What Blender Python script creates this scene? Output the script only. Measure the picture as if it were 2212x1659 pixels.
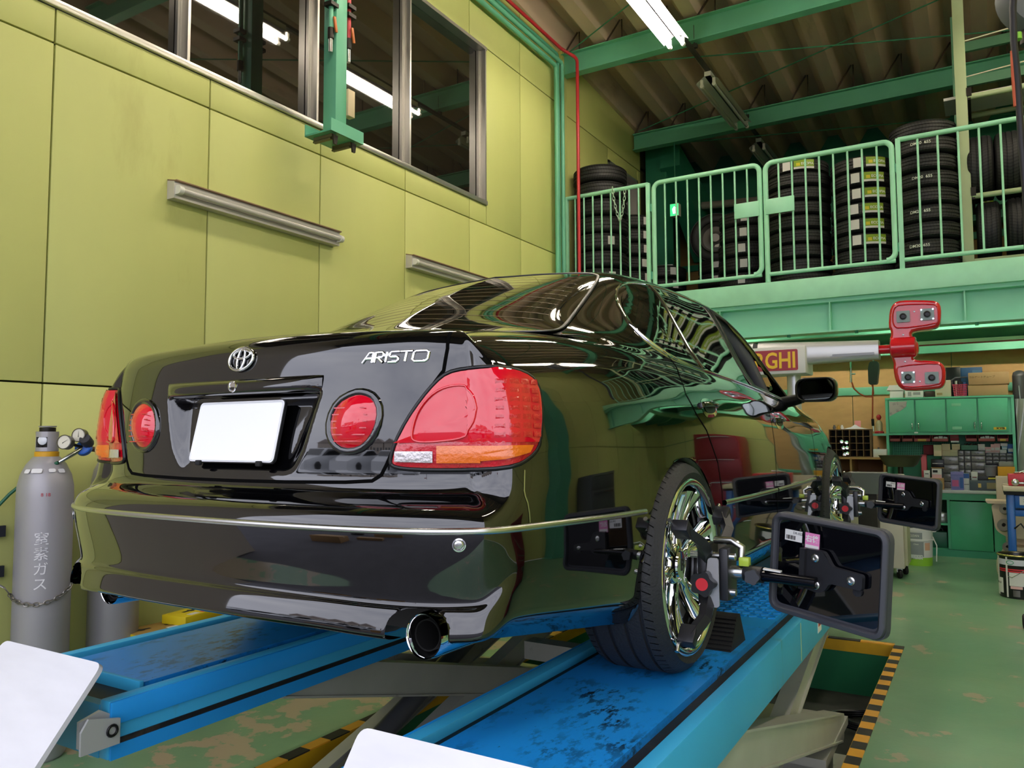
import bpy, bmesh, math, random
import numpy as np
from mathutils import Matrix, Vector
random.seed(7); np.random.seed(7)
for _o in list(bpy.data.objects): bpy.data.objects.remove(_o)
SCN = bpy.context.scene
COL = SCN.collection
# ------------------------------------------------------------------ camera
cam_d = bpy.data.cameras.new('camera'); cam = bpy.data.objects.new('camera', cam_d); COL.objects.link(cam)
cam_d.sensor_width = 36.0; cam_d.sensor_fit = 'HORIZONTAL'; cam_d.lens = 27.689; cam_d.clip_start = .05; cam_d.clip_end = 400
_R = np.array([[.857857, .513867, -.004722], [-.038623, .055310, -.997722], [-.512435, .856085, .067296]])
_m = Matrix.Identity(4)
for _i in range(3):
    _m[_i][0] = _R[0][_i]; _m[_i][1] = -_R[1][_i]; _m[_i][2] = -_R[2][_i]
_m[0][3], _m[1][3], _m[2][3] = 0, 0, 1.42
cam.matrix_world = _m
SCN.camera = cam
# ------------------------------------------------------------------ sky: even overcast
world = bpy.data.worlds.new('overcast_sky'); SCN.world = world; world.use_nodes = True
_nt = world.node_tree; _nt.nodes.clear()
_out = _nt.nodes.new('ShaderNodeOutputWorld'); _bg = _nt.nodes.new('ShaderNodeBackground')
_tc = _nt.nodes.new('ShaderNodeTexCoord'); _no = _nt.nodes.new('ShaderNodeTexNoise'); _rp = _nt.nodes.new('ShaderNodeValToRGB')
_mp = _nt.nodes.new('ShaderNodeMapping'); _mp.inputs['Scale'].default_value = (1.2, 1.2, 4.0)
_no.inputs['Scale'].default_value = 2.2; _no.inputs['Detail'].default_value = 4
_rp.color_ramp.elements[0].position = .25; _rp.color_ramp.elements[0].color = (.56, .58, .70, 1)
_rp.color_ramp.elements[1].position = .75; _rp.color_ramp.elements[1].color = (.82, .83, .93, 1)
_nt.links.new(_tc.outputs['Generated'], _mp.inputs['Vector']); _nt.links.new(_mp.outputs['Vector'], _no.inputs['Vector'])
_nt.links.new(_no.outputs['Fac'], _rp.inputs['Fac']); _nt.links.new(_rp.outputs['Color'], _bg.inputs['Color'])
_bg.inputs["Strength"].default_value = 3.3
_nt.links.new(_bg.outputs['Background'], _out.inputs['Surface'])
TUBE_STRENGTH = 62.0
# ------------------------------------------------------------------ exposure
SCN.view_settings.view_transform = 'Standard'; SCN.view_settings.look = 'None'
SCN.view_settings.exposure = 0.12; SCN.view_settings.gamma = 1.0; SCN.view_settings.use_curve_mapping = False
SCN.cycles.max_bounces = 7; SCN.cycles.diffuse_bounces = 4; SCN.cycles.glossy_bounces = 4; SCN.cycles.transmission_bounces = 6; SCN.cycles.transparent_max_bounces = 8
SCN.cycles.caustics_reflective = False; SCN.cycles.caustics_refractive = False
# ------------------------------------------------------------------ helpers
def lin(h):
    """'#rrggbb' or 0-255 triple -> linear rgb"""
    if isinstance(h, str): h = [int(h[i:i+2], 16) for i in (1, 3, 5)]
    return tuple((c/255/12.92 if c/255 <= .04045 else ((c/255+.055)/1.055)**2.4) for c in h)
MATS = {}
def mat(name, color, rough=.5, metal=0., var=0., vscale=6., bump=0., bscale=60., coat=0., dirt=None, dscale=3., damt=.45, emit=None, estr=0., spec=.5, stretch=(1,1,1), trans=0., ior=1.45, coat_ior=1.5):
    if name in MATS: return MATS[name]
    m = bpy.data.materials.new(name); m.use_nodes = True
    nt = m.node_tree; b = nt.nodes['Principled BSDF']
    c = lin(color)
    b.inputs['Base Color'].default_value = (*c, 1); b.inputs['Roughness'].default_value = rough; b.inputs['Metallic'].default_value = metal
    b.inputs['Specular IOR Level'].default_value = spec; b.inputs['IOR'].default_value = ior
    if trans: b.inputs['Transmission Weight'].default_value = trans
    if coat: b.inputs['Coat Weight'].default_value = coat; b.inputs['Coat Roughness'].default_value = .02; b.inputs['Coat IOR'].default_value = coat_ior
    if emit: b.inputs['Emission Color'].default_value = (*lin(emit), 1); b.inputs['Emission Strength'].default_value = estr
    if var or bump or dirt:
        tc = nt.nodes.new('ShaderNodeTexCoord'); mp = nt.nodes.new('ShaderNodeMapping'); mp.inputs['Scale'].default_value = stretch
        nt.links.new(tc.outputs['Object'], mp.inputs['Vector'])
        src = None
        if var:
            n = nt.nodes.new('ShaderNodeTexNoise'); n.inputs['Scale'].default_value = vscale; n.inputs['Detail'].default_value = 5
            nt.links.new(mp.outputs['Vector'], n.inputs['Vector'])
            r = nt.nodes.new('ShaderNodeValToRGB')
            r.color_ramp.elements[0].position = .3; r.color_ramp.elements[0].color = (*[x*(1-var) for x in c], 1)
            r.color_ramp.elements[1].position = .7; r.color_ramp.elements[1].color = (*[min(1, x*(1+var)) for x in c], 1)
            nt.links.new(n.outputs['Fac'], r.inputs['Fac']); src = r.outputs['Color']
        if dirt:
            n = nt.nodes.new('ShaderNodeTexNoise'); n.inputs['Scale'].default_value = dscale; n.inputs['Detail'].default_value = 8; n.inputs['Roughness'].default_value = .65
            nt.links.new(mp.outputs['Vector'], n.inputs['Vector'])
            r = nt.nodes.new('ShaderNodeValToRGB'); r.color_ramp.elements[0].position = damt + .10; r.color_ramp.elements[1].position = damt + .22
            nt.links.new(n.outputs['Fac'], r.inputs['Fac'])
            mx = nt.nodes.new('ShaderNodeMix'); mx.data_type = 'RGBA'
            nt.links.new(r.outputs['Color'], mx.inputs['Factor'])
            if src: nt.links.new(src, mx.inputs[6])
            else: mx.inputs[6].default_value = (*c, 1)
            mx.inputs[7].default_value = (*lin(dirt), 1); src = mx.outputs[2]
        if src: nt.links.new(src, b.inputs['Base Color'])
        if bump:
            n = nt.nodes.new('ShaderNodeTexNoise'); n.inputs['Scale'].default_value = bscale; n.inputs['Detail'].default_value = 4
            nt.links.new(mp.outputs['Vector'], n.inputs['Vector'])
            bp = nt.nodes.new('ShaderNodeBump'); bp.inputs['Strength'].default_value = bump; bp.inputs['Distance'].default_value = .01
            nt.links.new(n.outputs['Fac'], bp.inputs['Height']); nt.links.new(bp.outputs['Normal'], b.inputs['Normal'])
    MATS[name] = m
    return m
def tag(o, label=None, cat=None, group=None, kind=None):
    if label: o['label'] = label
    if cat: o['category'] = cat
    if group: o['group'] = group
    if kind: o['kind'] = kind
    return o
_WL = {}
def wloc(o):
    v = np.zeros(3)
    while o is not None:
        v = v + np.array(o.location); o = o.parent
    return v
def mobj(name, verts, faces, m, parent=None, smooth=35, local=False, fmats=None):
    verts = np.asarray(verts, float)
    if parent is not None and not local: verts = verts - wloc(parent)
    me = bpy.data.meshes.new(name); me.from_pydata(verts.tolist(), [], [list(map(int, f)) for f in faces]); 
    for x in (m if isinstance(m, (list, tuple)) else [m]): me.materials.append(x)
    if fmats is not None: me.polygons.foreach_set('material_index', fmats)
    me.update()
    if smooth:
        me.polygons.foreach_set('use_smooth', [True]*len(me.polygons)); me.set_sharp_from_angle(angle=math.radians(smooth))
    o = bpy.data.objects.new(name, me); COL.objects.link(o); o.parent = parent
    return o
def empty(name, loc=(0,0,0), parent=None):
    o = bpy.data.objects.new(name, None); o.location = loc; o.empty_display_size = .05; COL.objects.link(o); o.parent = parent
    return o
def thing(name, label, cat, loc=(0,0,0), group=None):
    return tag(empty(name, loc), label, cat, group)
def copy_tree(o, parent=None, label=None):
    c = o.copy(); COL.objects.link(c); c.parent = parent
    if label: c['label'] = label
    for ch in list(o.children): copy_tree(ch, c)
    return c
def rotm(rx=0, ry=0, rz=0):
    return np.array((Matrix.Rotation(rz, 3, 'Z') @ Matrix.Rotation(ry, 3, 'Y') @ Matrix.Rotation(rx, 3, 'X')))
def frame_from(axis):
    a = np.asarray(axis, float); a = a / np.linalg.norm(a)
    h = np.array([0,0,1.]) if abs(a[2]) < .9 else np.array([1.,0,0])
    u = np.cross(h, a); u /= np.linalg.norm(u); v = np.cross(a, u)
    return u, v, a
class MB:
    def __init__(s): s.v = []; s.f = []; s.fm = []; s.cur = 0
    def add(s, V, F):
        b = len(s.v); s.v.extend([tuple(map(float, p)) for p in V])
        for q in F: s.f.append([i + b for i in q]); s.fm.append(s.cur)
        return s
    def mi(s, i): s.cur = i; return s
    def box(s, c, d, R=None, ch=0.):
        c = np.asarray(c, float); hx, hy, hz = np.asarray(d, float) / 2
        if ch <= 0:
            V = np.array([[x, y, z] for z in (-hz, hz) for y in (-hy, hy) for x in (-hx, hx)])
            F = [(0,2,3,1), (4,5,7,6), (0,1,5,4), (2,6,7,3), (0,4,6,2), (1,3,7,5)]
        else:
            ch = min(ch, hx*.9, hy*.9, hz*.9); V = []; F = []
            bm = bmesh.new(); bmesh.ops.create_cube(bm, size=1)
            for q in bm.verts: q.co = (q.co.x*hx*2, q.co.y*hy*2, q.co.z*hz*2)
            bmesh.ops.bevel(bm, geom=list(bm.edges), offset=ch, segments=2, affect='EDGES', profile=.5)
            bm.verts.index_update(); V = np.array([q.co[:] for q in bm.verts]); F = [[q.index for q in f.verts] for f in bm.faces]; bm.free()
        if R is not None: V = V @ np.asarray(R).T
        return s.add(V + c, F)
    def b2(s, lo, hi, ch=0.):
        lo = np.asarray(lo, float); hi = np.asarray(hi, float); return s.box((lo+hi)/2, np.abs(hi-lo), ch=ch)
    def cyl(s, p0, p1, r, n=16, r2=None, cap=True):
        p0 = np.asarray(p0, float); p1 = np.asarray(p1, float); r2 = r if r2 is None else r2
        u, v, a = frame_from(p1 - p0); V = []
        for p, rr in ((p0, r), (p1, r2)):
            for i in range(n):
                t = 2*math.pi*i/n; V.append(p + rr*(math.cos(t)*u + math.sin(t)*v))
        F = [(i, (i+1) % n, n+(i+1) % n, n+i) for i in range(n)]
        if cap: F += [tuple(range(n))[::-1], tuple(range(n, 2*n))]
        return s.add(V, F)
    def tube(s, pts, r, n=10, closed=False, cap=True):
        P = [np.asarray(p, float) for p in pts]; m = len(P); V = []; u = None
        rr = r if hasattr(r, '__len__') else [r]*m
        for i in range(m):
            a = (P[(i+1) % m] - P[i-1]) if closed else (P[min(i+1, m-1)] - P[max(i-1, 0)])
            a = a / (np.linalg.norm(a) + 1e-12)
            if u is None: u, v, _ = frame_from(a)
            else: u = u - a*(u@a); u /= np.linalg.norm(u) + 1e-12; v = np.cross(a, u)
            for k in range(n):
                t = 2*math.pi*k/n; V.append(P[i] + rr[i]*(math.cos(t)*u + math.sin(t)*v))
        F = []
        for i in range(m if closed else m-1):
            j = (i+1) % m
            for k in range(n): F.append((i*n+k, i*n+(k+1) % n, j*n+(k+1) % n, j*n+k))
        if cap and not closed: F += [tuple(range(n))[::-1], tuple(range((m-1)*n, m*n))]
        return s.add(V, F)
    def lathe(s, prof, n=32, o=(0,0,0), axis=(0,0,1), closed=False, ang=2*math.pi):
        u, v, a = frame_from(axis); o = np.asarray(o, float); V = []; m = len(prof)
        full = abs(ang - 2*math.pi) < 1e-6
        for i in range(n if full else n+1):
            t = ang*i/n; d = math.cos(t)*u + math.sin(t)*v
            for r, h in prof: V.append(o + r*d + h*a)
        F = []
        for i in range(n):
            j = (i+1) % n if full else i+1
            for k in range(m if closed else m-1):
                k2 = (k+1) % m; F.append((i*m+k, j*m+k, j*m+k2, i*m+k2))
        return s.add(V, F)
    def prism(s, poly, o, u, v, w):
        """polygon (2d) in plane o + a*u + b*v, extruded by vector w"""
        o, u, v, w = [np.asarray(t, float) for t in (o, u, v, w)]
        n = len(poly); V = [o + a*u + b*v for a, b in poly] + [o + a*u + b*v + w for a, b in poly]
        F = [tuple(range(n))[::-1], tuple(range(n, 2*n))] + [(i, (i+1) % n, n+(i+1) % n, n+i) for i in range(n)]
        return s.add(V, F)
    def grid(s, P, flip=False):
        P = np.asarray(P); a, b = P.shape[:2]
        F = [(i*b+j, i*b+j+1, (i+1)*b+j+1, (i+1)*b+j) for i in range(a-1) for j in range(b-1)]
        if flip: F = [q[::-1] for q in F]
        return s.add(P.reshape(-1, 3), F)
    def build(s, name, m, parent=None, smooth=35, local=False):
        multi = isinstance(m, (list, tuple))
        return mobj(name, s.v, s.f, m, parent, smooth, local, s.fm if multi else None)
def rrect(w, h, r, n=6, cx=0, cy=0):
    out = []
    for sx, sy, a0 in ((1, 1, 0), (-1, 1, 90), (-1, -1, 180), (1, -1, 270)):
        for i in range(n+1):
            t = math.radians(a0 + 90*i/n); out.append((cx + sx*(w/2-r) + r*math.cos(t), cy + sy*(h/2-r) + r*math.sin(t)))
    return out
def rpoly(pts, r, n=5):
    """round the corners of a polygon"""
    out = []; m = len(pts)
    for i in range(m):
        a, b, c = [np.array(pts[k % m], float) for k in (i-1, i, i+1)]
        d1 = (a-b)/np.linalg.norm(a-b); d2 = (c-b)/np.linalg.norm(c-b)
        p1 = b + d1*r; p2 = b + d2*r
        for k in range(n+1):
            t = k/n; out.append(tuple((1-t)**2*p1 + 2*t*(1-t)*b + t*t*p2))
    return out
def arc(c, r, a0, a1, n, u=(1,0,0), v=(0,0,1)):
    c, u, v = [np.asarray(t, float) for t in (c, u, v)]
    return [c + r*(math.cos(math.radians(a0+(a1-a0)*i/n))*u + math.sin(math.radians(a0+(a1-a0)*i/n))*v) for i in range(n+1)]
def text_geo(s, size=.1, depth=.002, bold=0., align='CENTER', sx=1., shear=0.):
    """text as (verts, faces) in the xy plane, extruded along z"""
    cu = bpy.data.curves.new('t', 'FONT'); cu.body = s; cu.size = size; cu.extrude = depth/2; cu.offset = bold; cu.shear = shear
    cu.align_x = align; cu.align_y = 'CENTER'; cu.resolution_u = 3
    ob = bpy.data.objects.new('t', cu); COL.objects.link(ob)
    me = bpy.data.meshes.new_from_object(ob.evaluated_get(bpy.context.evaluated_depsgraph_get()))
    V = np.array([v.co[:] for v in me.vertices]) if len(me.vertices) else np.zeros((0, 3))
    F = [list(p.vertices) for p in me.polygons]
    bpy.data.objects.remove(ob); bpy.data.meshes.remove(me); bpy.data.curves.remove(cu)
    if len(V): V[:, 0] *= sx; V[:, 2] += depth/2
    return V, F
def add_text(mb, s, o, u, v, size, depth=.002, **k):
    V, F = text_geo(s, size, depth, **k)
    if not len(V): return mb
    o, u, v = [np.asarray(t, float) for t in (o, u, v)]; w = np.cross(u, v)
    return mb.add(o + V[:, :1]*u + V[:, 1:2]*v + V[:, 2:]*w, F)
ORD = ['first','second','third','fourth','fifth','sixth','seventh','eighth','ninth','tenth','eleventh','twelfth','thirteenth','fourteenth','fifteenth','sixteenth']
def at(x, y, X=None, Y=None, Z=None):
    """point of the photograph at a known wall, depth or height -> place in the room"""
    r = _R.T @ np.array([(x-1106)/1701.35, (y-829.5)/1701.35, 1.]); c = np.array([0, 0, 1.42])
    k, val = ((0, X) if X is not None else (1, Y) if Y is not None else (2, Z))
    return c + (val-c[k])/r[k]*r
# ------------------------------------------------------------------ car surface (car coordinates: x right, y forward from rear bumper, z up from tyre contact)
def pchip(xs, ys):
    xs = np.asarray(xs, float); ys = np.asarray(ys, float)
    h = np.diff(xs); s = np.diff(ys) / h
    d = np.zeros_like(ys)
    d[1:-1] = (s[:-1] * h[1:] + s[1:] * h[:-1]) / (h[1:] + h[:-1])
    flat = np.sign(s[:-1]) * np.sign(s[1:]) < 0
    d[1:-1][flat] *= 0.35
    d[0], d[-1] = s[0], s[-1]
    def f(x):
        x = np.clip(np.asarray(x, float), xs[0], xs[-1])
        i = np.clip(np.searchsorted(xs, x) - 1, 0, len(h) - 1)
        t = (x - xs[i]) / h[i]
        return ((2*t**3 - 3*t**2 + 1) * ys[i] + (t**3 - 2*t**2 + t) * h[i] * d[i]
                + (-2*t**3 + 3*t**2) * ys[i+1] + (t**3 - t**2) * h[i] * d[i+1])
    return f
def sstep(a, b, x):
    t = np.clip((np.asarray(x, float) - a) / (b - a), 0, 1)
    return t * t * (3 - 2 * t)
OUT = np.array([(0,.02),(.2,.022),(.4,.032),(.55,.053),(.66,.086),(.73,.123),(.776,.163),(.801,.208),(.818,.275),(.837,.38),(.857,.51),(.876,.68),(.89,.86),(.898,1.1),(.9,1.35),(.9,1.7),(.9,2.1),(.9,2.5),(.9,2.9),(.9,3.3),(.9,3.6),(.897,3.9),(.885,4.15),(.85,4.38),(.78,4.56),(.66,4.68),(.48,4.755),(.25,4.795),(0,4.805)])
_s = np.concatenate([[0], np.cumsum(np.hypot(*np.diff(OUT, axis=0).T))])
_ox, _oy = pchip(_s, OUT[:, 0]), pchip(_s, OUT[:, 1])
_ss = np.linspace(0, _s[-1], 1200)
_px, _py = _ox(_ss), _oy(_ss)
for _ in range(36):
    _px[1:-1] += .5 * ((_px[:-2] + _px[2:]) / 2 - _px[1:-1]); _py[1:-1] += .5 * ((_py[:-2] + _py[2:]) / 2 - _py[1:-1])
_tx, _ty = np.gradient(_px), np.gradient(_py)
_tl = np.hypot(_tx, _ty); _tx, _ty = _tx / _tl, _ty / _tl
_nx, _ny = _ty.copy(), -_tx.copy()            # outward normal
_nx[0], _ny[0], _nx[-1], _ny[-1] = 0, -1, 0, 1
def outline(s):
    g = lambda a: np.interp(s, _ss, a)
    return g(_px), g(_py), g(_nx), g(_ny)
KY = [.12,.35,.6,.8,1.0,1.25,1.5,1.8,2.2,2.7,3.0,3.3,3.55,3.9,4.3,4.8]
LZ = [  # (x, z) feature lines from the centre line outwards
 ([0]*16, [1.0,1.028,1.043,1.118,1.21,1.32,1.402,1.422,1.43,1.408,1.315,1.155,1.01,.955,.88,.70]),
 ([.3,.3,.3,.3,.3,.28,.26,.26,.26,.27,.28,.3,.32,.3,.3,.3], [.993,1.021,1.036,1.085,1.185,1.302,1.392,1.416,1.424,1.402,1.305,1.148,1.006,.95,.873,.69]),
 ([.5,.53,.58,.60,.575,.525,.478,.48,.49,.50,.545,.61,.67,.62,.6,.55], [.978,1.009,1.027,1.038,1.122,1.245,1.36,1.40,1.408,1.388,1.297,1.13,.99,.938,.86,.67]),
 ([.57,.60,.64,.665,.65,.622,.592,.578,.578,.588,.628,.68,.715,.68,.66,.6], [.97,1.0,1.02,1.028,1.08,1.185,1.29,1.342,1.356,1.345,1.255,1.09,.967,.92,.845,.66]),
 ([.63,.66,.695,.712,.712,.704,.69,.682,.68,.688,.705,.737,.75,.72,.70,.65], [.955,.99,1.01,1.018,1.045,1.1,1.143,1.16,1.16,1.145,1.085,.985,.93,.897,.82,.64]),
 ([.68,.715,.745,.762,.773,.785,.79,.795,.80,.805,.805,.80,.79,.77,.745,.69], [.935,.97,.996,1.006,1.008,1.004,.995,.98,.96,.925,.902,.885,.873,.862,.79,.62]),
 ([.73,.757,.782,.797,.807,.815,.82,.824,.828,.83,.828,.822,.815,.80,.775,.72], [.89,.935,.968,.983,.985,.982,.975,.96,.94,.905,.884,.868,.857,.84,.76,.60]),
]
_LX = [pchip(KY, l[0]) for l in LZ]; _LZ = [pchip(KY, l[1]) for l in LZ]
def topH(x, y):
    """height of the top surface at plan points (vectorised, x>=0)"""
    x = np.abs(np.atleast_1d(np.asarray(x, float))); y = np.atleast_1d(np.asarray(y, float))
    X = np.array([f(y) for f in _LX]); Z = np.array([f(y) for f in _LZ])
    n = len(X); h = np.diff(X, axis=0); s = np.diff(Z, axis=0) / h
    d = np.zeros_like(Z); d[1:-1] = (s[:-1] * h[1:] + s[1:] * h[:-1]) / (h[1:] + h[:-1]); d[0] = 0; d[-1] = s[-1]
    out = np.empty_like(x)
    idx = np.clip((X[:, :] <= x[None, :]).sum(0) - 1, 0, n - 2)
    k = np.arange(len(x))
    hh = h[idx, k]; t = np.minimum((x - X[idx, k]) / hh, 1.25)
    out = ((2*t**3 - 3*t**2 + 1) * Z[idx, k] + (t**3 - 2*t**2 + t) * hh * d[idx, k]
           + (-2*t**3 + 3*t**2) * Z[idx+1, k] + (t**3 - t**2) * hh * d[idx+1, k])
    return out
REAR = [(.292,.060),(.294,.022),(.299,.004),(.308,.0),(.322,.002),(.338,.005),(.352,.0085),(.359,.012),(.364,.020),(.371,.024),(.385,.0225),(.42,.015),(.445,.010),(.47,.0055),(.497,.002),(.525,.0),(.542,.003),(.556,.010),(.568,.021),(.579,.040),(.588,.062),(.596,.081),(.604,.092),(.615,.0985),(.63,.1035),(.655,.1035),(.68,.1030),(.705,.1030),(.73,.1038),(.755,.1052),(.78,.1072),(.805,.1096),(.83,.1122),(.85,.1145),(.87,.1170),(.89,.1197),(.912,.1228),(.935,.1268),(.955,.1315),(.972,.139),(.986,.149),(1.0,.165)]
SIDEH = [ # (height below belt or absolute, offset fraction)
 (.30,.02),]
def rows_lower(s):
    x, y, nx, ny = outline(s)
    N = len(s); K = len(REAR)
    w = sstep(.14, .72, -ny) * (y < 1.0)                 # rear weight
    wf = sstep(.30, .80, ny) * (y > 3.5)
    zb = np.interp(y, [0,.2,.3,.5,.68,.8,1.4,3.6,4.4,4.8], [.28,.276,.266,.243,.221,.203,.19,.195,.22,.23])
    # belt plan position on the side
    bx = _LX[-1](y); bz = _LZ[-1](y)
    dS = np.maximum(x - bx, .02)
    P = np.zeros((K, N, 3))
    for k, (zr, dr) in enumerate(REAR):
        f = k / (K - 1)
        # side rows spread evenly from sill to belt
        zs = zb + (bz - zb) * f ** .9
        h = (bz - zs)
        g = np.interp(h, [0,.02,.05,.09,.15,.23,.33,.45,.6,.9], [1,.80,.58,.39,.215,.09,.025,0,0,0])
        tuck = .05 * np.clip(1 - f / .07, 0, 1) ** 1.5 + .012 * np.clip(1 - f / .25, 0, 1)
        ds = dS * g + tuck + .006 * np.clip((.42 - zs) / .14, 0, 1) ** 1.6 * (1 - sstep(.85, 1.0, y))
        zc = zr - (.012 * sstep(.35, .70, np.abs(x))) * np.clip((.42 - zr) / .12, 0, 1)
        # front end: simple rounded nose
        zf = zb + (.70 - zb) * f; df = .05 * (2 * np.abs(f - .45)) ** 2.5 + .03 * np.clip(1 - f / .1, 0, 1)
        z = zs * (1 - w - wf) + zc * w + zf * wf
        d = ds * (1 - w - wf) + dr * w + df * wf
        P[k, :, 0] = x - nx * d; P[k, :, 1] = y - ny * d; P[k, :, 2] = z
    P[:, 0, 0] = 0; P[:, -1, 0] = 0
    return P
def vspline(P, sub):
    """Catmull-Rom along axis 0"""
    n = len(P); A = np.concatenate([[2*P[0]-P[1]], P, [2*P[-1]-P[-2]]])
    out = []
    for i in range(n - 1):
        p0, p1, p2, p3 = A[i], A[i+1], A[i+2], A[i+3]
        for j in range(sub):
            t = j / sub
            out.append(.5 * (2*p1 + (p2-p0)*t + (2*p0-5*p1+4*p2-p3)*t*t + (3*p1-p0-3*p2+p3)*t**3))
    out.append(P[-1]); return np.array(out)
def car_grid(NU=330, subl=3):
    # denser in u around the rear
    q = np.linspace(0, 1, NU); sp = np.interp(q, [0, .47, .93, 1], [0, 1.35, 5.15, _s[-1]])
    low = rows_lower(sp)
    low = vspline(low, subl)
    x, y, nx, ny = outline(sp)
    w = sstep(.30, .80, -ny) * (y < 1.0)
    # crest row and top rows
    last = low[-1]; bxy = last[:, :2].copy()
    sy = np.where(y < 1.4, np.interp(sp, [0, .8, 1.25, 1.9, 2.25], [.52, .56, .72, 1.12, float(np.interp(2.25, sp, y))]), y)
    sy = np.where(y > 3.9, np.interp(sp, [float(np.interp(3.9, y[y<4.8].copy(), sp[y<4.8].copy())), _s[-1]], [3.9, 4.5]), sy)
    T = np.concatenate([np.linspace(0, .5, 27)[1:], np.linspace(.5, 1, 14)[1:]])
    rows = []
    # belt end rows differ: blend from lower last row onto heightfield
    for i, t in enumerate(T):
        px = bxy[:, 0] * (1 - t); py = bxy[:, 1] * (1 - t) + sy * t
        pz = topH(px, py)
        rows.append(np.stack([px, py, pz], 1))
    top = np.array(rows)
    G = np.concatenate([low, top])
    nl = len(low)
    G0 = G.copy()
    # smooth
    wgt = np.ones(len(G)); wgt[:3] = 0
    for it in range(14):
        A = G.copy()
        A[1:-1] = .5 * G[1:-1] + .25 * (G[:-2] + G[2:])
        A[:, 1:-1] = .5 * A[:, 1:-1] + .25 * (A[:, :-2] + A[:, 2:])
        k = np.ones((len(G), 1, 1)); k[:3] = 0; k[-1] = 0
        # keep the crisp bumper part less smoothed
        if it >= 4: k[:nl-10] = 0
        G = G + k * (A - G)
        G[:, 0, 0] = 0; G[:, -1, 0] = 0
    return G, sp, nl
def plate_recess(P):
    """push the number-plate pocket into the boot lid"""
    x, y, z = P[..., 0], P[..., 1], P[..., 2]
    hw = np.interp(z, [.64, .70, .845], [.225, .262, .305])
    m = (1 - sstep(hw - .055, hw, np.abs(x))) * sstep(.632, .668, z) * (1 - sstep(.842, .850, z)) * (y < .4)
    dep = .010 + .040 * np.clip((z - .64) / .2, 0, 1)
    P = P.copy(); P[..., 1] += m * dep
    return P
# ------------------------------------------------------------------ the car
from mathutils.bvhtree import BVHTree
CAR0 = np.array([-1.716, 1.298, .69])
M_paint = mat('black_paint', '#050506', rough=.045, coat=1.0, spec=.5, coat_ior=1.55)
M_glass = mat('tinted_glass', '#0a0b0a', rough=.03, spec=.5, coat=1.0, coat_ior=1.7)
M_chrome = mat('chrome', '#e8e8ea', rough=.05, metal=1.0)
M_satin = mat('satin_metal', '#c9c9c6', rough=.25, metal=1.0)
M_rubber = mat('black_rubber', '#141415', rough=.75, bump=.15, bscale=200)
M_trim = mat('black_trim', '#0b0b0c', rough=.35)
M_gap = mat('panel_gap', '#010101', rough=.9, spec=.1)
M_red = mat('lamp_red', '#d20a24', rough=.05, coat=1.0, spec=.5)
M_redd = mat('lamp_red_deep', '#c20c20', rough=.12, coat=1.0, bump=.5, bscale=90)
M_amber = mat('lamp_amber', '#e06a08', rough=.06, coat=1.0, bump=.3, bscale=120)
M_clear = mat('lamp_clear', '#c9c2c2', rough=.08, metal=.4, coat=1.0, bump=.4, bscale=120)
M_plate = mat('plate_white', '#f4f4f6', rough=.35)
M_int = mat('car_interior', '#3a3a3d', rough=.8)
car = thing('sedan_car', 'glossy black four-door sedan parked on the blue car lift, rear end nearest', 'car', CAR0)
def CP(P): return np.asarray(P, float) + CAR0
G, _sp, _nl = car_grid()
G = plate_recess(G)
nv, nu = G.shape[:2]
_full = np.concatenate([(G * np.array([-1, 1, 1]))[:, ::-1][:, :-1], G], axis=1)   # left half reversed + right half
NVs, NUs = _full.shape[:2]
_V = _full.reshape(-1, 3)
_F = [(i*NUs+j, i*NUs+j+1, (i+1)*NUs+j+1, (i+1)*NUs+j) for i in range(NVs-1) for j in range(NUs-1)]
BV = BVHTree.FromPolygons([tuple(p) for p in _V], _F)
def _ray(o, d):
    h = BV.ray_cast(Vector(o), Vector(d).normalized())
    if h[0] is None: return None
    n = np.array(h[1])
    if n @ np.array(d) > 0 and h[1] is not None: pass
    return np.array(h[0]), n
def p_side(y, z, sg=1):
    h = _ray((2*sg, y, z), (-sg, 0, 0)); n = h[1]; n = n if n[0]*sg > 0 else -n; return h[0], n
def p_rear(x, z):
    h = _ray((x, -1, z), (0, 1, 0)); n = h[1]; n = n if n[1] < 0 else -n; return h[0], n
def p_top(x, y):
    h = _ray((x, y, 3), (0, 0, -1)); n = h[1]; n = n if n[2] > 0 else -n; return h[0], n
def p_corner(a, z, sg=1):
    """plan angle a (degrees, 0 = to the rear, 90 = to the side) around a pivot inside the corner"""
    t = math.radians(a); d = (sg*math.sin(t), -math.cos(t), 0); o = (sg*.40, .72, z)
    h = _ray(o, d); n = h[1]; n = n if n @ np.array(d) > 0 else -n; return h[0], n
def patch(fn, poly, rings=8, off=.002, dome=0., pw=2.0, dens=3, thick=None):
    """closed star-shaped outline in parameter space -> dome on the body"""
    P = np.asarray(poly, float); n = len(P)
    Q = np.array([P[i]*(1-t/dens) + P[(i+1) % n]*t/dens for i in range(n) for t in range(dens)])
    c = Q.mean(0); V = []; m = len(Q)
    if thick:
        for q in Q:
            p, nn = fn(*q); V.append(p - nn*thick)
    for r in range(rings):
        s = 1 - r/rings
        for q in Q:
            p, nn = fn(*(c + (q-c)*s)); V.append(p + nn*(off + dome*(1 - s**pw)))
    p, nn = fn(*c); V.append(p + nn*(off+dome))
    F = []; R = rings + (1 if thick else 0)
    for r in range(R-1):
        for i in range(m): F.append((r*m+i, r*m+(i+1) % m, (r+1)*m+(i+1) % m, (r+1)*m+i))
    for i in range(m): F.append(((R-1)*m+i, (R-1)*m+(i+1) % m, R*m))
    return np.array(V), F
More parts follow.
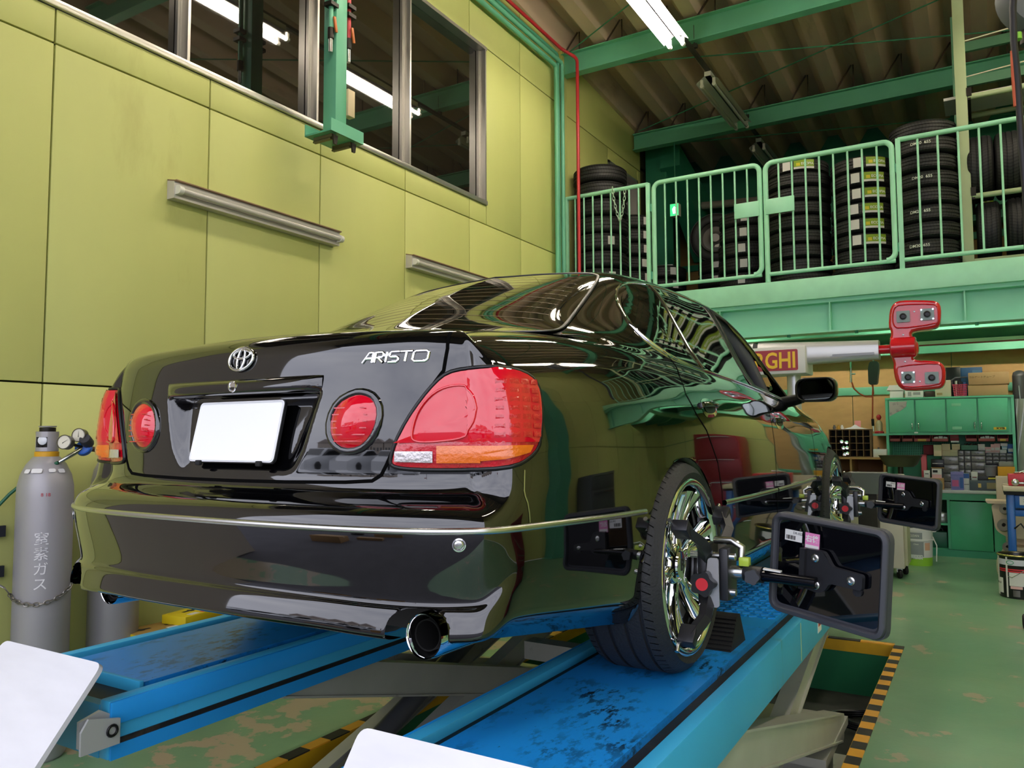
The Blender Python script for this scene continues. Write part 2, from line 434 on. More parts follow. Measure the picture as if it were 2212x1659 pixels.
def band(fn, pts, w, off=.0012, closed=False, dens=4, h=0.):
    """narrow strip lying on the body along parameter points (seams, mouldings); h>0 gives a rounded bead"""
    P = np.asarray(pts, float); n = len(P)
    Q = [P[i]*(1-t/dens) + P[(i+1) % n]*t/dens for i in range(n if closed else n-1) for t in range(dens)]
    if not closed: Q.append(P[-1])
    X = [fn(*q) for q in Q]; m = len(X); V = []
    prof = [(-.5, 0), (.5, 0)] if h <= 0 else [(-.5, -.3), (-.42, .55), (-.2, .95), (.2, .95), (.42, .55), (.5, -.3)]
    for i in range(m):
        a = X[(i+1) % m][0] if (closed or i < m-1) else X[i][0]; b = X[i-1][0] if (closed or i > 0) else X[i][0]
        t = a - b; t /= np.linalg.norm(t)+1e-9; nn = X[i][1]; sd = np.cross(nn, t); sd /= np.linalg.norm(sd)+1e-9
        for a_, b_ in prof: V.append(X[i][0] + sd*w*a_ + nn*(off + h*b_))
    k = len(prof); F = []
    for i in range(m if closed else m-1):
        j = (i+1) % m
        for q in range(k-1): F.append((i*k+q, i*k+q+1, j*k+q+1, j*k+q))
    return np.array(V), F
def smooth_closed(pts, it=2):
    P = np.asarray(pts, float)
    for _ in range(it):      # Chaikin
        P = np.concatenate([[.75*P[i]+.25*P[(i+1) % len(P)], .25*P[i]+.75*P[(i+1) % len(P)]] for i in range(len(P))])
    return P
# --- shell with openings
AR = [(1.136, .325), (3.933, .325)]; RA = .338
FW = [(2.45,.958),(2.47,1.15),(2.50,1.335),(2.75,1.322),(3.0,1.238),(3.2,1.115),(3.34,1.005),(3.38,.905),(3.1,.915),(2.8,.932)]
def in_poly(P, poly):
    x, y = P[:, 0], P[:, 1]; r = np.zeros(len(P), bool); n = len(poly)
    for i in range(n):
        (x1, y1), (x2, y2) = poly[i], poly[i-1]
        c = ((y1 > y) != (y2 > y)) & (x < (x2-x1)*(y-y1)/((y2-y1)+1e-12)+x1); r ^= c
    return r
SV = _V.copy()
inside = np.zeros(len(SV), bool)
for ay, az in AR:
    d = np.hypot(SV[:, 1]-ay, SV[:, 2]-az); m = (d < RA) & (np.abs(SV[:, 0]) > .55) & (SV[:, 2] < .72)
    inside |= m
nt_ = np.stack([(np.abs(SV[:, 0])-.643)/.068, (SV[:, 2]-.30)/.058], 1)     # exhaust cut-outs in the rear skirt
mn = (np.abs(nt_[:, 0])**2.6 + np.clip(nt_[:, 1], 0, None)**2.6 < 1) & (SV[:, 2] < .365) & (SV[:, 1] < .3)
inside |= mn
WS = [(0,2.86),(.40,2.84),(.505,2.86),(.58,3.12),(.655,3.42),(.63,3.50),(.3,3.56),(0,3.57)]
Fa = np.array(_F); fc = SV[Fa].mean(1)
drop = inside[Fa].all(1)
sidew = in_poly(fc[:, 1:3], FW) & (np.abs(fc[:, 0]) > .55)
wsm = in_poly(np.stack([np.abs(fc[:, 0]), fc[:, 1]], 1), WS) & (fc[:, 2] > .9)
keep = ~(drop | sidew | wsm)
for ay, az in AR:      # snap rims of the wheel arches to a true circle
    d = np.hypot(SV[:, 1]-ay, SV[:, 2]-az); m = inside & (d < RA) & (np.abs(SV[:, 0]) > .55)
    k = RA/np.maximum(d, .05); SV[m, 1] = ay + (SV[m, 1]-ay)*k[m]; SV[m, 2] = az + (SV[m, 2]-az)*k[m]
if mn.any():
    e = (np.abs(nt_[:, 0])**2.6 + np.clip(nt_[:, 1], 0, None)**2.6)**(1/2.6); k = 1/np.maximum(e, .2)
    SV[mn, 0] = np.sign(SV[mn, 0])*(.643 + (np.abs(SV[mn, 0])-.643)*k[mn]); SV[mn, 2] = .30 + np.maximum(SV[mn, 2]-.30, 0)*k[mn] + np.minimum(SV[mn, 2]-.30, 0)
Fk = Fa[keep]
used = np.unique(Fk); remap = -np.ones(len(SV), int); remap[used] = np.arange(len(used))
shell = mobj('body_shell', CP(SV[used]), remap[Fk], M_paint, car, smooth=50)
shell['label'] = 'glossy black painted body shell'
def cpart(name, geo, m, parent=None, smooth=40):
    return mobj(name, CP(geo[0]), geo[1], m, parent or car, smooth)
# --- wheel arch returns, underbody
for ay, az in AR:
    for sg in (1, -1):
        b = MB(); a = np.linspace(-4 if ay > 2 else -6, 186 if ay > 2 else 184, 40); rows = []
        for t in a:
            c_, s_ = math.cos(math.radians(t)), math.sin(math.radians(t)); yy, zz = ay + RA*c_, az + RA*s_
            try: xo = abs(p_side(yy, max(zz, .30), sg)[0][0]) - .004
            except Exception: xo = .84
            rows.append([(sg*(xo-.001), yy, zz), (sg*(xo-.012), ay+(RA-.012)*c_, az+(RA-.012)*s_), (sg*(xo-.03), ay+(RA-.004)*c_, az+(RA-.004)*s_), (sg*.60, ay+(RA+.01)*c_, az+(RA+.01)*s_)])
        b.grid(np.array(rows)); b.add([(sg*.60, ay + (RA+.01)*math.cos(math.radians(t)), az + (RA+.01)*math.sin(math.radians(t))) for t in a], [list(range(40))])
        cpart('wheel_arch_liner', (b.v, b.f), M_trim)
b = MB(); b.b2((-.60,.32,.245), (.60,4.5,.30)); b.b2((-.79,1.52,.20), (.79,3.55,.28))
cpart('underbody', (b.v, b.f), M_trim, smooth=0)
b = MB(); b.lathe([(0,-.30),(.10,-.30),(.135,-.27),(.145,-.2),(.145,.2),(.135,.27),(.10,.30),(0,.30)], 24, o=(0,.47,.275), axis=(1,0,0))
V = np.array(b.v); V[:, 2] = .262 + (V[:, 2]-.275)*.55
cpart('muffler', (V, b.f), mat('muffler_metal', '#6d6a68', rough=.45, metal=.8), smooth=40)
# --- windows
win_rear = smooth_closed([(0,.655),(.40,.70),(.565,.80),(.60,.855),(.575,.98),(.53,1.2),(.478,1.42),(.44,1.475),(.3,1.45),(0,1.435),(-.3,1.45),(-.44,1.475),(-.478,1.42),(-.53,1.2),(-.575,.98),(-.60,.855),(-.565,.80),(-.40,.70)], 2)
rw = cpart('rear_window', patch(p_top, win_rear, 14, .004, .0), M_glass)
cpart('rear_window_seal', band(p_top, win_rear, .014, .0045, True, 2, .003), M_trim)
b = MB()
for k in range(13):      # heater lines
    yy = .80 + k*.047
    hw = np.interp(yy, [.7, .86, 1.2, 1.42], [.40, .52, .47, .41]); b.add(*band(p_top, [(-hw, yy+.015), (-hw*.5, yy), (0, yy-.004), (hw*.5, yy), (hw, yy+.015)], .0028, .0047, False, 6))
hl = mobj('heater_lines', CP(b.v), b.f, mat('heater_line', '#6e5640', rough=.5), rw, 0)
for sg in (1, -1):
    fs = lambda y, z, sg=sg: p_side(y, z, sg)
    quarter = smooth_closed([(1.235,1.115),(1.30,1.20),(1.42,1.275),(1.56,1.318),(1.728,1.336),(1.70,1.20),(1.655,1.02),(1.628,.992),(1.45,1.003),(1.33,1.018),(1.25,1.06)], 2)
    reard = smooth_closed([(1.765,1.338),(1.9,1.346),(2.2,1.352),(2.40,1.35),(2.405,1.2),(2.39,.962),(2.1,.972),(1.675,.988),(1.71,1.10),(1.745,1.25)], 1)
    cpart('quarter_window', patch(fs, quarter, 7, .0025), M_glass)
    cpart('rear_door_window', patch(fs, reard, 8, .0025), M_glass)
    cpart('window_divider', band(fs, [(1.742,1.345),(1.715,1.2),(1.672,1.02),(1.655,.985)], .022, .003, False, 6, .006), M_chrome)
    cpart('pillar_trim', band(fs, [(2.43,1.352),(2.435,1.2),(2.42,.955)], .06, .003, False, 6, .003), M_trim)
    dlo = [(1.222,1.105),(1.24,1.14),(1.30,1.215),(1.42,1.292),(1.56,1.335),(1.75,1.357),(2.0,1.368),(2.3,1.372),(2.55,1.36),(2.8,1.322),(3.02,1.24),(3.2,1.128),(3.36,1.0),(3.40,.90),(3.1,.905),(2.8,.922),(2.4,.950),(2.1,.962),(1.65,.977),(1.45,.99),(1.32,1.008),(1.245,1.05)]
    cpart('window_moulding', band(fs, smooth_closed(dlo, 1), .013, .002, True, 2, .006), M_chrome)
    cpart('front_window_seal', band(fs, FW, .036, .0015, True, 3, .006), M_trim)
    # panel gaps
    cpart('door_gap', band(fs, [(1.318,1.012),(1.235,.93),(1.23,.87),(1.29,.81),(1.385,.75),(1.49,.635),(1.53,.53),(1.535,.40),(1.50,.27)], .0055, .0012, False, 6), M_gap)
    cpart('door_gap', band(fs, [(2.405,.955),(2.402,.80),(2.395,.50),(2.40,.24)], .0055, .0012, False, 6), M_gap)
    cpart('door_gap', band(fs, [(3.42,.88),(3.40,.70),(3.36,.45),(3.35,.25)], .0055, .0012, False, 6), M_gap)
    # fuel flap
    if sg < 0: cpart('fuel_flap_gap', band(fs, smooth_closed([(.62,.86),(.80,.86),(.80,.72),(.62,.72)], 3), .004, .001, True, 2), M_gap)
    # side strip on doors
    cpart('side_strip', band(fs, [(1.555,.490),(1.9,.487),(2.385,.486)], .020, .001, False, 6, .008), M_satin)
    cpart('side_strip', band(fs, [(2.405,.486),(3.0,.488),(3.33,.492)], .020, .001, False, 6, .008), M_satin)
    # door handles
    for y0, z0 in ((1.445,.832), (2.565,.797)):
        rec = smooth_closed([(y0-.085,z0+.032),(y0+.095,z0+.030),(y0+.10,z0-.025),(y0+.02,z0-.038),(y0-.07,z0-.034)], 2)
        hb = cpart('door_handle', patch(fs, rec, 4, .001, .003, 2, 2), M_chrome)
        b = MB(); b.add(*patch(fs, smooth_closed([(y0-.06,z0+.018),(y0+.07,z0+.018),(y0+.072,z0-.02),(y0-.05,z0-.024)], 2), 3, .0045, .0, 2, 2))
        mobj('handle_cup', CP(b.v), b.f, M_trim, hb, 40)
        b = MB(); pa = [fs(y0-.072+.012*i, z0+.006) for i in range(14)]
        b.tube([p + n*(.020 - .014*abs(i-6.5)**3/6.5**3) for i, (p, n) in enumerate(pa)], .010, 8)
        mobj('handle_grip', CP(b.v), b.f, M_paint, hb, 60)
# --- bumper strip (bright line) in three runs
def p_out(s, z):
    sg = 1 if s >= 0 else -1
    x, y, nx, ny = [float(t) for t in outline(abs(s))]
    if abs(s) < 1e-6: nx, ny = 0, -1
    h = _ray((sg*(x+nx*.4), y+ny*.4, z), (-sg*nx, -ny, 0)); n = h[1]; d = np.array([sg*nx, ny, 0]); n = n if n @ d > 0 else -n
    return h[0], n
S_ARCH = float(np.interp(.815, _py[:700], _ss[:700]))
cpart('bumper_strip', band(p_out, [(s, .5255 - .012*max(0, abs(s)-.95)) for s in np.linspace(-S_ARCH, S_ARCH, 60)], .0165, .001, False, 2, .007), M_satin)
# bumper / fender seam
for sg in (1, -1):
    b = MB(); ptsz = [(.655,.268),(.608,.264),(.595,.268),(.580,.277),(.556,.283),(.535,.285)]
    fn = lambda a, z, sg=sg: p_corner(a, z, sg)
    def ang(x, y): return math.degrees(math.atan2(x-.40, .72-y))
    cpart('bumper_seam', band(fn, [(ang(.812, y), z) for z, y in ptsz], .004, .001, False, 4), M_satin)
# parking sensors
for sg in (1, -1):
    p, n = p_rear(sg*.728, .497)
    b = MB(); b.lathe([(.0135,0),(.0150,.002),(.0150,.0035),(.0125,.004),(.0120,.001)], 20, o=p, axis=n)
    se = cpart('parking_sensor', (b.v, b.f), M_chrome)
    b = MB(); b.lathe([(.0118,.001),(.0105,.0035),(.006,.0048),(0,.005)], 16, o=p, axis=n); mobj('sensor_face', CP(b.v), b.f, M_satin, se, 50)
# --- boot lid seams
gap_l = [(.627,.982),(.633,.94),(.630,.887),(.612,.858),(.568,.778),(.522,.704),(.506,.670),(.490,.642),(.466,.628),(.39,.6235),(.2,.620),(0,.619)]
gp = gap_l + [(-x, z) for x, z in gap_l[-2::-1]]
cpart('boot_lid_gap', band(p_rear, gp, .0085, .0012, False, 4), M_gap)
for sg in (1, -1):
    cpart('boot_lid_gap', band(p_top, [(sg*.630,.245),(sg*.628,.35),(sg*.622,.5),(sg*.60,.68)], .006, .001, False, 4), M_gap)
# --- tail lamps
LAMP = [(.515,.680),(.526,.719),(.551,.769),(.584,.820),(.613,.858),(.637,.880),(.672,.890),(.73,.8915),(.772,.887),(.790,.875),(.800,.852),(.808,.820),(.814,.781),(.818,.733),(.818,.704),(.812,.682),(.797,.666),(.738,.658),(.649,.656),(.571,.657),(.530,.661),(.516,.668)]
LY = [.166,.170,.177,.187,.199,.210,.230,.245,.29,.325,.336,.335,.328,.314,.301,.276,.250,.229,.214,.180,.168,.165]
lampA = [(ang(x, y), z) for (x, z), y in zip(LAMP, LY)]
lampA[7:16] = [(a + o, z) for (a, z), o in zip(lampA[7:16], [0,0,.5,1,1,1,1,1,.5])]
lampA = smooth_closed(lampA, 1)
acen = lampA.mean(0)
for sg, side in ((1, 'right'), (-1, 'left')):
    fn = lambda a, z, sg=sg: p_corner(a, z, sg)
    tl = cpart('tail_lamp', patch(fn, acen + (lampA-acen)*1.0, 9, .003, .010, 5, 2), M_redd)
    tl['label'] = 'red tail lamp with an amber and clear lower band'
    mobj('lamp_seal', *[(CP(g[0]), g[1]) for g in [band(fn, acen + (lampA-acen)*1.012, .011, .002, True, 2, .005)]][0], M_trim, tl, 40)
    up = np.array([q for q in lampA]); 
    upz = np.clip(up, [-99, .7145], [99, 9]);
    mobj('red_lens', *(lambda g: (CP(g[0]), g[1]))(patch(fn, np.array([upz.mean(0) + (q-upz.mean(0))*.955 for q in upz]), 9, .0125, .004, 4, 2)), M_red, tl, 40)
    a0, a1 = ang(.527,.170), ang(.612,.197); a2, a3 = ang(.62,.20), ang(.815,.290)
    mobj('clear_lens', *(lambda g: (CP(g[0]), g[1]))(patch(fn, [(a0,.698),(a1,.698),(a1,.672),(a0,.674)], 3, .0135, .001, 2, 6)), M_clear, tl, 40)
    mobj('amber_lens', *(lambda g: (CP(g[0]), g[1]))(patch(fn, [(a2,.7105),((a2+a3)/2,.7105),(a3,.7105),(a3-1,.694),(a3-6,.680),(a3-14,.672),((a2+a3)/2,.671),(a2,.671)], 4, .0130, .002, 2, 5)), M_amber, tl, 40)
    egg = smooth_closed([(ang(.566,.181),.732),(ang(.578,.185),.790),(ang(.613,.199),.836),(ang(.659,.220),.852),(ang(.699,.233),.841),(ang(.715,.235),.802),(ang(.706,.234),.758),(ang(.673,.228),.727),(ang(.610,.197),.719),(ang(.576,.184),.720)], 2)
    mobj('inner_ring', *(lambda g: (CP(g[0]), g[1]))(band(fn, egg, .006, .0165, True, 1, .003)), M_red, tl, 40)
    # ribs of the outer reflector field
    b = MB()
    for i in range(7):
        z = .735 + i*.020
        for j in range(4):
            a = ang(.755, .25) + j*2.6; p, n = fn(a, z); b.add(*patch(fn, [(a-1.0, z-.006),(a+1.0, z-.006),(a+1.0, z+.006),(a-1.0, z+.006)], 2, .0158, .0008, 2, 1))
    mobj('reflector_cells', CP(b.v), b.f, M_redd, tl, 40)
    # inner lamp on the lid
    inn = smooth_closed([(sg*x, z) for x, z in ((.405,.834),(.362,.815),(.341,.775),(.345,.735),(.372,.708),(.409,.703),(.445,.715),(.472,.75),(.478,.793),(.462,.822),(.435,.834))], 1)
    il = cpart('boot_lid_lamp', patch(p_rear, inn, 8, .004, .022, 2.2, 2), M_red)
    il['label'] = 'oval red lamp in the boot lid'
    c = inn.mean(0); mobj('lamp_bezel', *(lambda g: (CP(g[0]), g[1]))(band(p_rear, c + (inn-c)*1.10, .021, .0, True, 2, .008)), M_paint, il, 50)
    b = MB()
    for i in range(6):
        z = .722 + i*.016; hw = .052*math.sqrt(max(0, 1-((z-.768)/.075)**2)); cx = sg*.41
        b.add(*(lambda g: (g[0] + np.array([0, -.016, 0]), g[1]))(band(p_rear, [(cx-hw, z), (cx+hw, z)], .003, .004, False, 6)))
    mobj('lens_ribs', CP(b.v), b.f, M_redd, il, 0)
# --- number plate garnish, key hole, plate, emblem, lettering
b = MB(); rows = []
for x in np.linspace(-.303, .303, 41):
    e = 1 - abs(x/.303)**10 * .8
    row = []
    for dz, dy in ((.034,.006),(.030,-.010*e),(.020,-.020*e),(.006,-.023*e),(-.004,-.020*e),(-.010,-.006),(-.010,.03)):
        p, n = p_rear(x, .885); row.append((x, p[1]+dy, .852 + dz + .004))
    rows.append(row)
b.grid(np.array(rows)); gar = cpart('boot_garnish', (b.v, b.f), M_paint, smooth=60)
b = MB(); yk = p_rear(0, .885)[0][1]-.0235
b.lathe([(.0,.0005),(.011,.0005),(.012,.003),(.0145,.003),(.0155,0)], 20, o=(0, yk+.002, .868), axis=(0,-1,0)); mobj('key_lock', CP(b.v), b.f, M_chrome, gar, 40)
PL_b, PL_t = np.array([0,.112,.668]), np.array([0,.150,.829])
pu = np.array([1,0,0.]); pv = (PL_t-PL_b); ph = np.linalg.norm(pv); pv /= ph; pw_ = np.cross(pu, pv)
b = MB(); b.prism(rrect(.33, ph, .012, 5), (PL_b+PL_t)/2, pu, pv, pw_*.002)
pl = cpart('number_plate', (b.v, b.f), M_plate, smooth=0); pl['label'] = 'blank white number plate'
b = MB(); o_ = (PL_b+PL_t)/2 + pw_*.002
loop = rrect(.322, ph-.008, .010, 5); b.tube([o_ + a*pu + c*pv for a, c in loop], .0022, 6, True); mobj('plate_rim', CP(b.v), b.f, M_plate, pl, 60)
b = MB(); b.prism(rrect(.334, ph+.004, .013, 5), (PL_b+PL_t)/2 - pw_*.008, pu, pv, pw_*.0075); mobj('plate_backing', CP(b.v), b.f, M_trim, pl, 0)
b = MB()
for x in (-.118, .118): b.box(PL_b + x*pu - pv*.004 + pw_*.004, (.018, .012, .014), ch=.003)
mobj('plate_bolts', CP(b.v), b.f, M_rubber, pl, 40)
# emblem: outer oval, upright oval, wide oval
pe, ne = p_rear(0, .943); ne = np.array([0, ne[1], ne[2]]); ne /= np.linalg.norm(ne); eu = np.array([1,0,0.]); ev = np.cross(ne, eu)
def ell(cx, cy, a, c, n=36, fl=0.): return [pe + ne*(.004) + eu*(cx + a*math.cos(t)) + ev*(cy + c*math.sin(t) + fl*math.cos(t)**2) for t in np.linspace(0, 2*math.pi, n, endpoint=False)]
b = MB()
b.tube(ell(0, 0, .046, .032), .0045, 8, True); b.tube(ell(0, -.001, .0135, .030, 30), .0038, 8, True); b.tube(ell(0, .013, .032, .0125, 30), .0038, 8, True)
em = cpart('emblem', (b.v, b.f), M_chrome, smooth=60); em['label'] = 'chrome oval emblem'
# raised wide letters made of flat strokes
STROKES = [
 [[(0,0),(.55,1),(.95,1),(.95,0)], [(.28,.42),(.95,.42)]],
 [[(1.2,0),(1.2,1),(1.85,1),(2.0,.85),(2.0,.62),(1.85,.48),(1.35,.48)], [(1.5,.48),(2.05,0)]],
 [[(2.3,0),(2.3,1)]],
 [[(3.5,1),(2.75,1),(2.6,.86),(2.6,.62),(2.75,.5),(3.3,.5),(3.45,.38),(3.45,.14),(3.3,0),(2.55,0)]],
 [[(3.55,1),(4.65,1)], [(4.1,1),(4.1,0)]],
 [[(4.75,.82),(4.95,1),(5.85,1),(6.05,.82),(6.05,.18),(5.85,0),(4.95,0),(4.75,.18),(4.75,.82)]],
]
b = MB(); LW, LH = .174, .0245
for let in STROKES:
    for st in let:
        P = []
        for i in range(len(st)-1):
            for k in range(4): P.append(np.array(st[i])*(1-k/4)+np.array(st[i+1])*k/4)
        P.append(np.array(st[-1]))
        b.add(*band(p_rear, [(.507 + (q[0]+.10*q[1])/6.15*LW - LW/2, .9235 - LH/2 + q[1]*LH) for q in P],   .0074, .0008, False, 1, .003))
lt = cpart('model_lettering', (np.array(b.v), b.f), M_chrome, smooth=30)
lt['label'] = 'chrome ARISTO lettering'
# --- exhaust tips
for sg in (1, -1):
    b = MB(); o_ = np.array([sg*.600, .172, .277])
    b.lathe([(.043,.16),(.046,.0),(.0505,-.004),(.0525,.004),(.0535,.02),(.0535,.26)], 32, o=o_, axis=(0, 1, -.02))
    ex = cpart('exhaust_tip', (b.v, b.f), M_chrome, smooth=50)
    b = MB(); b.lathe([(.033,.012),(.036,.010),(.037,.20)], 24, o=o_, axis=(0, 1, -.02)); b.lathe([(.0,.10),(.040,.10)], 24, o=o_, axis=(0, 1, -.02))
    mobj('exhaust_bore', CP(b.v), b.f, mat('soot', '#0a0908', rough=.9), ex, 40)
# --- door mirrors
for sg in (1, -1):
    b = MB(); rows = []
    for i, (yy, k) in enumerate(((0,.86),(.004,.95),(.02,1.0),(.05,1.0),(.09,.92),(.12,.72),(.135,.40),(.138,.02))):
        rows.append([(sg*(.985 + x*k + .012*(1-k)), 2.93+yy, .965 + z*k) for x, z in rrect(.205, .125, .045, 6)])
    P = np.array(rows); P = np.concatenate([P, P[:, :1]], 1); b.grid(P)
    mi = cpart('door_mirror', (b.v, b.f), M_paint, smooth=60)
    b = MB(); b.prism(rrect(.178, .103, .04, 6), (sg*.985, 2.934, .965), (math.cos(.22), -sg*math.sin(.22), 0), (0,0,1), (-sg*.003*math.sin(.22),-.003*math.cos(.22),0)); mobj('mirror_glass', CP(b.v), b.f, mat('mirror_glass', '#8c9190', rough=.02, metal=1.0), mi, 0)
    b = MB(); b.tube([(sg*.985+x, 2.931, .965+z) for x, z in rrect(.188, .113, .042, 6)], .006, 6, True); mobj('mirror_rim', CP(b.v), b.f, M_trim, mi, 60)
    b = MB(); b.tube([(sg*.80, 3.03, .905), (sg*.86, 3.01, .915), (sg*.91, 2.985, .925)], [.032,.03,.026], 10); mobj('mirror_foot', CP(b.v), b.f, M_trim, mi, 60)
# --- cabin seen through the open front window
b = MB(); b.b2((-.72,3.10,.70),(.72,3.5,.93), ch=.04); cpart('dashboard', (b.v, b.f), M_int)
b = MB(); b.b2((-.70,1.0,.32),(.70,3.4,.40)); b.b2((-.66,1.02,.40),(.66,1.25,.98), ch=.05); cpart('cabin_floor', (b.v, b.f), M_int)
for sx in (-.36, .36):
    b = MB(); b.box((sx, 2.5, .52), (.5,.5,.16), ch=.05); b.box((sx, 2.2, .80), (.48,.14,.58), rotm(rx=-.22), ch=.05); b.box((sx, 2.10, 1.16), (.26,.09,.17), rotm(rx=-.1), ch=.04)
    cpart('front_seat', (b.v, b.f), mat('seat_leather', '#26262a', rough=.5))
b = MB(); b.tube([(.36+.18*math.cos(t), 2.98+.06*math.sin(t), .88+.16*math.sin(t)) for t in np.linspace(0, 2*math.pi, 28, endpoint=False)], .014, 8, True); cpart('steering_wheel', (b.v, b.f), M_int)
for sg in (1, -1):
    b = MB(); b.tube([(sg*.64,3.38,.93),(sg*.60,3.1,1.15),(sg*.535,2.84,1.31),(sg*.50,2.6,1.36)], .035, 8); cpart('pillar_lining', (b.v, b.f), mat('pillar_cloth', '#6c6b72', rough=.9), smooth=60)
# ------------------------------------------------------------------ wheels of the car
M_tyre = mat('tyre_rubber', '#232326', rough=.62, bump=.25, bscale=120)
def tyre_profile(R, w, rr, groove=True):
    """(radius, axial) closed loop of the tyre cross-section, axial +w/2 is the outer side"""
    h = w/2; P = [(rr+.004, h-.012), (rr+.012, h-.004), (rr+(R-rr)*.45, h+.002), (R-.03, h-.006), (R-.012, h-.018), (R-.004, h-.034)]
    gs = [-.30, -.10, .10, .30] if groove else []
    tread = []
    for g in sorted(gs, reverse=True):
        a = g*w
        tread += [(R, a+.006), (R-.007, a+.005), (R-.007, a-.005), (R, a-.006)]
    P += tread
    P += [(R-.004, -(h-.034)), (R-.012, -(h-.018)), (R-.03, -(h-.006)), (rr+(R-rr)*.45, -(h+.002)), (rr+.012, -(h-.004)), (rr+.004, -(h-.012))]
    return P
def car_wheel(y0, sg, w, label):
    root = empty('wheel', CAR0 + np.array([sg*(.918-w/2), y0, .325]), None); root.parent = car; root.location = (sg*(.918-w/2), y0, .325)
    base = CAR0 + np.array(root.location)
    ax = np.array([sg, 0, 0.])
    R, rr = .326, .262
    b = MB(); b.lathe([(r, a) for r, a in tyre_profile(R, w, rr)], 96, axis=ax, closed=True)
    ty = mobj('tyre', b.v, b.f, M_tyre, root, 40, local=True)
    b = MB(); n = 74   # shoulder sipes as thin recess ribs
    for i in range(n):
        t = 2*math.pi*i/n
        for s_ in (1, -1):
            c, s = math.cos(t), math.sin(t)
            u, v, a = frame_from(ax); d = c*u + s*v; tg = -s*u + c*v
            p0 = d*(R-.0005) + ax*s_*(w*.33); p1 = d*(R-.0095) + ax*s_*(w/2-.021) + tg*.010
            b.add([p0-tg*.0014, p0+tg*.0014, p1+tg*.0014+d*.0015, p1-tg*.0014+d*.0015], [(0,1,2,3)])
    mobj('tread_sipes', b.v, b.f, M_gap, ty, 0, local=True)['kind'] = 'stuff'
    h = w/2
    b = MB(); b.lathe([(rr+.006, h-.014), (rr+.010, h-.004), (rr+.004, h+.001), (rr-.008, h-.001), (rr-.016, h-.014), (rr-.022, h-.045), (rr-.026, h-.10), (rr-.026, -h+.02)], 72, axis=ax)
    rim = mobj('rim', b.v, b.f, M_chrome, root, 50, local=True)
    b = MB(); b.lathe([(rr-.027, -h*.35), (0, -h*.35)], 40, axis=ax); mobj('rim_back', b.v, b.f, mat('wheel_dark', '#101112', rough=.5), rim, 40, local=True)
    b = MB(); b.lathe([(.165, .0), (.165, -.02), (.07, -.02), (.07, .0), (.165, .0)], 40, o=ax*(h-.14), axis=ax); mobj('brake_disc', b.v, b.f, mat('brake_iron', '#77767a', rough=.35, metal=1.), rim, 40, local=True)
    u, v, a = frame_from(ax)
    for k in range(6):
        t0 = 2*math.pi*(k+.25)/6
        for dt in (-.16, .16):
            b = MB(); rows = []
            for q in np.linspace(0, 1, 9):
                r = .052 + q*(rr-.030-.052); t = t0 + dt*(.35 + .65*q); d = math.cos(t)*u + math.sin(t)*v; tg = -math.sin(t)*u + math.cos(t)*v
                dep = h - .052 + .040*q**1.5 - .010*math.sin(q*math.pi); wd = .017 + .010*q**2 - .004*math.sin(q*math.pi)
                c = d*r + ax*dep
                rows.append([c - tg*wd - ax*.030, c - tg*wd*1.0 - ax*.004, c - tg*wd*.45 + ax*.006, c + tg*wd*.45 + ax*.006, c + tg*wd - ax*.004, c + tg*wd - ax*.030])
            b.grid(np.array(rows)); mobj('spoke', b.v, b.f, M_chrome, rim, 50, local=True)
    b = MB(); b.lathe([(.066, h-.085), (.066, h-.055), (.058, h-.047), (.045, h-.044), (.042, h-.038), (.03, h-.036), (0, h-.036)], 32, axis=ax); hub = mobj('hub_cap', b.v, b.f, M_chrome, rim, 50, local=True)
    b = MB(); add_text(b, 'B', ax*(h-.0358), u if np.cross(u, v)@ax > 0 else v, v if np.cross(u, v)@ax > 0 else u, .055, .0015); mobj('cap_letter', b.v, b.f, M_trim, rim, 0, local=True)
    return root
car_wheel(1.136, 1, .265, ''); car_wheel(1.136, -1, .265, ''); car_wheel(3.933, 1, .235, ''); car_wheel(3.933, -1, .235, '')
# ------------------------------------------------------------------ the workshop shell
XW = -3.87; XR = 3.2; YB = 11.4; YF = -.35
M_lime = mat('wall_lime', '#cccf80', rough=.55, var=.04, vscale=1.6, dirt='#bebe72', dscale=1.3, damt=.52, bump=.03, bscale=30, stretch=(1, 1, .35))
M_dark = mat('joint_dark', '#3c3c18', rough=.9)
M_green = mat('steel_green', '#6cb998', rough=.38, var=.06, vscale=3, bump=.02)
M_greenm = mat('steel_green_mid', '#55a588', rough=.42, var=.06, vscale=3)
M_greend = mat('steel_green_deep', '#2c7f62', rough=.45, var=.08, vscale=3)
M_mezz_lit = mat('mezzanine_green_lit', '#8ed8b8', rough=.4, var=.05, vscale=3)  # lighter copy of the steel green, daylight from the gate put into its colour
M_railg = mat('rail_green', '#a6e6c4', rough=.35, var=.05, vscale=8)  # lightened too: colour carries the daylight on the mezzanine front
M_alu = mat('aluminium', '#c9c5bf', rough=.32, metal=.75)
M_board = mat('board_tan', '#c79f68', rough=.75, var=.07, vscale=5, stretch=(1,1,3))
M_roof = mat('roof_sheet', '#d0b5a0', rough=.5, var=.10, vscale=2, dirt='#a58a78', dscale=1.1, damt=.5, stretch=(2, .4, 1))
M_pane = mat('window_glass', '#1b1814', rough=.025, spec=.5, coat=1.0, coat_ior=2.0)
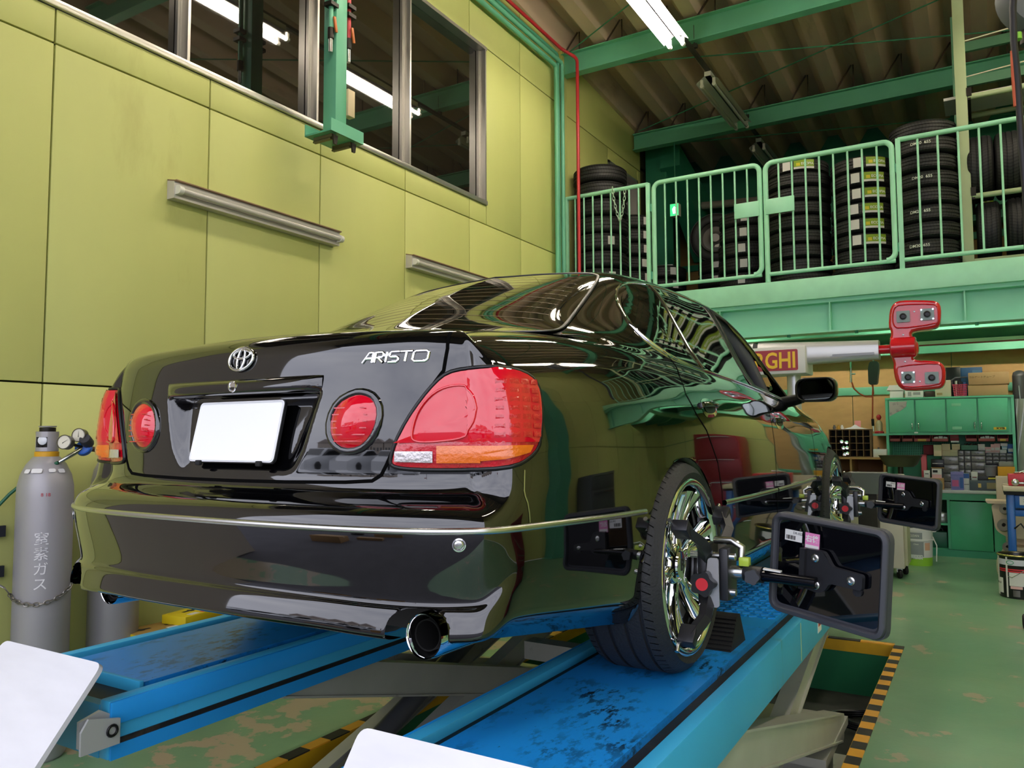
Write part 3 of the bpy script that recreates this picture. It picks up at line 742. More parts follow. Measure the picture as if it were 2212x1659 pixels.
def floor_mat():
    m = bpy.data.materials.new('floor_green'); m.use_nodes = True; nt = m.node_tree; b = nt.nodes['Principled BSDF']
    tc = nt.nodes.new('ShaderNodeTexCoord')
    def noise(scale, det, mp=None):
        n = nt.nodes.new('ShaderNodeTexNoise'); n.inputs['Scale'].default_value = scale; n.inputs['Detail'].default_value = det; n.inputs['Roughness'].default_value = .6
        nt.links.new(tc.outputs['Object'], n.inputs['Vector']); return n.outputs['Fac']
    def ramp(src, stops):
        r = nt.nodes.new('ShaderNodeValToRGB'); e = r.color_ramp.elements
        while len(e) < len(stops): e.new(.5)
        for k, (p, c) in enumerate(stops): e[k].position = p; e[k].color = (*c, 1)
        nt.links.new(src, r.inputs['Fac']); return r.outputs['Color']
    def mix(f, a, c):
        x = nt.nodes.new('ShaderNodeMix'); x.data_type = 'RGBA'
        nt.links.new(f, x.inputs['Factor']); nt.links.new(a, x.inputs[6])
        if isinstance(c, tuple): x.inputs[7].default_value = (*c, 1)
        else: nt.links.new(c, x.inputs[7])
        return x.outputs[2]
    base = ramp(noise(.9, 4), [(.3, lin('#5c8767')), (.7, lin('#7a9d78'))])
    dust = ramp(noise(2.3, 8), [(.50, (0,0,0)), (.72, (.42,)*3)])
    c1 = mix(dust, base, lin('#84946c'))
    # bare concrete where the paint has flaked off; heavier on the strip left of the pit
    sep = nt.nodes.new('ShaderNodeSeparateXYZ'); nt.links.new(tc.outputs['Object'], sep.inputs[0])
    mr = nt.nodes.new('ShaderNodeMapRange'); mr.inputs['From Min'].default_value = -2.6; mr.inputs['From Max'].default_value = -2.9; mr.inputs['To Min'].default_value = -.03; mr.inputs['To Max'].default_value = .09; nt.links.new(sep.outputs['X'], mr.inputs['Value'])
    ad = nt.nodes.new('ShaderNodeMath'); ad.operation = 'ADD'; nt.links.new(noise(3.1, 6), ad.inputs[0]); nt.links.new(mr.outputs['Result'], ad.inputs[1])
    bare = ramp(ad.outputs[0], [(.595, (0,0,0)), (.610, (1,1,1))])
    c2 = mix(bare, c1, lin('#a3967c'))
    nt.links.new(c2, b.inputs['Base Color']); b.inputs['Roughness'].default_value = .30; b.inputs['Specular IOR Level'].default_value = .45
    bp = nt.nodes.new('ShaderNodeBump'); bp.inputs['Strength'].default_value = .12; bp.inputs['Distance'].default_value = .01; nt.links.new(noise(9, 3), bp.inputs['Height']); nt.links.new(bp.outputs['Normal'], b.inputs['Normal'])
    return m
M_floor = floor_mat()
PX0, PX1, PY0, PY1, PZ = -2.69, -.58, .45, 5.98, -.36
def ringfloor(name, xs, ys, z0, z1, m):
    V = [(x, y, z) for z in (z1, z0) for y in ys for x in xs]; F = []
    for j in range(3):
        for i in range(3):
            if i == 1 and j == 1: continue
            a = j*4+i; F.append((a, a+1, a+5, a+4)); F.append((16+a, 16+a+4, 16+a+5, 16+a+1))
    return mobj(name, V, F, m, None, 0)
tag(ringfloor('floor', (XW, PX0, PX1, XR), (YF, PY0, PY1, YB), -.02, 0, M_floor), kind='structure')
b = MB(); b.add([(PX0,PY0,0),(PX1,PY0,0),(PX1,PY1,0),(PX0,PY1,0),(PX0,PY0,PZ),(PX1,PY0,PZ),(PX1,PY1,PZ),(PX0,PY1,PZ)], [(0,4,5,1),(1,5,6,2),(2,6,7,3),(3,7,4,0)])
tag(b.build('wall_pit', mat('pit_green', '#1f6a45', rough=.35, var=.1, vscale=2), smooth=0), kind='structure')
b = MB(); b.b2((PX0,PY0,PZ-.02),(PX1,PY1,PZ)); tag(b.build('floor_pit', mat('pit_floor', '#2f322d', rough=.8, var=.3, vscale=6)), kind='structure')
# hazard edging around the pit: one piece per stripe
M_hy = mat('hazard_yellow', '#e0a02c', rough=.5, var=.08, vscale=9, dirt='#6b5020', dscale=9, damt=.55)
M_hb = mat('hazard_black', '#2a2823', rough=.7, var=.3, vscale=12)
M_hy2 = mat('angle_yellow', '#c79a12', rough=.5, var=.1, vscale=7)
def hazard(n, x0, y0, x1, y1, wx, wy, step=.097):
    r = tag(empty('trim_%d' % n, (x0, y0, 0)), kind='structure')
    L = math.hypot(x1-x0, y1-y0); k = int(L/step); dx, dy = (x1-x0)/k, (y1-y0)/k
    for i in range(k):
        b = MB(); ax, ay = x0+dx*i, y0+dy*i
        b.b2((min(ax, ax+dx)-abs(wx)*(dx == 0)*(wx < 0), min(ay, ay+dy)-abs(wy)*(dy == 0)*(wy < 0), 0), (max(ax, ax+dx)+abs(wx)*(dx == 0)*(wx > 0), max(ay, ay+dy)+abs(wy)*(dy == 0)*(wy > 0), .006))
        b.build('stripe', M_hy if i % 2 else M_hb, r, 0)
    b = MB()
    b.b2((min(x0, x1)-.004, min(y0, y1)-.004, -.075), (max(x0, x1)+.004, max(y0, y1)+.004, 0)); b.build('angle_iron', M_hy2, r, 0)
hazard(1, PX1, PY0, PX1, PY1, .062, 0); hazard(2, PX0, PY1, PX1, PY1, 0, .05, .20); hazard(3, PX0, PY0, PX0, PY1, -.062, 0, .13)
# ---- left wall: single panels with open joints
wl = tag(empty('wall_left', (XW, 0, 0)), kind='structure')
b = MB(); b.b2((XW-.16, .7, 0), (XW-.035, YB, 3.56)); b.b2((XW-.16, 6.02, 3.56), (XW-.035, 8.8, 5.06)); b.b2((XW-.16, YF, 5.06), (XW-.035, YB, 6.6)); b.b2((XW-.16, 8.8, 4.84), (XW-.035, 9.88, 5.06)); b.b2((XW-.16, 9.76, 2.85), (XW-.035, YB, 5.1))
b.build('wall_backing', M_dark, wl, 0)
JY = [.70,1.17,2.08,2.99,3.90,4.83,5.74,6.65,7.50]; g = .0045
def panel(y0, y1, z0, z1):
    b = MB(); b.box((XW-.0125, (y0+y1)/2, (z0+z1)/2), (.025, y1-y0-2*g, z1-z0-2*g), ch=.003); b.build('panel', M_lime, wl, 30)
for i in range(len(JY)-1):
    y0, y1 = JY[i], JY[i+1]
    panel(y0, y1, 0, 1.69); panel(y0, y1, 1.69, 3.375); panel(y0, y1, 5.06, 6.5)
    if y1 <= 5.8: panel(y0, y1, 3.375, 3.555)
    elif y0 > 6: panel(max(y0, 6.02), y1, 3.375, 5.06)
panel(5.74, 6.02, 3.375, 3.555); panel(6.02, 6.65, 3.375, 5.06)
for y0, y1, z0, z1 in ((7.62,8.8,2.85,5.0),(9.76,9.88,2.85,5.0),(8.8,9.76,4.84,5.0),(7.62,9.88,5.0,6.4),(7.50,8.8,0,2.85),(8.8,9.88,0,2.85)): panel(y0, y1, z0, z1)
b = MB(); b.b2((XW-.025, 7.50, 2.85), (XW+.045, 7.60, 6.3)); b.build('wall_pilaster', M_lime, wl, 0)
# doorway on the upper floor
dw = tag(empty('door_1', (XW, 9.28, 2.85)), kind='structure')
b = MB(); b.b2((XW-.14, 8.80, 2.85), (XW+.012, 8.835, 4.84)); b.b2((XW-.14, 9.725, 2.85), (XW+.012, 9.76, 4.84)); b.b2((XW-.14, 8.80, 4.805), (XW+.012, 9.76, 4.84)); b.build('door_frame', M_alu, dw, 0)
b = MB(); b.b2((XW-.13, 8.835, 2.85), (XW-.09, 9.725, 4.805)); b.build('door_leaf', mat('door_grey', '#8f8d92', rough=.4), dw, 0)
# ---- window band in the left wall
wn = tag(empty('window_1', (XW, 3.5, 3.56)), kind='structure')
MY = [.79, 1.81, 2.83, 3.855, 4.88, 6.0]
b = MB(); b.b2((XW-.12, .7, 3.555), (XW+.018, 6.02, 3.595), ch=.004); b.build('window_sill', M_alu, wn, 30)
b = MB(); b.b2((XW-.12, .7, 5.03), (XW+.012, 6.02, 5.06)); b.build('window_head', M_alu, wn, 0)
for y in MY:
    w = .018 if y < 6 else .02
    b = MB(); b.b2((XW-.075, y-.034, 3.595), (XW-.050, y-.020, 5.03)); b.b2((XW-.11, y-.022, 3.595), (XW-.045, y-.006, 5.03)); b.b2((XW-.12, y-.009, 3.595), (XW+.010, y+.009, 5.03)); b.build('mullion', M_alu, wn, 0)
for y0, y1 in zip(MY[:-1], MY[1:]):
    b = MB(); b.b2((XW-.086, y0+.012, 3.595), (XW-.080, y1-.01, 5.03)); b.build('pane', M_pane, wn, 0)
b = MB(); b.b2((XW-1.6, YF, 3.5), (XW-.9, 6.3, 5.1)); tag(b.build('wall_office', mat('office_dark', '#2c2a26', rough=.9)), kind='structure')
# ---- back wall: tan boards with green rails, upper floor wall above
wb = tag(empty('wall_back', (0, YB, 0)), kind='structure')
b = MB(); b.b2((XW-.3, YB+.02, 0), (XR+.2, YB+.12, 6.4)); b.build('wall_backing', M_greend, wb, 0)
for i in range(6):
    x0 = -3.85 + i*1.175
    if i > 3: break
    for z0, z1 in ((.06,.96),(1.0,1.96),(2.06,2.62)):
        b = MB(); b.box((x0+.585, YB+.006, (z0+z1)/2), (1.168, .02, z1-z0), ch=.002); b.build('board', M_board, wb, 0)
    for z0, z1 in ((3.0,3.9),(3.95,4.75)):
        b = MB(); b.box((x0+.585, YB+.006, (z0+z1)/2), (1.168, .02, z1-z0), ch=.002); b.build('board', mat('board_dark', '#7b6038', rough=.8, var=.1), wb, 0)
for i in range(3):
    for z0, z1 in ((0,1.69),(1.69,2.78)):
        b = MB(); b.box((.86+.39+i*.79, YB+.006, (z0+z1)/2), (.78,.02,z1-z0-.009)); b.build('panel', M_lime, wb, 0)
for z0, z1 in ((1.955,2.06),(.955,1.02)):
    b = MB(); b.b2((XW, YB-.03, z0), (.85, YB+.02, z1), ch=.004); b.build('rail', M_green, wb, 30)
for z0, z1 in ((3.88,3.97),):
    b = MB(); b.b2((XW, YB-.03, z0), (XR, YB+.02, z1), ch=.004); b.build('rail', M_greend, wb, 30)
# ---- right wall and front wall with the open gateway (behind the camera)
wr = tag(empty('wall_right', (XR, 0, 0)), kind='structure')
b = MB(); b.b2((XR+.02, YF, 0), (XR+.14, YB, 6.4)); b.build('wall_backing', M_dark, wr, 0)
for i in range(13):
    y0 = YF + i*.9038
    for z0, z1 in ((0,1.69),(1.69,3.375),(3.375,5.06),(5.06,6.4)):
        b = MB(); b.box((XR+.0125, y0+.4535, (z0+z1)/2), (.025, .895, z1-z0-.009)); b.build('panel', M_lime, wr, 0)
b = MB(); b.b2((XW-.2, YF-.25, 4.2), (XR+.2, YF, 6.6)); tag(b.build('wall_front', mat('lintel_grey', '#5b5753', rough=.7)), kind='structure')
b = MB(); b.b2((XW-.3, YF-.32, 0), (XW+.01, .70, 6.5)); tag(b.build('wall_gate_pier', mat('pier_beige', '#a79d90', rough=.7)), kind='structure')
# ---- folded roof: one trapezoid sheet per rib
rf = tag(empty('ceiling', (0, 5, 5.7)), kind='structure')
def zroof(y): return 5.66 - .075*(y-7.55)
for i in range(20):
    x0 = XW + i*.5 - .02
    if x0 > XR: break
    prof = [(0,0),(.07,0),(.19,.19),(.31,.19),(.43,0),(.5,0)]
    y0, y1 = YF-.3, YB+.1
    P = np.array([[(x0+a, y, zroof(y)+c) for a, c in prof] for y in (y0, y1)]); b = MB(); b.grid(P)
    b.build('roof_sheet', M_roof, rf, 0)
b = MB(); b.add([(XW-.2,YF-.3,zroof(YF-.3)+.30),(XR+.2,YF-.3,zroof(YF-.3)+.30),(XR+.2,YB+.2,zroof(YB)+.30),(XW-.2,YB+.2,zroof(YB)+.30)], [(0,1,2,3)]); b.build('roof_deck', M_dark, rf, 0)
# ---- roof beams with ridge stays
def hbeam(y, z0, z1, x0, x1, lab):
    t = thing('roof_beam', lab, 'beam', (x0, y, z0), 'roof beams')
    fw = .11
    b = MB(); b.b2((x0, y-.006, z0), (x1, y+.006, z1)); b.build('web', M_green, t, 0)
    b = MB(); b.b2((x0, y-fw/2, z0-.006), (x1, y+fw/2, z0+.006)); b.build('bottom_flange', M_green, t, 0)
    b = MB(); b.b2((x0, y-fw/2, z1-.006), (x1, y+fw/2, z1+.006)); b.build('top_flange', M_green, t, 0)
    i = 0
    while True:
        xr = XW - .02 + i*.5 + .25; i += 1
        if xr > x1: break
        zr = zroof(y) + .185
        b = MB(); b.tube([(xr, y, z1), (xr, y, zr)], .007, 6); b.tube([(xr-.20, y, z1+.01), (xr-.02, y, zr)], .009, 6); b.build('ridge_stay', mat('stay_brown', '#4a3a2e', rough=.7), t, 40)
    return t
hbeam(7.55, 5.385, 5.615, -3.84, XR, 'green steel roof beam crossing above the mezzanine railing, nearer of the two in view')
hbeam(9.6, 5.195, 5.40, -3.84, XR, 'green steel roof beam farther back, over the tyre stacks')
hbeam(4.6, 5.70, 5.93, -3.84, XR, 'green steel roof beam overhead, mirrored in the wall window')
hbeam(1.5, 5.93, 6.14, -3.84, XR, 'green steel roof beam overhead nearest the gateway')
# thin brace rods under the roof
def rod(p, q, lab, r=.007):
    b = MB(); b.tube([p, q], r, 6); tag(b.build('brace_rod', mat('rod_green', '#3f8a68', rough=.5), None, 60), lab, 'rod', 'roof brace rods')
rod((-3.75,7.62,5.5), (2.2,9.53,5.33), 'thin green brace rod running back to the right from the nearer roof beam')
rod((-3.75,9.53,5.42), (1.6,7.62,5.60), 'thin green brace rod crossing above the unlit lamp')
rod((-3.75,7.48,5.60), (1.5,4.67,5.83), 'thin green brace rod near the lit lamp at the wall corner')
rod((-3.75,9.62,5.25), (2.0,11.3,5.2), 'thin brace rod behind the farther roof beam, sloping right')
# ---- upper-floor back corner: deep green portal column and haunch
t = thing('portal_frame', 'deep green steel column and haunch at the far end of the lime wall', 'column', (-3.7, 10.2, 2.85))
b = MB(); b.b2((-3.84,10.0,2.85), (-3.55,10.25,5.4)); b.build('column', M_greend, t, 0)
b = MB(); b.prism([(9.95,5.3),(9.95,5.02),(11.35,4.0),(11.35,4.9)], (-3.62,0,0), (0,1,0), (0,0,1), (.28,0,0)); b.build('haunch', M_greend, t, 0)
t = thing('upper_girder', 'dark green riveted girder on the wall behind the tyre stacks', 'beam', (0, 11.2, 3.95))
b = MB(); b.b2((-3.3,11.15,4.05), (XR,11.3,4.72)); b.build('girder_web', M_greend, t, 0)
for z in (4.05, 4.72):
    b = MB(); b.b2((-3.3,11.05,z-.012), (XR,11.35,z+.012)); b.build('girder_flange', M_greend, t, 0)
# pipe along it
b = MB(); b.tube([at(1440,450,Y=10.9), at(1452,447,Y=10.9), at(1500,446,Y=10.9), at(1560,441,Y=10.9), at(1760,420,Y=10.9)], .055, 12)
t2 = thing('duct_pipe', 'grey white pipe running behind the railing below the dark girder', 'pipe', at(1452,447,Y=10.9))
b.build('pipe_run', mat('pipe_grey', '#8d857c', rough=.6), t2, 60)
b = MB(); b.tube([at(1480,447,Y=10.9), at(1500,446,Y=10.9)], .066, 12); b.build('pipe_collar', MATS['pipe_grey'], t2, 60)
# ---- mezzanine
mz = thing('mezzanine_front_beam', 'light green steel edge beam of the mezzanine under the tyre railing', 'beam', (0, 7.5, 2.35))
X0, X1 = XW+.02, XR
b = MB(); b.b2((X0,7.46,2.655), (X1,7.50,2.85), ch=.004); b.build('fascia', M_railg, mz, 30)
b = MB(); b.b2((X0,7.50,2.62), (X1,7.62,2.655)); b.build('top_flange', M_mezz_lit, mz, 0)
b = MB(); b.b2((X0,7.585,2.365), (X1,7.60,2.63)); b.build('web', M_mezz_lit, mz, 0)
b = MB(); b.b2((X0,7.50,2.35), (X1,7.68,2.368)); b.build('bottom_flange', M_mezz_lit, mz, 0)
for x in (-3.2,-2.15,-1.155,-.1,.95,2.0,3.05):
    b = MB(); b.b2((x-.006,7.505,2.368), (x+.006,7.59,2.62)); b.build('stiffener', M_mezz_lit, mz, 0)
for x in (-1.52,-.94,-.02,-2.3,.6):
    b = MB(); b.cyl((x,7.53,2.352), (x,7.53,2.325), .016, 6); b.build('bolt', M_greend, mz, 0)
b = MB(); b.b2((XW+.01,7.50,2.78), (XR,YB,2.85)); tag(b.build('floor_mezzanine', M_greend), kind='structure')
for y in (8.7, 9.9, 11.1):
    t = thing('mezzanine_joist', 'green steel joist under the mezzanine floor, %s behind the front beam' % {8.7:'first',9.9:'second',11.1:'last'}[y], 'beam', (0,y,2.45), 'mezzanine joists')
    b = MB(); b.b2((XW+.05,y-.05,2.44), (XR,y+.05,2.46)); b.build('flange', M_green, t, 0)
    b = MB(); b.b2((XW+.05,y-.006,2.46), (XR,y+.006,2.78)); b.build('web', M_green, t, 0)
for x in (-2.6, 1.9):
    t = thing('mezzanine_cross_beam', 'green beam running back under the mezzanine floor, %s' % ('over the car bonnet' if x < 0 else 'right of the tool cabinet'), 'beam', (x,9,2.4), 'mezzanine cross beams')
    b = MB(); b.b2((x-.06,7.62,2.40), (x+.06,11.3,2.42)); b.build('flange', M_green, t, 0); b = MB(); b.b2((x-.006,7.62,2.42), (x+.006,11.3,2.78)); b.build('web', M_greend, t, 0)
t = thing('lamp_strip', 'pale strip light housing with red edge under the mezzanine', 'light', at(1985,742,Y=8.9))
p0, p1 = at(1975,744,Y=8.9), at(2260,732,Y=8.9)
b = MB(); b.b2((p0[0],8.86,p0[2]-.012), (p1[0],8.94,p0[2]+.022)); b.build('housing', mat('strip_cream', '#d6e2c0', rough=.4), t, 0)
b = MB(); b.b2((p0[0],8.86,p0[2]-.020), (p1[0],8.94,p0[2]-.012)); b.build('edge', mat('strip_red', '#a02a28', rough=.5), t, 0)
# railing panels
def rail_panel(x0, x1, lab, n, gate=0, post=(1,1)):
    t = thing('railing_gate' if gate else 'mezzanine_railing', lab, 'railing', (x0, 7.52, 2.85), 'mezzanine railing')
    y = 7.52; zt, zb = 4.0, 2.925; r = .019
    if gate:
        c = .07; P = [(x0,y,2.86),(x0,y,zt-c)] + arc((x0+c,y,zt-c), c, 180, 90, 5) + [(x1-c,y,zt)] + arc((x1-c,y,zt-c), c, 90, 0, 5) + [(x1,y,2.95+c)] + (arc((x1-c,y,2.945+c), c, 0, -90, 5) if gate > 0 else [(x1,y,2.86)])
        if gate < 0: P = [(x0+x1-p[0], p[1], p[2]) for p in (np.array(q) for q in P)][::-1] if False else P
        b = MB(); b.tube(P, .024, 10); b.build('gate_frame', M_railg, t, 60)
    else:
        b = MB(); b.tube([(x0,y,zt),(x1,y,zt)], .022, 10); b.build('top_rail', M_railg, t, 60)
        for x, k in ((x0, post[0]), (x1, post[1])):
            if k: b = MB(); b.b2((x-.02,y-.02,2.85), (x+.02,y+.02,zt+.01), ch=.003); b.build('post', M_railg, t, 30)
    b = MB(); b.tube([(x0,y,zb+.01),(x1,y,zb+.01)], r, 8); b.build('bottom_rail', M_railg, t, 60)
    for i in range(1, n+1):
        x = x0 + (x1-x0)*i/(n+1); b = MB(); b.tube([(x,y,zb),(x,y,zt-.01)], .0095, 7); b.build('baluster', M_railg, t, 60)
    return t
rail_panel(-3.80, -2.865, 'fixed light green railing panel beside the lime wall with a chain hung on it', 8, 0, (1,1))
g1 = rail_panel(-2.805, -1.745, 'light green railing gate left of the central latch', 8, 1)
g2 = rail_panel(-1.69, -.605, 'light green railing gate right of the central latch', 8, 1)
g3 = rail_panel(-.555, .36, 'light green fixed railing panel in front of the tall tyre rack', 5, 0, (1,1))
rail_panel(.42, 2.6, 'light green fixed railing panel at the right edge', 11, 0, (1,1))
for t, x0, x1 in ((g1,-1.985,-1.75),(g2,-1.69,-1.43)):
    b = MB(); b.b2((x0,7.49,3.50), (x1,7.505,3.645), ch=.003); b.build('latch_plate', M_railg, t, 30)
for t, x in ((g1,-2.835),(g2,-.58)):
    for z in (3.05,3.75):
        b = MB(); b.cyl((x,7.52,z-.04),(x,7.52,z+.04),.016,8); b.b2((x-.028,7.512,z-.03),(x+.028,7.528,z+.03)); b.build('hinge', M_greenm, t, 40)
# chain on the first panel
ch = thing('railing_chain', 'pale chain hanging in a loop from the railing in front of the left tyre stack', 'chain', (-3.15,7.49,3.95))
pa = [at(1323,404,Y=7.48), at(1325,425,Y=7.48), at(1330,450,Y=7.48), at(1337,475,Y=7.48), at(1341,474,Y=7.48), at(1346,450,Y=7.48), at(1349,425,Y=7.48), at(1350,404,Y=7.48)]
pp = []
for i in range(len(pa)-1):
    for k in range(3): pp.append(pa[i]*(1-k/3)+pa[i+1]*k/3)
M_chain = mat('chain_pale', '#b9d2bb', rough=.4, metal=.3)
for i in range(len(pp)-1):
    d = pp[i+1]-pp[i]; L = np.linalg.norm(d); d /= L; s = np.cross(d, (0,1,0)) if i % 2 else np.array([0,1.,0]); c = (pp[i]+pp[i+1])/2
    b = MB(); b.tube([c + d*L*.68*math.cos(t) + s*.012*math.sin(t) for t in np.linspace(0, 2*math.pi, 12, endpoint=False)], .0035, 6, True); b.build('link', M_chain, ch, 60)
# exit sign
t = thing('exit_sign', 'small green lit emergency exit sign seen through the railing', 'sign', at(1458,455,Y=9.6))
p = at(1459,455,Y=9.6)
b = MB(); b.box(p, (.12,.09,.165), ch=.006); b.build('housing', mat('sign_housing', '#d9dacb', rough=.5), t, 30)
b = MB(); b.box(p+np.array([.0,-.047,0]), (.105,.004,.15)); b.build('sign_face', mat('exit_green', '#2fae62', rough=.4, emit='#38d878', estr=1.6), t, 0)
b = MB(); q = p+np.array([.005,-.050,0]); b.add([q+np.array(d) for d in ((-.02,0,-.05),(.02,0,-.05),(.025,0,.02),(-.005,0,.045),(-.03,0,.01))], [(0,1,2,3,4)]); b.build('sign_figure', mat('exit_white', '#ffffff', rough=.4, emit='#e8ffe8', estr=3), t, 0)

b = MB(); b.tube([p+np.array([0,0,.08]), (p[0],9.6,5.19)], .008, 6); b.build('hanger', M_greend, t, 60)
# ------------------------------------------------------------------ fluorescent lamps
M_lampw = mat('lamp_white', '#e9e6df', rough=.35)
M_tubeoff = mat('tube_off', '#cfcac2', rough=.2, coat=.5)
M_tubeon = mat('tube_lit', '#ffffff', rough=.3, emit='#fff3df', estr=TUBE_STRENGTH)
def twin_lamp(x, y0, y1, z, lit, lab, grp='twin tube lamps hung under the roof'):
    t = thing('twin_tube_lamp', lab, 'lamp', (x, (y0+y1)/2, z), grp)
    prof = [(-.125,0),(-.118,.012),(-.03,.07),(.03,.07),(.118,.012),(.125,0)]
    b = MB(); b.grid(np.array([[(x+a, y, z+c) for a, c in prof] for y in (y0, y1)])); b.grid(np.array([[(x+a*.98, y, z+c+.006) for a, c in prof] for y in (y0, y1)]), True); b.build('reflector', M_lampw, t, 0)
    b = MB(); b.b2((x-.035,y0,z+.07), (x+.035,y1,z+.12)); b.build('ballast_box', M_lampw, t, 0)
    for s in (-1, 1):
        b = MB(); b.cyl((x+s*.065,y0+.03,z-.028),(x+s*.065,y1-.03,z-.028),.0165,12); b.build('tube', M_tubeon if lit else M_tubeoff, t, 60)
        for y in (y0+.012, y1-.012):
            b = MB(); b.cyl((x+s*.065,y-.012,z-.028),(x+s*.065,y+.02,z-.028),.021,10); b.box((x+s*.065,y,z+.005),(.03,.02,.07)); b.build('socket', M_lampw, t, 40)
    return t
twin_lamp(-2.38, 5.74, 7.07, 5.17, 1, 'lit twin fluorescent lamp hanging below the nearer roof beam')
twin_lamp(-2.38, 3.72, 5.06, 5.17, 1, 'lit twin fluorescent lamp seen as the left reflection in the wall window')
twin_lamp(-2.38, 1.9, 3.2, 5.17, 1, 'lit twin fluorescent lamp over the rear of the car')
twin_lamp(-2.38, 8.05, 9.42, 5.17, 0, 'unlit twin fluorescent lamp between the two roof beams')
twin_lamp(-2.38, 10.25, 11.3, 5.17, 0, 'unlit twin fluorescent lamp behind the farther roof beam')
k = 0
for x in (1.3,):
    for y in (.6, 2.6, 4.6, 6.1):
        twin_lamp(x, y, y+1.3, 5.17, 1, 'lit twin fluorescent lamp above the %s aisle, %s from the gateway' % ('right' if x < 2 else 'far right', ORD[[.6,2.6,4.6,6.1].index(y)]), 'lit lamps over the right half of the shop'); k += 1
t = thing('lamp_rail', 'dark rail carrying the row of tube lamps below the roof', 'rail', (-2.38, 6, 5.3))
b = MB(); b.b2((-2.40,1.5,5.292), (-2.36,11.3,5.325)); b.build('channel', mat('rail_dark', '#4c4a44', rough=.5, metal=.5), t, 0)
for y in (4.6, 7.55, 9.6):
    b = MB(); b.tube([(-2.36,y,5.32),(-2.36,y,zroof(y)-.1)], .008, 6); b.b2((-2.40,y-.02,5.32),(-2.33,y+.02,5.36)); b.build('hanger', MATS['rail_dark'], t, 40)
for x in (1.3,):
    t = thing('lamp_rail', 'rail carrying the lamps above the %s aisle' % ('right' if x < 2 else 'far right'), 'rail', (x, 4, 5.3))
    b = MB(); b.b2((x-.02,.4,5.292), (x+.02,7.5,5.325)); b.build('channel', MATS['rail_dark'], t, 0)
    for y in (1.5, 4.6, 7.5):
        b = MB(); b.tube([(x,y,5.32),(x,y,zroof(y)+.05)], .008, 6); b.build('hanger', MATS['rail_dark'], t, 40)
# lamps fixed under the mezzanine floor, behind the edge beam
for x, y, w_ in ((-2.6,8.35,'over the car bonnet'),(-.3,8.35,'over the aisle in front of the workbench'),(1.9,8.35,'over the right edge'),(-1.6,10.4,'over the tan shelf'),(.6,10.4,'over the workbench')):
    t = thing('mezzanine_lamp', 'lit tube lamp under the mezzanine floor ' + w_, 'lamp', (x, y, 2.76), 'lamps under the mezzanine')
    b = MB(); b.b2((x-.64,y-.06,2.745),(x+.64,y+.06,2.779)); b.build('housing', M_lampw, t, 0)
    b = MB(); b.cyl((x-.6,y,2.722),(x+.6,y,2.722),.0165,12); b.build('tube', M_tubeon, t, 60)
# wall lamps (unlit)
def wall_lamp(y0, y1, z, lab):
    x = XW; t = thing('wall_tube_lamp', lab, 'lamp', (x, (y0+y1)/2, z), 'unlit wall lamps')
    b = MB(); b.prism([(0,-.045),(.062,-.045),(.062,.050),(0,.062)], (x, y0, z), (1,0,0), (0,0,1), (0,y1-y0,0)); b.build('housing', mat('lamp_grey', '#cfc9c3', rough=.4, metal=.2), t, 0)
    b = MB(); b.prism([(.0,.062),(.066,.048),(.082,.050),(.082,.056),(.066,.056),(.0,.070)], (x, y0, z), (1,0,0), (0,0,1), (0,y1-y0,0)); b.build('rusty_top', mat('lamp_rust', '#8a7058', rough=.6, metal=.4, var=.3), t, 0)
    b = MB(); b.cyl((x+.088,y0+.03,z-.002),(x+.088,y1-.03,z-.002),.0165,12); b.build('tube', M_tubeoff, t, 60)
    for y in (y0+.005, y1-.03):
        b = MB(); b.cyl((x+.088,y,z-.002),(x+.088,y+.028,z-.002),.024,12); b.box((x+.07,y+.014,z),(.03,.026,.05)); b.build('socket', M_lampw, t, 40)
    return t
wall_lamp(2.72, 4.03, 2.80, 'unlit grey tube lamp on the lime wall below the window, nearer one')
wall_lamp(4.84, 6.15, 2.80, 'unlit grey tube lamp on the lime wall just above the car roof')
# ------------------------------------------------------------------ hanging post with air and water taps
t = thing('service_post', 'green square post hanging in front of the wall window with air taps', 'post', (-3.55, 3.70, 3.35))
px, py = -3.55, 3.70
b = MB(); b.b2((px-.055,py-.05,3.375), (px+.055,py+.05,6.1), ch=.004); b.build('post', M_green, t, 30)
b = MB(); b.b2((px-.11,py-.15,3.345), (px+.11,py+.15,3.357)); b.build('foot_plate', M_greenm, t, 0)
b = MB(); b.b2((px+.105,py-.15,3.345), (px+.115,py+.15,3.425)); b.build('plate_lip', M_green, t, 0)
b = MB(); b.b2((px-.115,py-.15,3.345), (px-.105,py+.15,3.425)); b.build('plate_lip', M_green, t, 0)
M_drk = mat('tap_dark', '#2c2823', rough=.45, metal=.5)
for y in (py-.09, py+.08):
    b = MB(); b.b2((px-.08,y-.018,3.325), (px+.08,y+.018,3.345)); b.b2((px-.09,y-.012,3.315),(px+.06,y+.012,3.326)); hk = b.build('hook_clamp', mat('clamp_olive', '#6a6448', rough=.5, metal=.4), t, 0)
    b = MB(); b.prism([(-.022,0),(.022,0),(.012,-.06),(-.012,-.06)], (px+.085, y, 3.335), (0,1,0), (0,0,1), (.012,0,0)); b.build('hook', M_drk, t, 0)
b = MB(); b.b2((px+.02,py+.05,3.52), (px+.07,py+.115,3.70), ch=.004); b.build('socket_box', mat('socket_cream', '#d3bf9c', rough=.5), t, 30)
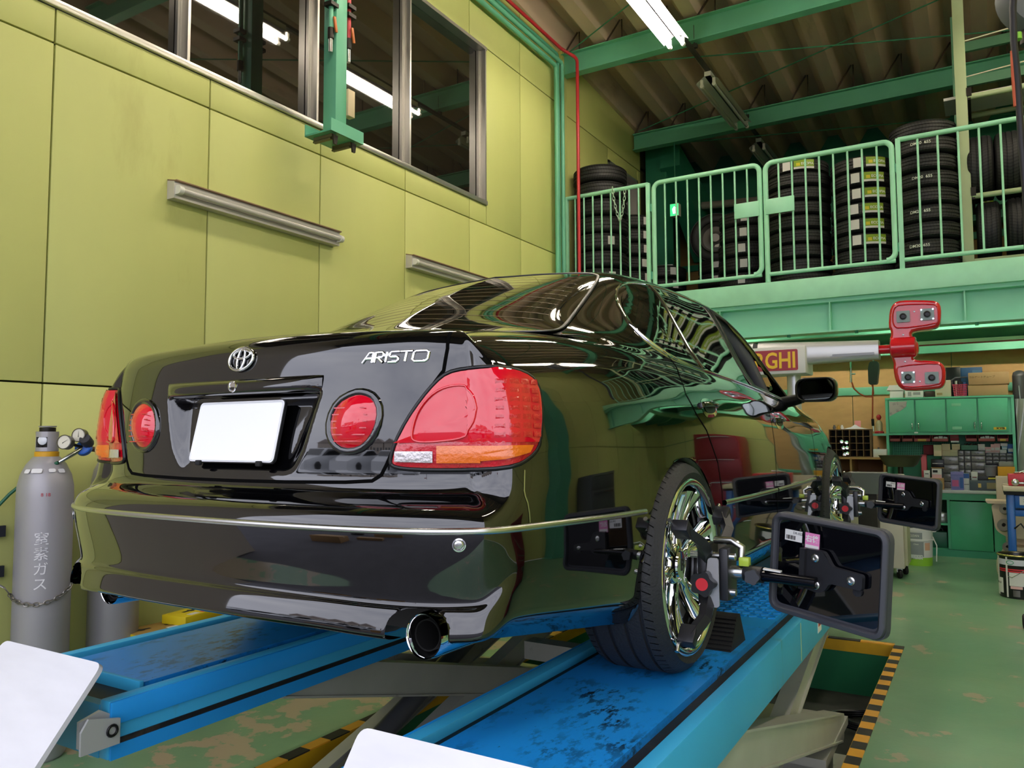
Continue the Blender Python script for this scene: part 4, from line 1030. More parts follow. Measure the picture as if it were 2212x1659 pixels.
for (yy, red) in ((py+.09, 1), (py-.075, 0)):
    b = MB(); b.tube([(px+.03,yy,6.0),(px+.03,yy,4.06)], .016, 10); b.build('air_pipe', mat('pipe_red', '#c5313a', rough=.35) if red else M_green, t, 60)
    b = MB(); b.tube([(px+.03,yy,4.06),(px+.03,yy,3.99)], .021, 10); b.build('tap_body', M_drk, t, 60)
    b = MB(); b.tube([(px+.03,yy,3.99),(px+.03,yy,3.90)], .014, 10); b.build('tap_outlet', M_satin, t, 60)
    b = MB(); b.box((px+.06,yy+.01,4.08),(.012,.02,.10), rotm(rx=.2), ch=.003); b.build('tap_lever', mat('lever_orange', '#c0662a', rough=.45), t, 30)
    b = MB(); b.b2((px+.0,yy-.035,4.20), (px+.065,yy+.035,4.225)); b.b2((px+.0,yy-.035,4.26), (px+.065,yy+.035,4.285)); b.build('pipe_clip', M_drk, t, 0)
# ------------------------------------------------------------------ pipes along the wall
def pipe(name, pts, r, m, lab):
    P = []
    for i, p in enumerate(pts):
        p = np.array(p, float)
        if 0 < i < len(pts)-1:
            a = np.array(pts[i-1], float); c = np.array(pts[i+1], float); k = .05
            u = (a-p)/np.linalg.norm(a-p); v = (c-p)/np.linalg.norm(c-p)
            for s in np.linspace(0, 1, 5): P.append((1-s)**2*(p+u*k) + 2*s*(1-s)*p + s*s*(p+v*k))
        else: P.append(p)
    b = MB(); b.tube(P, r, 10); return tag(b.build(name, m, None, 60), lab, 'pipe', 'wall pipes')
M_pred = mat('pipe_red', '#c5313a', rough=.35)
pipe('wall_pipe', [(-3.80,YF,5.40),(-3.80,7.30,5.40),(-3.80,7.30,2.9)], .024, M_green, 'green pipe along the lime wall dropping at the corner, leftmost of the drops')
pipe('wall_pipe', [(-3.79,YF,5.475),(-3.79,7.42,5.475),(-3.79,7.42,2.9)], .024, M_green, 'green pipe along the lime wall dropping between the left green pipe and the red pipe')
pipe('wall_pipe', [(-3.81,YF,5.55),(-3.81,7.36,5.55),(-3.81,7.36,2.9)], .018, M_greenm, 'thin green pipe between the two thicker green drops at the wall corner')
pipe('red_wall_pipe', [(-3.76,YF,5.60),(-3.76,7.36,5.60),(-3.62,7.45,5.50),(-3.62,7.45,2.9)], .018, M_pred, 'red pipe along the top of the lime wall dropping in front of the railing')
# ------------------------------------------------------------------ scissor lift
M_blue = mat('lift_blue', '#1f8fd8', rough=.32, var=.06, vscale=3, dirt='#1d3a4c', dscale=5.5, damt=.58, bump=.02)
M_blue2 = mat('lift_blue_side', '#38a0cc', rough=.38, var=.07, vscale=2, dirt='#4a7f86', dscale=3.5, damt=.5, stretch=(1,1,.4))
M_slot = mat('slot_black', '#15161a', rough=.55, var=.4, vscale=14, dirt='#3c362c', dscale=6, damt=.48)
M_armg = mat('arm_grey', '#b2b2a8', rough=.42, metal=.25, var=.08, vscale=4, dirt='#6f6a5a', dscale=6, damt=.55)
M_ramp = mat('ramp_white', '#d9d8dc', rough=.55, var=.04, vscale=5, dirt='#9b9aa2', dscale=8, damt=.62, stretch=(1,6,1))
ZT = .69
def blue_top():
    """blue deck paint with black rubber marks"""
    m = bpy.data.materials.new('deck_blue'); m.use_nodes = True; nt = m.node_tree; b = nt.nodes['Principled BSDF']
    tc = nt.nodes.new('ShaderNodeTexCoord'); 
    def noise(s, d, st=(1,1,1), rgh=.6):
        mp = nt.nodes.new('ShaderNodeMapping'); mp.inputs['Scale'].default_value = st; nt.links.new(tc.outputs['Object'], mp.inputs['Vector'])
        n = nt.nodes.new('ShaderNodeTexNoise'); n.inputs['Scale'].default_value = s; n.inputs['Detail'].default_value = d; n.inputs['Roughness'].default_value = rgh; nt.links.new(mp.outputs['Vector'], n.inputs['Vector']); return n.outputs['Fac']
    def ramp(src, a, c):
        r = nt.nodes.new('ShaderNodeValToRGB'); r.color_ramp.elements[0].position = a; r.color_ramp.elements[1].position = c; nt.links.new(src, r.inputs['Fac']); return r.outputs['Color']
    big = ramp(noise(2.4, 2), .44, .60); fine = ramp(noise(30, 8, (1, .45, 1), .72), .50, .57)
    mul = nt.nodes.new('ShaderNodeMix'); mul.data_type = 'RGBA'; mul.blend_type = 'MULTIPLY'; mul.inputs['Factor'].default_value = 1
    nt.links.new(big, mul.inputs[6]); nt.links.new(fine, mul.inputs[7])
    sp = ramp(noise(60, 3, (1, .5, 1)), .70, .72)
    ad = nt.nodes.new('ShaderNodeMix'); ad.data_type = 'RGBA'; ad.blend_type = 'LIGHTEN'; ad.inputs['Factor'].default_value = 1; nt.links.new(mul.outputs[2], ad.inputs[6]); nt.links.new(sp, ad.inputs[7])
    mx = nt.nodes.new('ShaderNodeMix'); mx.data_type = 'RGBA'; nt.links.new(ad.outputs[2], mx.inputs['Factor'])
    mx.inputs[6].default_value = (*lin('#1c8de0'), 1); mx.inputs[7].default_value = (*lin('#10202c'), 1)
    nt.links.new(mx.outputs[2], b.inputs['Base Color']); b.inputs['Roughness'].default_value = .33
    return m
M_deck = blue_top()
lift = thing('car_lift', 'blue scissor car lift with two runways raised over the floor pit', 'car lift', (-1.68, 3.4, PZ))
Y0, Y1 = 1.34, 6.25
def runway(xa, xb, inner):
    """inner=+1: inner side at larger x"""
    w = xb-xa; nm = 'runway'
    r = empty(nm, (0,0,0), None); r.parent = lift; r.location = Vector(((xa+xb)/2, Y0, ZT)) - Vector(lift.location)
    r['label'] = 'blue runway under the %s wheels' % ('left' if inner > 0 else 'right')
    L = .045; S = .05
    b = MB(); b.b2((xa+L+S, Y0+.16, ZT-.03), (xb-L-S, 3.12, ZT)); b.build('deck_plate', M_deck, r, 0)
    b = MB(); b.b2((xa+L+S, 3.13, ZT-.03), (xb-L-S, 3.27, ZT-.004)); b.build('deck_plate', M_blue, r, 0)
    b = MB(); b.b2((xa+L+S, 3.28, ZT-.03), (xb-L-S, 4.5, ZT-.008)); b.build('slip_plate', M_blue, r, 0)
    b = MB()
    for i in range(24):
        for j in range(10): 
            b.box((xa+L+S+.03+j*(w-2*(L+S)-.06)/9, 3.32+i*.048, ZT-.006), (.030,.016,.006), rotm(rz=.5 if (i+j) % 2 else -.5))
    g_ = b.build('tread_pattern', M_blue, r, 0); g_['kind'] = 'stuff'
    b = MB(); b.b2((xa+L+S, 4.5, ZT-.03), (xb-L-S, Y1, ZT)); b.build('deck_plate', M_deck, r, 0)
    for x in (xa+L, xb-L-S):
        b = MB(); b.b2((x, Y0+.16, ZT-.05), (x+S, Y1, ZT-.022)); b.build('slot', M_slot, r, 0)
    for x in (xa, xb-L):
        b = MB(); b.b2((x, Y0, ZT-.155), (x+L, Y1, ZT+.006), ch=.006); b.build('side_rail', M_blue2, r, 30)
    xi = xb if inner > 0 else xa; s = 1 if inner > 0 else -1
    b = MB(); b.b2((min(xi, xi+s*.006), Y0+.005, ZT-.155), (max(xi, xi+s*.006), Y1, ZT-.115)); b.b2((min(xi, xi+s*.012), Y0, ZT-.06), (max(xi, xi+s*.012), Y1, ZT+.004), ch=.004); b.build('rail_flange', M_blue, r, 30)
    b = MB(); b.b2((min(xi, xi+s*.004), Y0+.01, ZT-.115), (max(xi, xi+s*.004), Y1, ZT-.10)); b.build('oily_groove', M_slot, r, 0)
    b = MB(); b.b2((xa+L, Y0, ZT-.155), (xb-L, Y0+.03, ZT-.01)); b.build('end_plate', M_blue2, r, 0)
    b = MB(); b.b2((xa+L, Y0+.03, ZT-.05), (xb-L, Y0+.16, ZT-.028)); b.build('end_well', M_slot, r, 0)
    b = MB(); b.b2((xa+L+S-.01, Y0+.148, ZT-.03), (xb-L-S+.01, Y0+.163, ZT+.008), ch=.003); b.build('deck_lip', M_blue2, r, 30)
    # ramp flap
    fx0, fx1 = (xa+.13, xb+.018) if inner > 0 else (xa+.08, xb-.03)
    dirv = np.array([0, -.62, -.785]); nrm = np.array([0, -.785, .62]); top = np.array([fx0, Y0-.035, ZT+.120])
    b = MB(); b.prism(rpoly([(0,0),(fx1-fx0,0),(fx1-fx0,.46),(0,.46)], .028, 5), top, (1,0,0), dirv, -nrm*.014); fl = b.build('ramp_flap', M_ramp, r, 30)
    b = MB()
    for x in (fx0+.02, fx1-.02):
        b.prism([(0,-.03),(.10,-.03),(.10,.03),(.06,.055),(0,.04)], (x-.006, Y0-.085, ZT-.065), (0,1,0), (0,0,1), (.012,0,0))
    hb = b.build('hinge_bracket', mat('bracket_grey', '#b9bab8', rough=.4, metal=.4), r, 0); hb['kind'] = 'stuff'
    b = MB(); xh = fx1 + .012
    b.prism([(0,-.04),(.11,-.04),(.11,.028),(.02,.05),(0,.02)], (xh, Y0-.10, ZT-.062), (0,1,0), (0,0,1), (.008,0,0)); b.build('hinge_lug', MATS['bracket_grey'], r, 0)
    b = MB(); b.tube(arc((xh+.012, Y0-.015, ZT-.06), .014, 0, 360, 14, (0,1,0), (0,0,1))[:-1], .004, 6, True); b.build('lug_ring', M_trim, r, 60)
    return r
rR = runway(-1.238, -.646, -1); rL = runway(-2.722, -2.104, 1)
# outer decals and seam of the right runway
b = MB(); b.b2((-.6462,3.262,.545), (-.6448,3.268,.69)); b.build('seam_line', mat('seam_yellow', '#b9c07a', rough=.5), rR, 0)
b = MB(); b.b2((-.646,3.62,.575), (-.6445,3.70,.665)); dc = b.build('warning_decal', mat('decal_white', '#e6e3e0', rough=.5), rR, 0)
b = MB(); b.b2((-.6448,3.63,.60), (-.6440,3.69,.66)); b.build('decal_print', mat('decal_red', '#b8382e', rough=.5), dc, 0)
# scissor arms
def arm(x, p, q, h, w, name='scissor_arm'):
    p = np.array([x, *p]); q = np.array([x, *q]); d = (q-p)/np.linalg.norm(q-p); n = np.cross((1,0,0), d)
    b = MB(); b.prism(rpoly([(0,-h/2),(np.linalg.norm(q-p),-h/2),(np.linalg.norm(q-p),h/2),(0,h/2)], .02, 3), p - np.array([w/2,0,0]), d, n, (w,0,0)); a = b.build(name, M_armg, lift, 30)
    b = MB(); L = np.linalg.norm(q-p)
    for s in (1, -1): b.prism([(.05,-.004),(L-.1,-.004),(L-.1,.004),(.05,.004)], p - np.array([w/2+.012,0,0]) + n*s*h/2, d, n, (w+.024,0,0))
    e = b.build('arm_flange', M_armg, a, 0)
    return a
for xo, xi in ((-.735, -.80), (-2.02, -2.09)):
    pass
arm(-.70, (1.95,.600), (4.36,-.045), .125, .07); arm(-.79, (2.05,-.20), (4.75,.50), .11, .05); arm(-1.13, (1.95,.600), (4.36,-.045), .125, .07); arm(-1.05, (2.05,-.20), (4.75,.50), .11, .05)
arm(-2.16, (1.95,.600), (4.36,-.045), .125, .07); arm(-2.25, (2.05,-.20), (4.75,.50), .11, .05); arm(-2.60, (1.95,.600), (4.36,-.045), .125, .07); arm(-2.52, (2.05,-.20), (4.75,.50), .11, .05)
for x0, x1 in ((-1.15,-.68), (-2.62,-2.14)):
    b = MB(); b.cyl((x0,3.15,.28),(x1,3.15,.28),.035,14); b.build('pivot_shaft', M_armg, lift, 40)
    b = MB(); b.b2((x0-.02,3.8,-.02),(x1+.02,4.45,-.06)); b.b2((x0-.02,1.9,PZ),(x1+.02,4.7,PZ+.05)); b.b2((x0+.05,1.95,PZ+.05),(x1-.05,2.2,-.15)); b.b2((x0+.05,4.25,PZ+.05),(x1-.05,4.4,-.05)); b.build('base_frame', M_armg, lift, 0)
    b = MB(); b.cyl((x0+.23,2.3,-.12),(x0+.23,3.6,.38),.045,14); cy = b.build('hydraulic_ram', mat('ram_grey', '#55565a', rough=.4, metal=.4), lift, 50)
# synchronising box girder between the runways
b = MB(); b.b2((-2.10,3.62,.27),(-1.24,3.72,.36)); b.build('cross_tube', M_armg, lift, 0)
# hose coils in the pit
def coil(name, c, R, r, n, m, lab, turns=3):
    P = [np.array(c) + np.array([R*(1+.06*math.sin(3*t))*math.cos(t), R*math.sin(t)*.9, .012*t/6.28 + .01*math.sin(2*t)]) for t in np.linspace(0, 2*math.pi*turns, n)]
    b = MB(); b.tube(P, r, 7); return tag(b.build(name, m, None, 60), lab, 'hose')
coil('hose_coil', (-.72,5.35,PZ+.02), .16, .014, 70, M_trim, 'black hose coiled on the pit floor beyond the scissor arm')
P = [np.array([-1.50, 3.25, .02]) + np.array([.055*math.cos(t)+.02*math.sin(t*.3), .03*t/6.28*.35, .06*math.sin(t)]) for t in np.linspace(0, 2*math.pi*7, 120)]
b = MB(); b.tube(P, .011, 6); b.tube([P[0], P[0]+np.array([.02,-.05,-.2]), (-1.48,3.2,PZ)], .011, 6); tag(b.build('spiral_hose', mat('hose_red', '#7c1f22', rough=.3), None, 60), 'dark red spiral air hose between the lift runways under the car', 'hose')
# wheel chock
cx, cy = -.84, 2.80
t = thing('wheel_chock', 'black rubber wheel chock on the blue runway behind the rear wheel', 'wheel chock', (cx, cy, ZT))
b = MB(); b.prism([(-.09,0),(.10,0),(.035,.105),(.0,.10)], (cx-.075, cy, ZT), (0,1,0), (0,0,1), (.15,0,0)); b.build('wedge', M_rubber, t, 0)
b = MB()
for i in range(8):
    s = i/8; b.box((cx, cy-.082+.082*s, ZT+.008+.10*s), (.148,.010,.008), rotm(rx=.85))
k_ = b.build('grip_ribs', M_rubber, t, 0); k_['kind'] = 'stuff'
# ------------------------------------------------------------------ wheel clamps with targets
M_clb = mat('clamp_black', '#2b2b2f', rough=.38, metal=.3, var=.1)
M_knob = mat('knob_black', '#1c1c20', rough=.45)
M_kred = mat('knob_red', '#d8323c', rough=.4)
M_tgl = mat('target_glass', '#04050a', rough=.03, spec=.7, coat=.5)
M_tfr = mat('target_frame', '#3f4047', rough=.55)
def clamp(yc, lab, tlab, sticker, corner_px):
    X0 = -.798; z = ZT + .325
    c = np.array([X0, yc, z])
    t = thing('wheel_clamp', lab, 'wheel clamp', c, 'wheel clamps with alignment targets')
    # centre frame
    b = MB(); b.b2((X0+.035,yc-.075,z-.10),(X0+.065,yc+.055,z+.075), ch=.008); b.build('centre_plate', M_clb, t, 30)
    b = MB(); b.b2((X0+.100,yc-.07,z-.085),(X0+.128,yc+.03,z+.07), ch=.006); b.build('front_plate', M_clb, t, 30)
    for dy, dz in ((-.05,.045),(-.05,-.06),(.02,-.01)):
        b = MB(); b.cyl((X0+.01,yc+dy,z+dz),(X0+.145,yc+dy,z+dz),.011,10); b.build('guide_rod', M_satin, t, 50)
    # three arms to the rim
    for i, (dy, dz) in enumerate(((-.20,.135),(-.165,-.175),(.20,.14))):
        e = np.array([X0+.012, yc+dy, z+dz]); s = np.array([X0+.050, yc+dy*.22, z+dz*.22]); m_ = s*.35 + e*.65 + np.array([.045,0,0])
        b = MB(); b.tube([s, m_*.5+s*.5+np.array([.008,0,0]), m_, e+np.array([.03,0,0])], [.022,.021,.02,.02], 4); am = b.build('arm', M_clb, t, 0)
        d = e - c; d[0] = 0; d /= np.linalg.norm(d)
        b = MB(); b.box(e + np.array([.022,0,0]), (.05,.036,.06), rotm(rx=math.atan2(-d[1], d[2])), ch=.005); b.build('claw', M_clb, t, 30)
        b = MB(); b.cyl(e+np.array([.0,0,0])+d*.02, e+np.array([-.0,0,0])+d*.055, .007, 8); b.build('claw_pin', M_satin, t, 50)
    # star knob
    kc = np.array([X0+.062, yc-.115, z-.033])
    b = MB(); prof = [( .034*(1+.13*math.cos(5*a)), a) for a in np.linspace(0, 2*math.pi, 40, endpoint=False)]
    b.prism([(r*math.cos(a), r*math.sin(a)) for r, a in prof], kc, (1,0,0), (0,0,1), (0,.03,0)); kn = b.build('star_knob', M_knob, t, 40)
    b = MB(); b.cyl(kc+np.array([0,-.0015,0]), kc+np.array([0,.001,0]), .0185, 22); b.build('knob_disc', M_kred, t, 40)
    b = MB(); b.prism(rpoly([(-.018,-.07),(.02,-.07),(.02,.075),(-.012,.075),(-.018,.03)], .01, 4), kc+np.array([.022,.031,.0]), (1,0,0), (0,0,1), (0,.006,0)); b.build('knob_plate', mat('plate_silver', '#b8b8ba', rough=.35, metal=.8), t, 30)
    # locking lever
    b = MB(); b.tube([(X0+.07,yc-.0,z+.085),(X0+.125,yc-.01,z+.087),(X0+.155,yc-.01,z+.07),(X0+.15,yc-.01,z+.03)], .012, 8); b.build('locking_lever', M_satin, t, 60)
    # bar to the target
    P = [at(x, y, Y=yc-.02) for x, y in corner_px] if yc < 3 else None
    bar_z = z - .005; ybar = yc - .02
    b = MB(); b.cyl((X0+.125,ybar,bar_z),(X0+.175,ybar,bar_z),.020,14); b.build('bar_socket', M_satin, t, 50)
    b = MB(); b.cyl((X0+.16,ybar,bar_z),(X0+.375,ybar-.045,bar_z-.004),.0165,14); b.build('bar', mat('bar_black', '#15151a', rough=.12, metal=.6), t, 50)
    b = MB(); b.cyl((X0+.165,ybar,bar_z),(X0+.22,ybar-.01,bar_z),.024,12); b.build('bar_collar', M_knob, t, 50)
    kb = np.array([X0+.195,ybar-.045,bar_z-.004]); b = MB(); b.prism([(.021*(1+.10*math.cos(5*a))*math.cos(a), .021*(1+.10*math.cos(5*a))*math.sin(a)) for a in np.linspace(0, 2*math.pi, 30, endpoint=False)], kb, (1,0,0), (0,0,1), (0,.03,0)); b.build('bar_knob', M_tfr, t, 40)
    # target board: plane turned and rolled
    cen = np.array([-.402+.0, yc-.035, z+.017]) ; u = np.array([.919,-.385,-.085]); u /= np.linalg.norm(u); n = np.array([-.3887,-.9214,0.]); v = np.cross(n, u); v = v/np.linalg.norm(v); v = v if v[2] > 0 else -v
    n = np.cross(u, v)
    n = n if n[1] < 0 else -n
    t2 = t
    poly = rpoly([(-.178,-.148),(.182,-.148),(.182,.150),(-.178,.150)], .035, 6)
    b = MB(); b.prism(poly, cen + n*.0, u, v, -n*.022); fr = b.build('target_board', M_tfr, t, 30); fr['label'] = tlab
    inner = rpoly([(-.155,-.120),(.160,-.120),(.160,.128),(-.155,.128)], .022, 5)
    b = MB(); b.prism(inner, cen + n*.0015, u, v, -n*.001); b.build('target_face', M_tgl, fr, 0)
    outer = [cen + n*.004 + a*u + c_*v for a, c_ in rpoly([(-.168,-.136),(.172,-.136),(.172,.140),(-.168,.140)], .03, 6)]
    b = MB(); b.tube(outer, .011, 6, True); b.build('target_rim', M_tfr, fr, 60)
    # stickers
    b = MB(); b.prism([(-.135,.070),(-.078,.070),(-.078,.102),(-.135,.102)], cen+n*.0022, u, v, n*.0006); st = b.build('barcode_sticker', mat('sticker_white', '#e9e7e3', rough=.5), fr, 0)
    b = MB()
    for i in range(9): b.prism([(-.130+i*.0034,.074),(-.1285+i*.0034+(i % 3)*.0006,.074),(-.1285+i*.0034+(i % 3)*.0006,.086),(-.130+i*.0034,.086)], cen+n*.0029, u, v, n*.0003)
    q_ = b.build('barcode', M_gap, st, 0); q_['kind'] = 'stuff'
    b = MB(); add_text(b, 'DR-022', cen+n*.0029-.092*u+.094*v, u, v, .010, .0003); b.build('sticker_text', M_gap, st, 0)
    b = MB(); b.prism([(-.068,.058),(-.022,.058),(-.022,.104),(-.068,.104)], cen+n*.0022, u, v, n*.0006); st = b.build('pink_sticker', mat('sticker_pink', '#e98cc0', rough=.5), fr, 0)
    b = MB(); add_text(b, sticker, cen+n*.0029-.045*u+.086*v, u, v, .0215, .0004, bold=.0006); b.build('sticker_text', MATS['sticker_white'], st, 0)
    b = MB(); b.prism([(-.066,.060),(-.024,.060),(-.024,.0695),(-.066,.0695)], cen+n*.0029, u, v, n*.0003); b.build('sticker_band', MATS['sticker_white'], st, 0)
    # bracket: broad root narrowing to a tongue
    br = [(-.062,-.052),(-.010,-.056),(.010,-.045),(.022,-.022),(.118,-.020),(.118,.022),(.028,.026),(.006,.058),(-.004,.064),(-.062,.062)]
    b = MB(); b.prism(rpoly(br, .009, 3), cen + n*.010 + .005*u, u, v, n*.016); bk = b.build('target_bracket', M_clb, t, 40)
    b = MB(); b.prism([(-.066,-.054),(-.050,-.054),(-.050,.062),(-.066,.062)], cen + n*.010+.005*u, u, v, n*.028); b.build('bracket_flange', M_clb, bk, 0)
    for a, c_ in ((-.018,.040),(-.012,-.035),(.092,.001)):
        b = MB(); b.lathe([(.012,0),(.012,.003),(.0095,.005),(.005,.005),(.005,.002),(0,.002)], 16, o=cen+n*.026+a*u+c_*v, axis=n); b.build('bracket_screw', M_satin, bk, 40)
    b = MB(); b.cyl(cen+n*.002+.100*u-.030*v, cen+n*.008+.100*u-.030*v, .013, 16); b.build('bracket_stud', M_clb, t, 40)
    # cable tag
    b = MB(); b.box(np.array([X0+.25,ybar-.02,bar_z+.018]), (.05,.02,.004), rotm(ry=.1)); b.build('paper_tag', MATS['sticker_white'], t, 0)
    b = MB(); b.box(np.array([X0+.165,ybar,bar_z+.034]), (.030,.03,.026), ch=.003); b.build('bubble_level', mat('level_green', '#b9d04a', rough=.2), t, 30)
    return t
clamp(CAR0[1]+1.136, 'black three-arm clamp with red knob and target board on the rear wheel', 'dark square target board nearest the camera', '右後', [])
clamp(CAR0[1]+3.933, 'black three-arm clamp with red knob and target board on the front wheel', 'dark square target board farther away', '右前', [])
# lift control: nothing more
# ------------------------------------------------------------------ tyres on the mezzanine
def tread_mat(name, n, stripes):
    m = bpy.data.materials.new(name); m.use_nodes = True; nt = m.node_tree; b = nt.nodes['Principled BSDF']
    tc = nt.nodes.new('ShaderNodeTexCoord'); sp = nt.nodes.new('ShaderNodeSeparateXYZ'); nt.links.new(tc.outputs['Object'], sp.inputs[0])
    def math_(op, a, c=None):
        k = nt.nodes.new('ShaderNodeMath'); k.operation = op
        for i, v in enumerate((a, c)):
            if v is None: continue
            if isinstance(v, (int, float)): k.inputs[i].default_value = v
            else: nt.links.new(v, k.inputs[i])
        return k.outputs[0]
    a = math_('ARCTAN2', sp.outputs['Y'], sp.outputs['X'])
    s = math_('SINE', math_('ADD', math_('MULTIPLY', a, n), math_('MULTIPLY', math_('ABSOLUTE', sp.outputs['Z']), 70.)))
    r2 = math_('ADD', math_('MULTIPLY', sp.outputs['X'], sp.outputs['X']), math_('MULTIPLY', sp.outputs['Y'], sp.outputs['Y']))
    on = math_('GREATER_THAN', r2, .0)
    r = nt.nodes.new('ShaderNodeValToRGB'); r.color_ramp.elements[0].position = .62; r.color_ramp.elements[1].position = .80; r.color_ramp.elements[0].color = (*lin('#2a292a'), 1); r.color_ramp.elements[1].color = (*lin('#0d0d0e'), 1)
    nt.links.new(math_('MULTIPLY', math_('ADD', s, 1), .5), r.inputs['Fac']); nt.links.new(r.outputs['Color'], b.inputs['Base Color']); b.inputs['Roughness'].default_value = .6
    return m
M_tr1 = tread_mat('tread_fine', 64, 1); M_side = mat('tyre_side', '#161617', rough=.6)
TY = {}
def tyre_data(R, w, rr):
    k = (R, w, rr)
    if k not in TY:
        b = MB(); prof = tyre_profile(R, w, rr); n = 44
        b.lathe(prof, n, closed=True)
        m = len(prof); fm = []
        for f in range(len(b.f)):
            kk = f % m; fm.append(0 if 4 <= kk <= m-6 else 1)
        b.fm = fm
        o = b.build('tyre', [M_tr1, M_side], None, 38); TY[k] = o.data; bpy.data.objects.remove(o)
    return TY[k]
M_lab = mat('label_white', '#e2dedb', rough=.6, dirt='#8b8684', dscale=70, damt=.55, stretch=(1,1,2))
M_labg = mat('label_green', '#8aa628', rough=.5); M_laby = mat('label_yellow', '#e0cf2f', rough=.5); M_labt = mat('label_teal', '#2a6a5e', rough=.5)
M_ltxt = mat('label_print', '#eef0e4', rough=.5); M_ink = mat('ink', '#20201f', rough=.6)
LD = {}
def label_data(key, R, a0, wid, z0, h, m, text=None, tm=None, tsize=.03, tx=0.):
    """curved label on a tread of radius R; a0 = angle, returns mesh data"""
    if key in LD: return LD[key]
    b = MB()
    if text is None:
        n = 5; P = np.array([[((R+.003)*math.cos(a0+(i/n-.5)*wid/R), (R+.003)*math.sin(a0+(i/n-.5)*wid/R), z0+j*h) for i in range(n+1)] for j in (-.5, .5)])
        b.grid(P)
    else:
        V, F = text_geo(text, tsize, .0004, bold=.0006)
        b.add([((R+.0042+v[2])*math.cos(a0+(v[0]+tx)/R), (R+.0042+v[2])*math.sin(a0+(v[0]+tx)/R), z0+v[1]) for v in V], F)
    o = b.build('label', tm if text else m, None, 0, local=True); LD[key] = o.data; bpy.data.objects.remove(o)
    return LD[key]
def child(name, data, parent):
    o = bpy.data.objects.new(name, data); COL.objects.link(o); o.parent = parent; return o
def tyre(loc, R, w, rr, lab, grp, rot=None, labels=None, la=-90):
    o = bpy.data.objects.new('tyre', tyre_data(R, w, rr)); COL.objects.link(o); o.location = loc
    if rot: o.rotation_euler = rot
    tag(o, lab, 'tyre', grp)
    a = math.radians(la)
    if labels == 'white': child('label', label_data(('w', R, la), R, a, .075, 0, min(.09, w*.7), M_lab), o)
    if labels == 'eco':
        child('label', label_data(('w', R, la), R, a-.11/R, .075, 0, min(.09, w*.7), M_lab), o)
        g = child('label', label_data(('g', R, la), R, a+.055/R, .19, 0, .088, M_labg), o)
        child('label_band', label_data(('gb', R, la), R+.0008, a+.055/R, .19, -.034, .02, M_lab), o)
        child('label_spot', label_data(('gy', R, la), R+.001, a-.0/R, .035, .0, .03, M_laby), o)
        child('label_text', label_data(('gt', R, la), R, a+.085/R, .1, .004, .03, M_labg, 'ECOPIA', M_ltxt, .034), o)
    if labels == 'teal':
        child('label', label_data(('w', R, la), R, a-.10/R, .07, 0, .07, M_lab), o)
        child('label', label_data(('t', R, la), R, a+.05/R, .17, 0, .07, M_labt), o)
        child('label_band', label_data(('tb', R, la), R+.0008, a+.05/R, .17, -.028, .014, M_lab), o)
    if labels == 'code':
        child('tread_code', label_data(('c1', R, la), R, a, .1, .01, .03, M_lab, 'DM20  655', M_ltxt, .036), o)
    return o
def stack(px, Y, n, R, pitch, w, where, grp, labels=None, la=-90, which=None, jit=.012, rr=None, top=None, base=2.85):
    c = at(px, 500, Y=Y)
    for i in range(n):
        k = n-1-i
        pos = 'topmost' if k == 0 else ('lowest' if i == 0 else ORD[k] + ' from the top')
        lb = labels if (which is None or k in which) else None
        dx, dy = random.uniform(-jit, jit), random.uniform(-jit, jit)
        RR = R if not (top and k in top) else top[k]
        tyre((c[0]+dx, Y+dy, base + .001 + w/2 + i*pitch), RR, w, rr or RR*.62, 'black tyre, %s in the stack %s' % (pos, where), grp, (0,0,random.uniform(-.08,.08) if lb else random.uniform(0,6)), lb, la)
GT = 'tyre stacks on the mezzanine'
stack(1299, 7.88, 8, .295, .190, .188, 'beside the red pipe', GT, 'white', -40, {4, 6})
stack(1362, 8.72, 7, .30, .166, .164, 'right of the pipe-side stack', GT, 'white', -30)
stack(1431, 9.3, 4, .29, .163, .161, 'below the exit sign', GT, 'white', -40)
stack(1486, 10.0, 2, .28, .15, .148, 'of two tyres by the gate', GT, 'white', -40)
stack(1560, 9.45, 4, .30, .172, .170, 'with teal labels', GT, 'teal', -75)
stack(1611, 8.75, 6, .29, .170, .168, 'left of the central gate latch', GT, 'white', -82, None)
stack(1726, 8.10, 9, .305, .140, .138, 'behind the right gate', GT, 'eco', -82, {0}, top={0: .285})
stack(1866, 8.05, 8, .272, .146, .144, 'with a column of green labels', GT, 'eco', -70, {0,1,2,3,4,5}, top={6: .283, 7: .283})
stack(2001, 8.02, 9, .275, .154, .152, 'beside the rack post', GT, 'code', -95, {1,3,5,7})
tt = list(o for o in COL.objects if o.name.startswith('tyre') and 'topmost' in str(o.get('label')) and 'rack post' in str(o.get('label')))[:1]
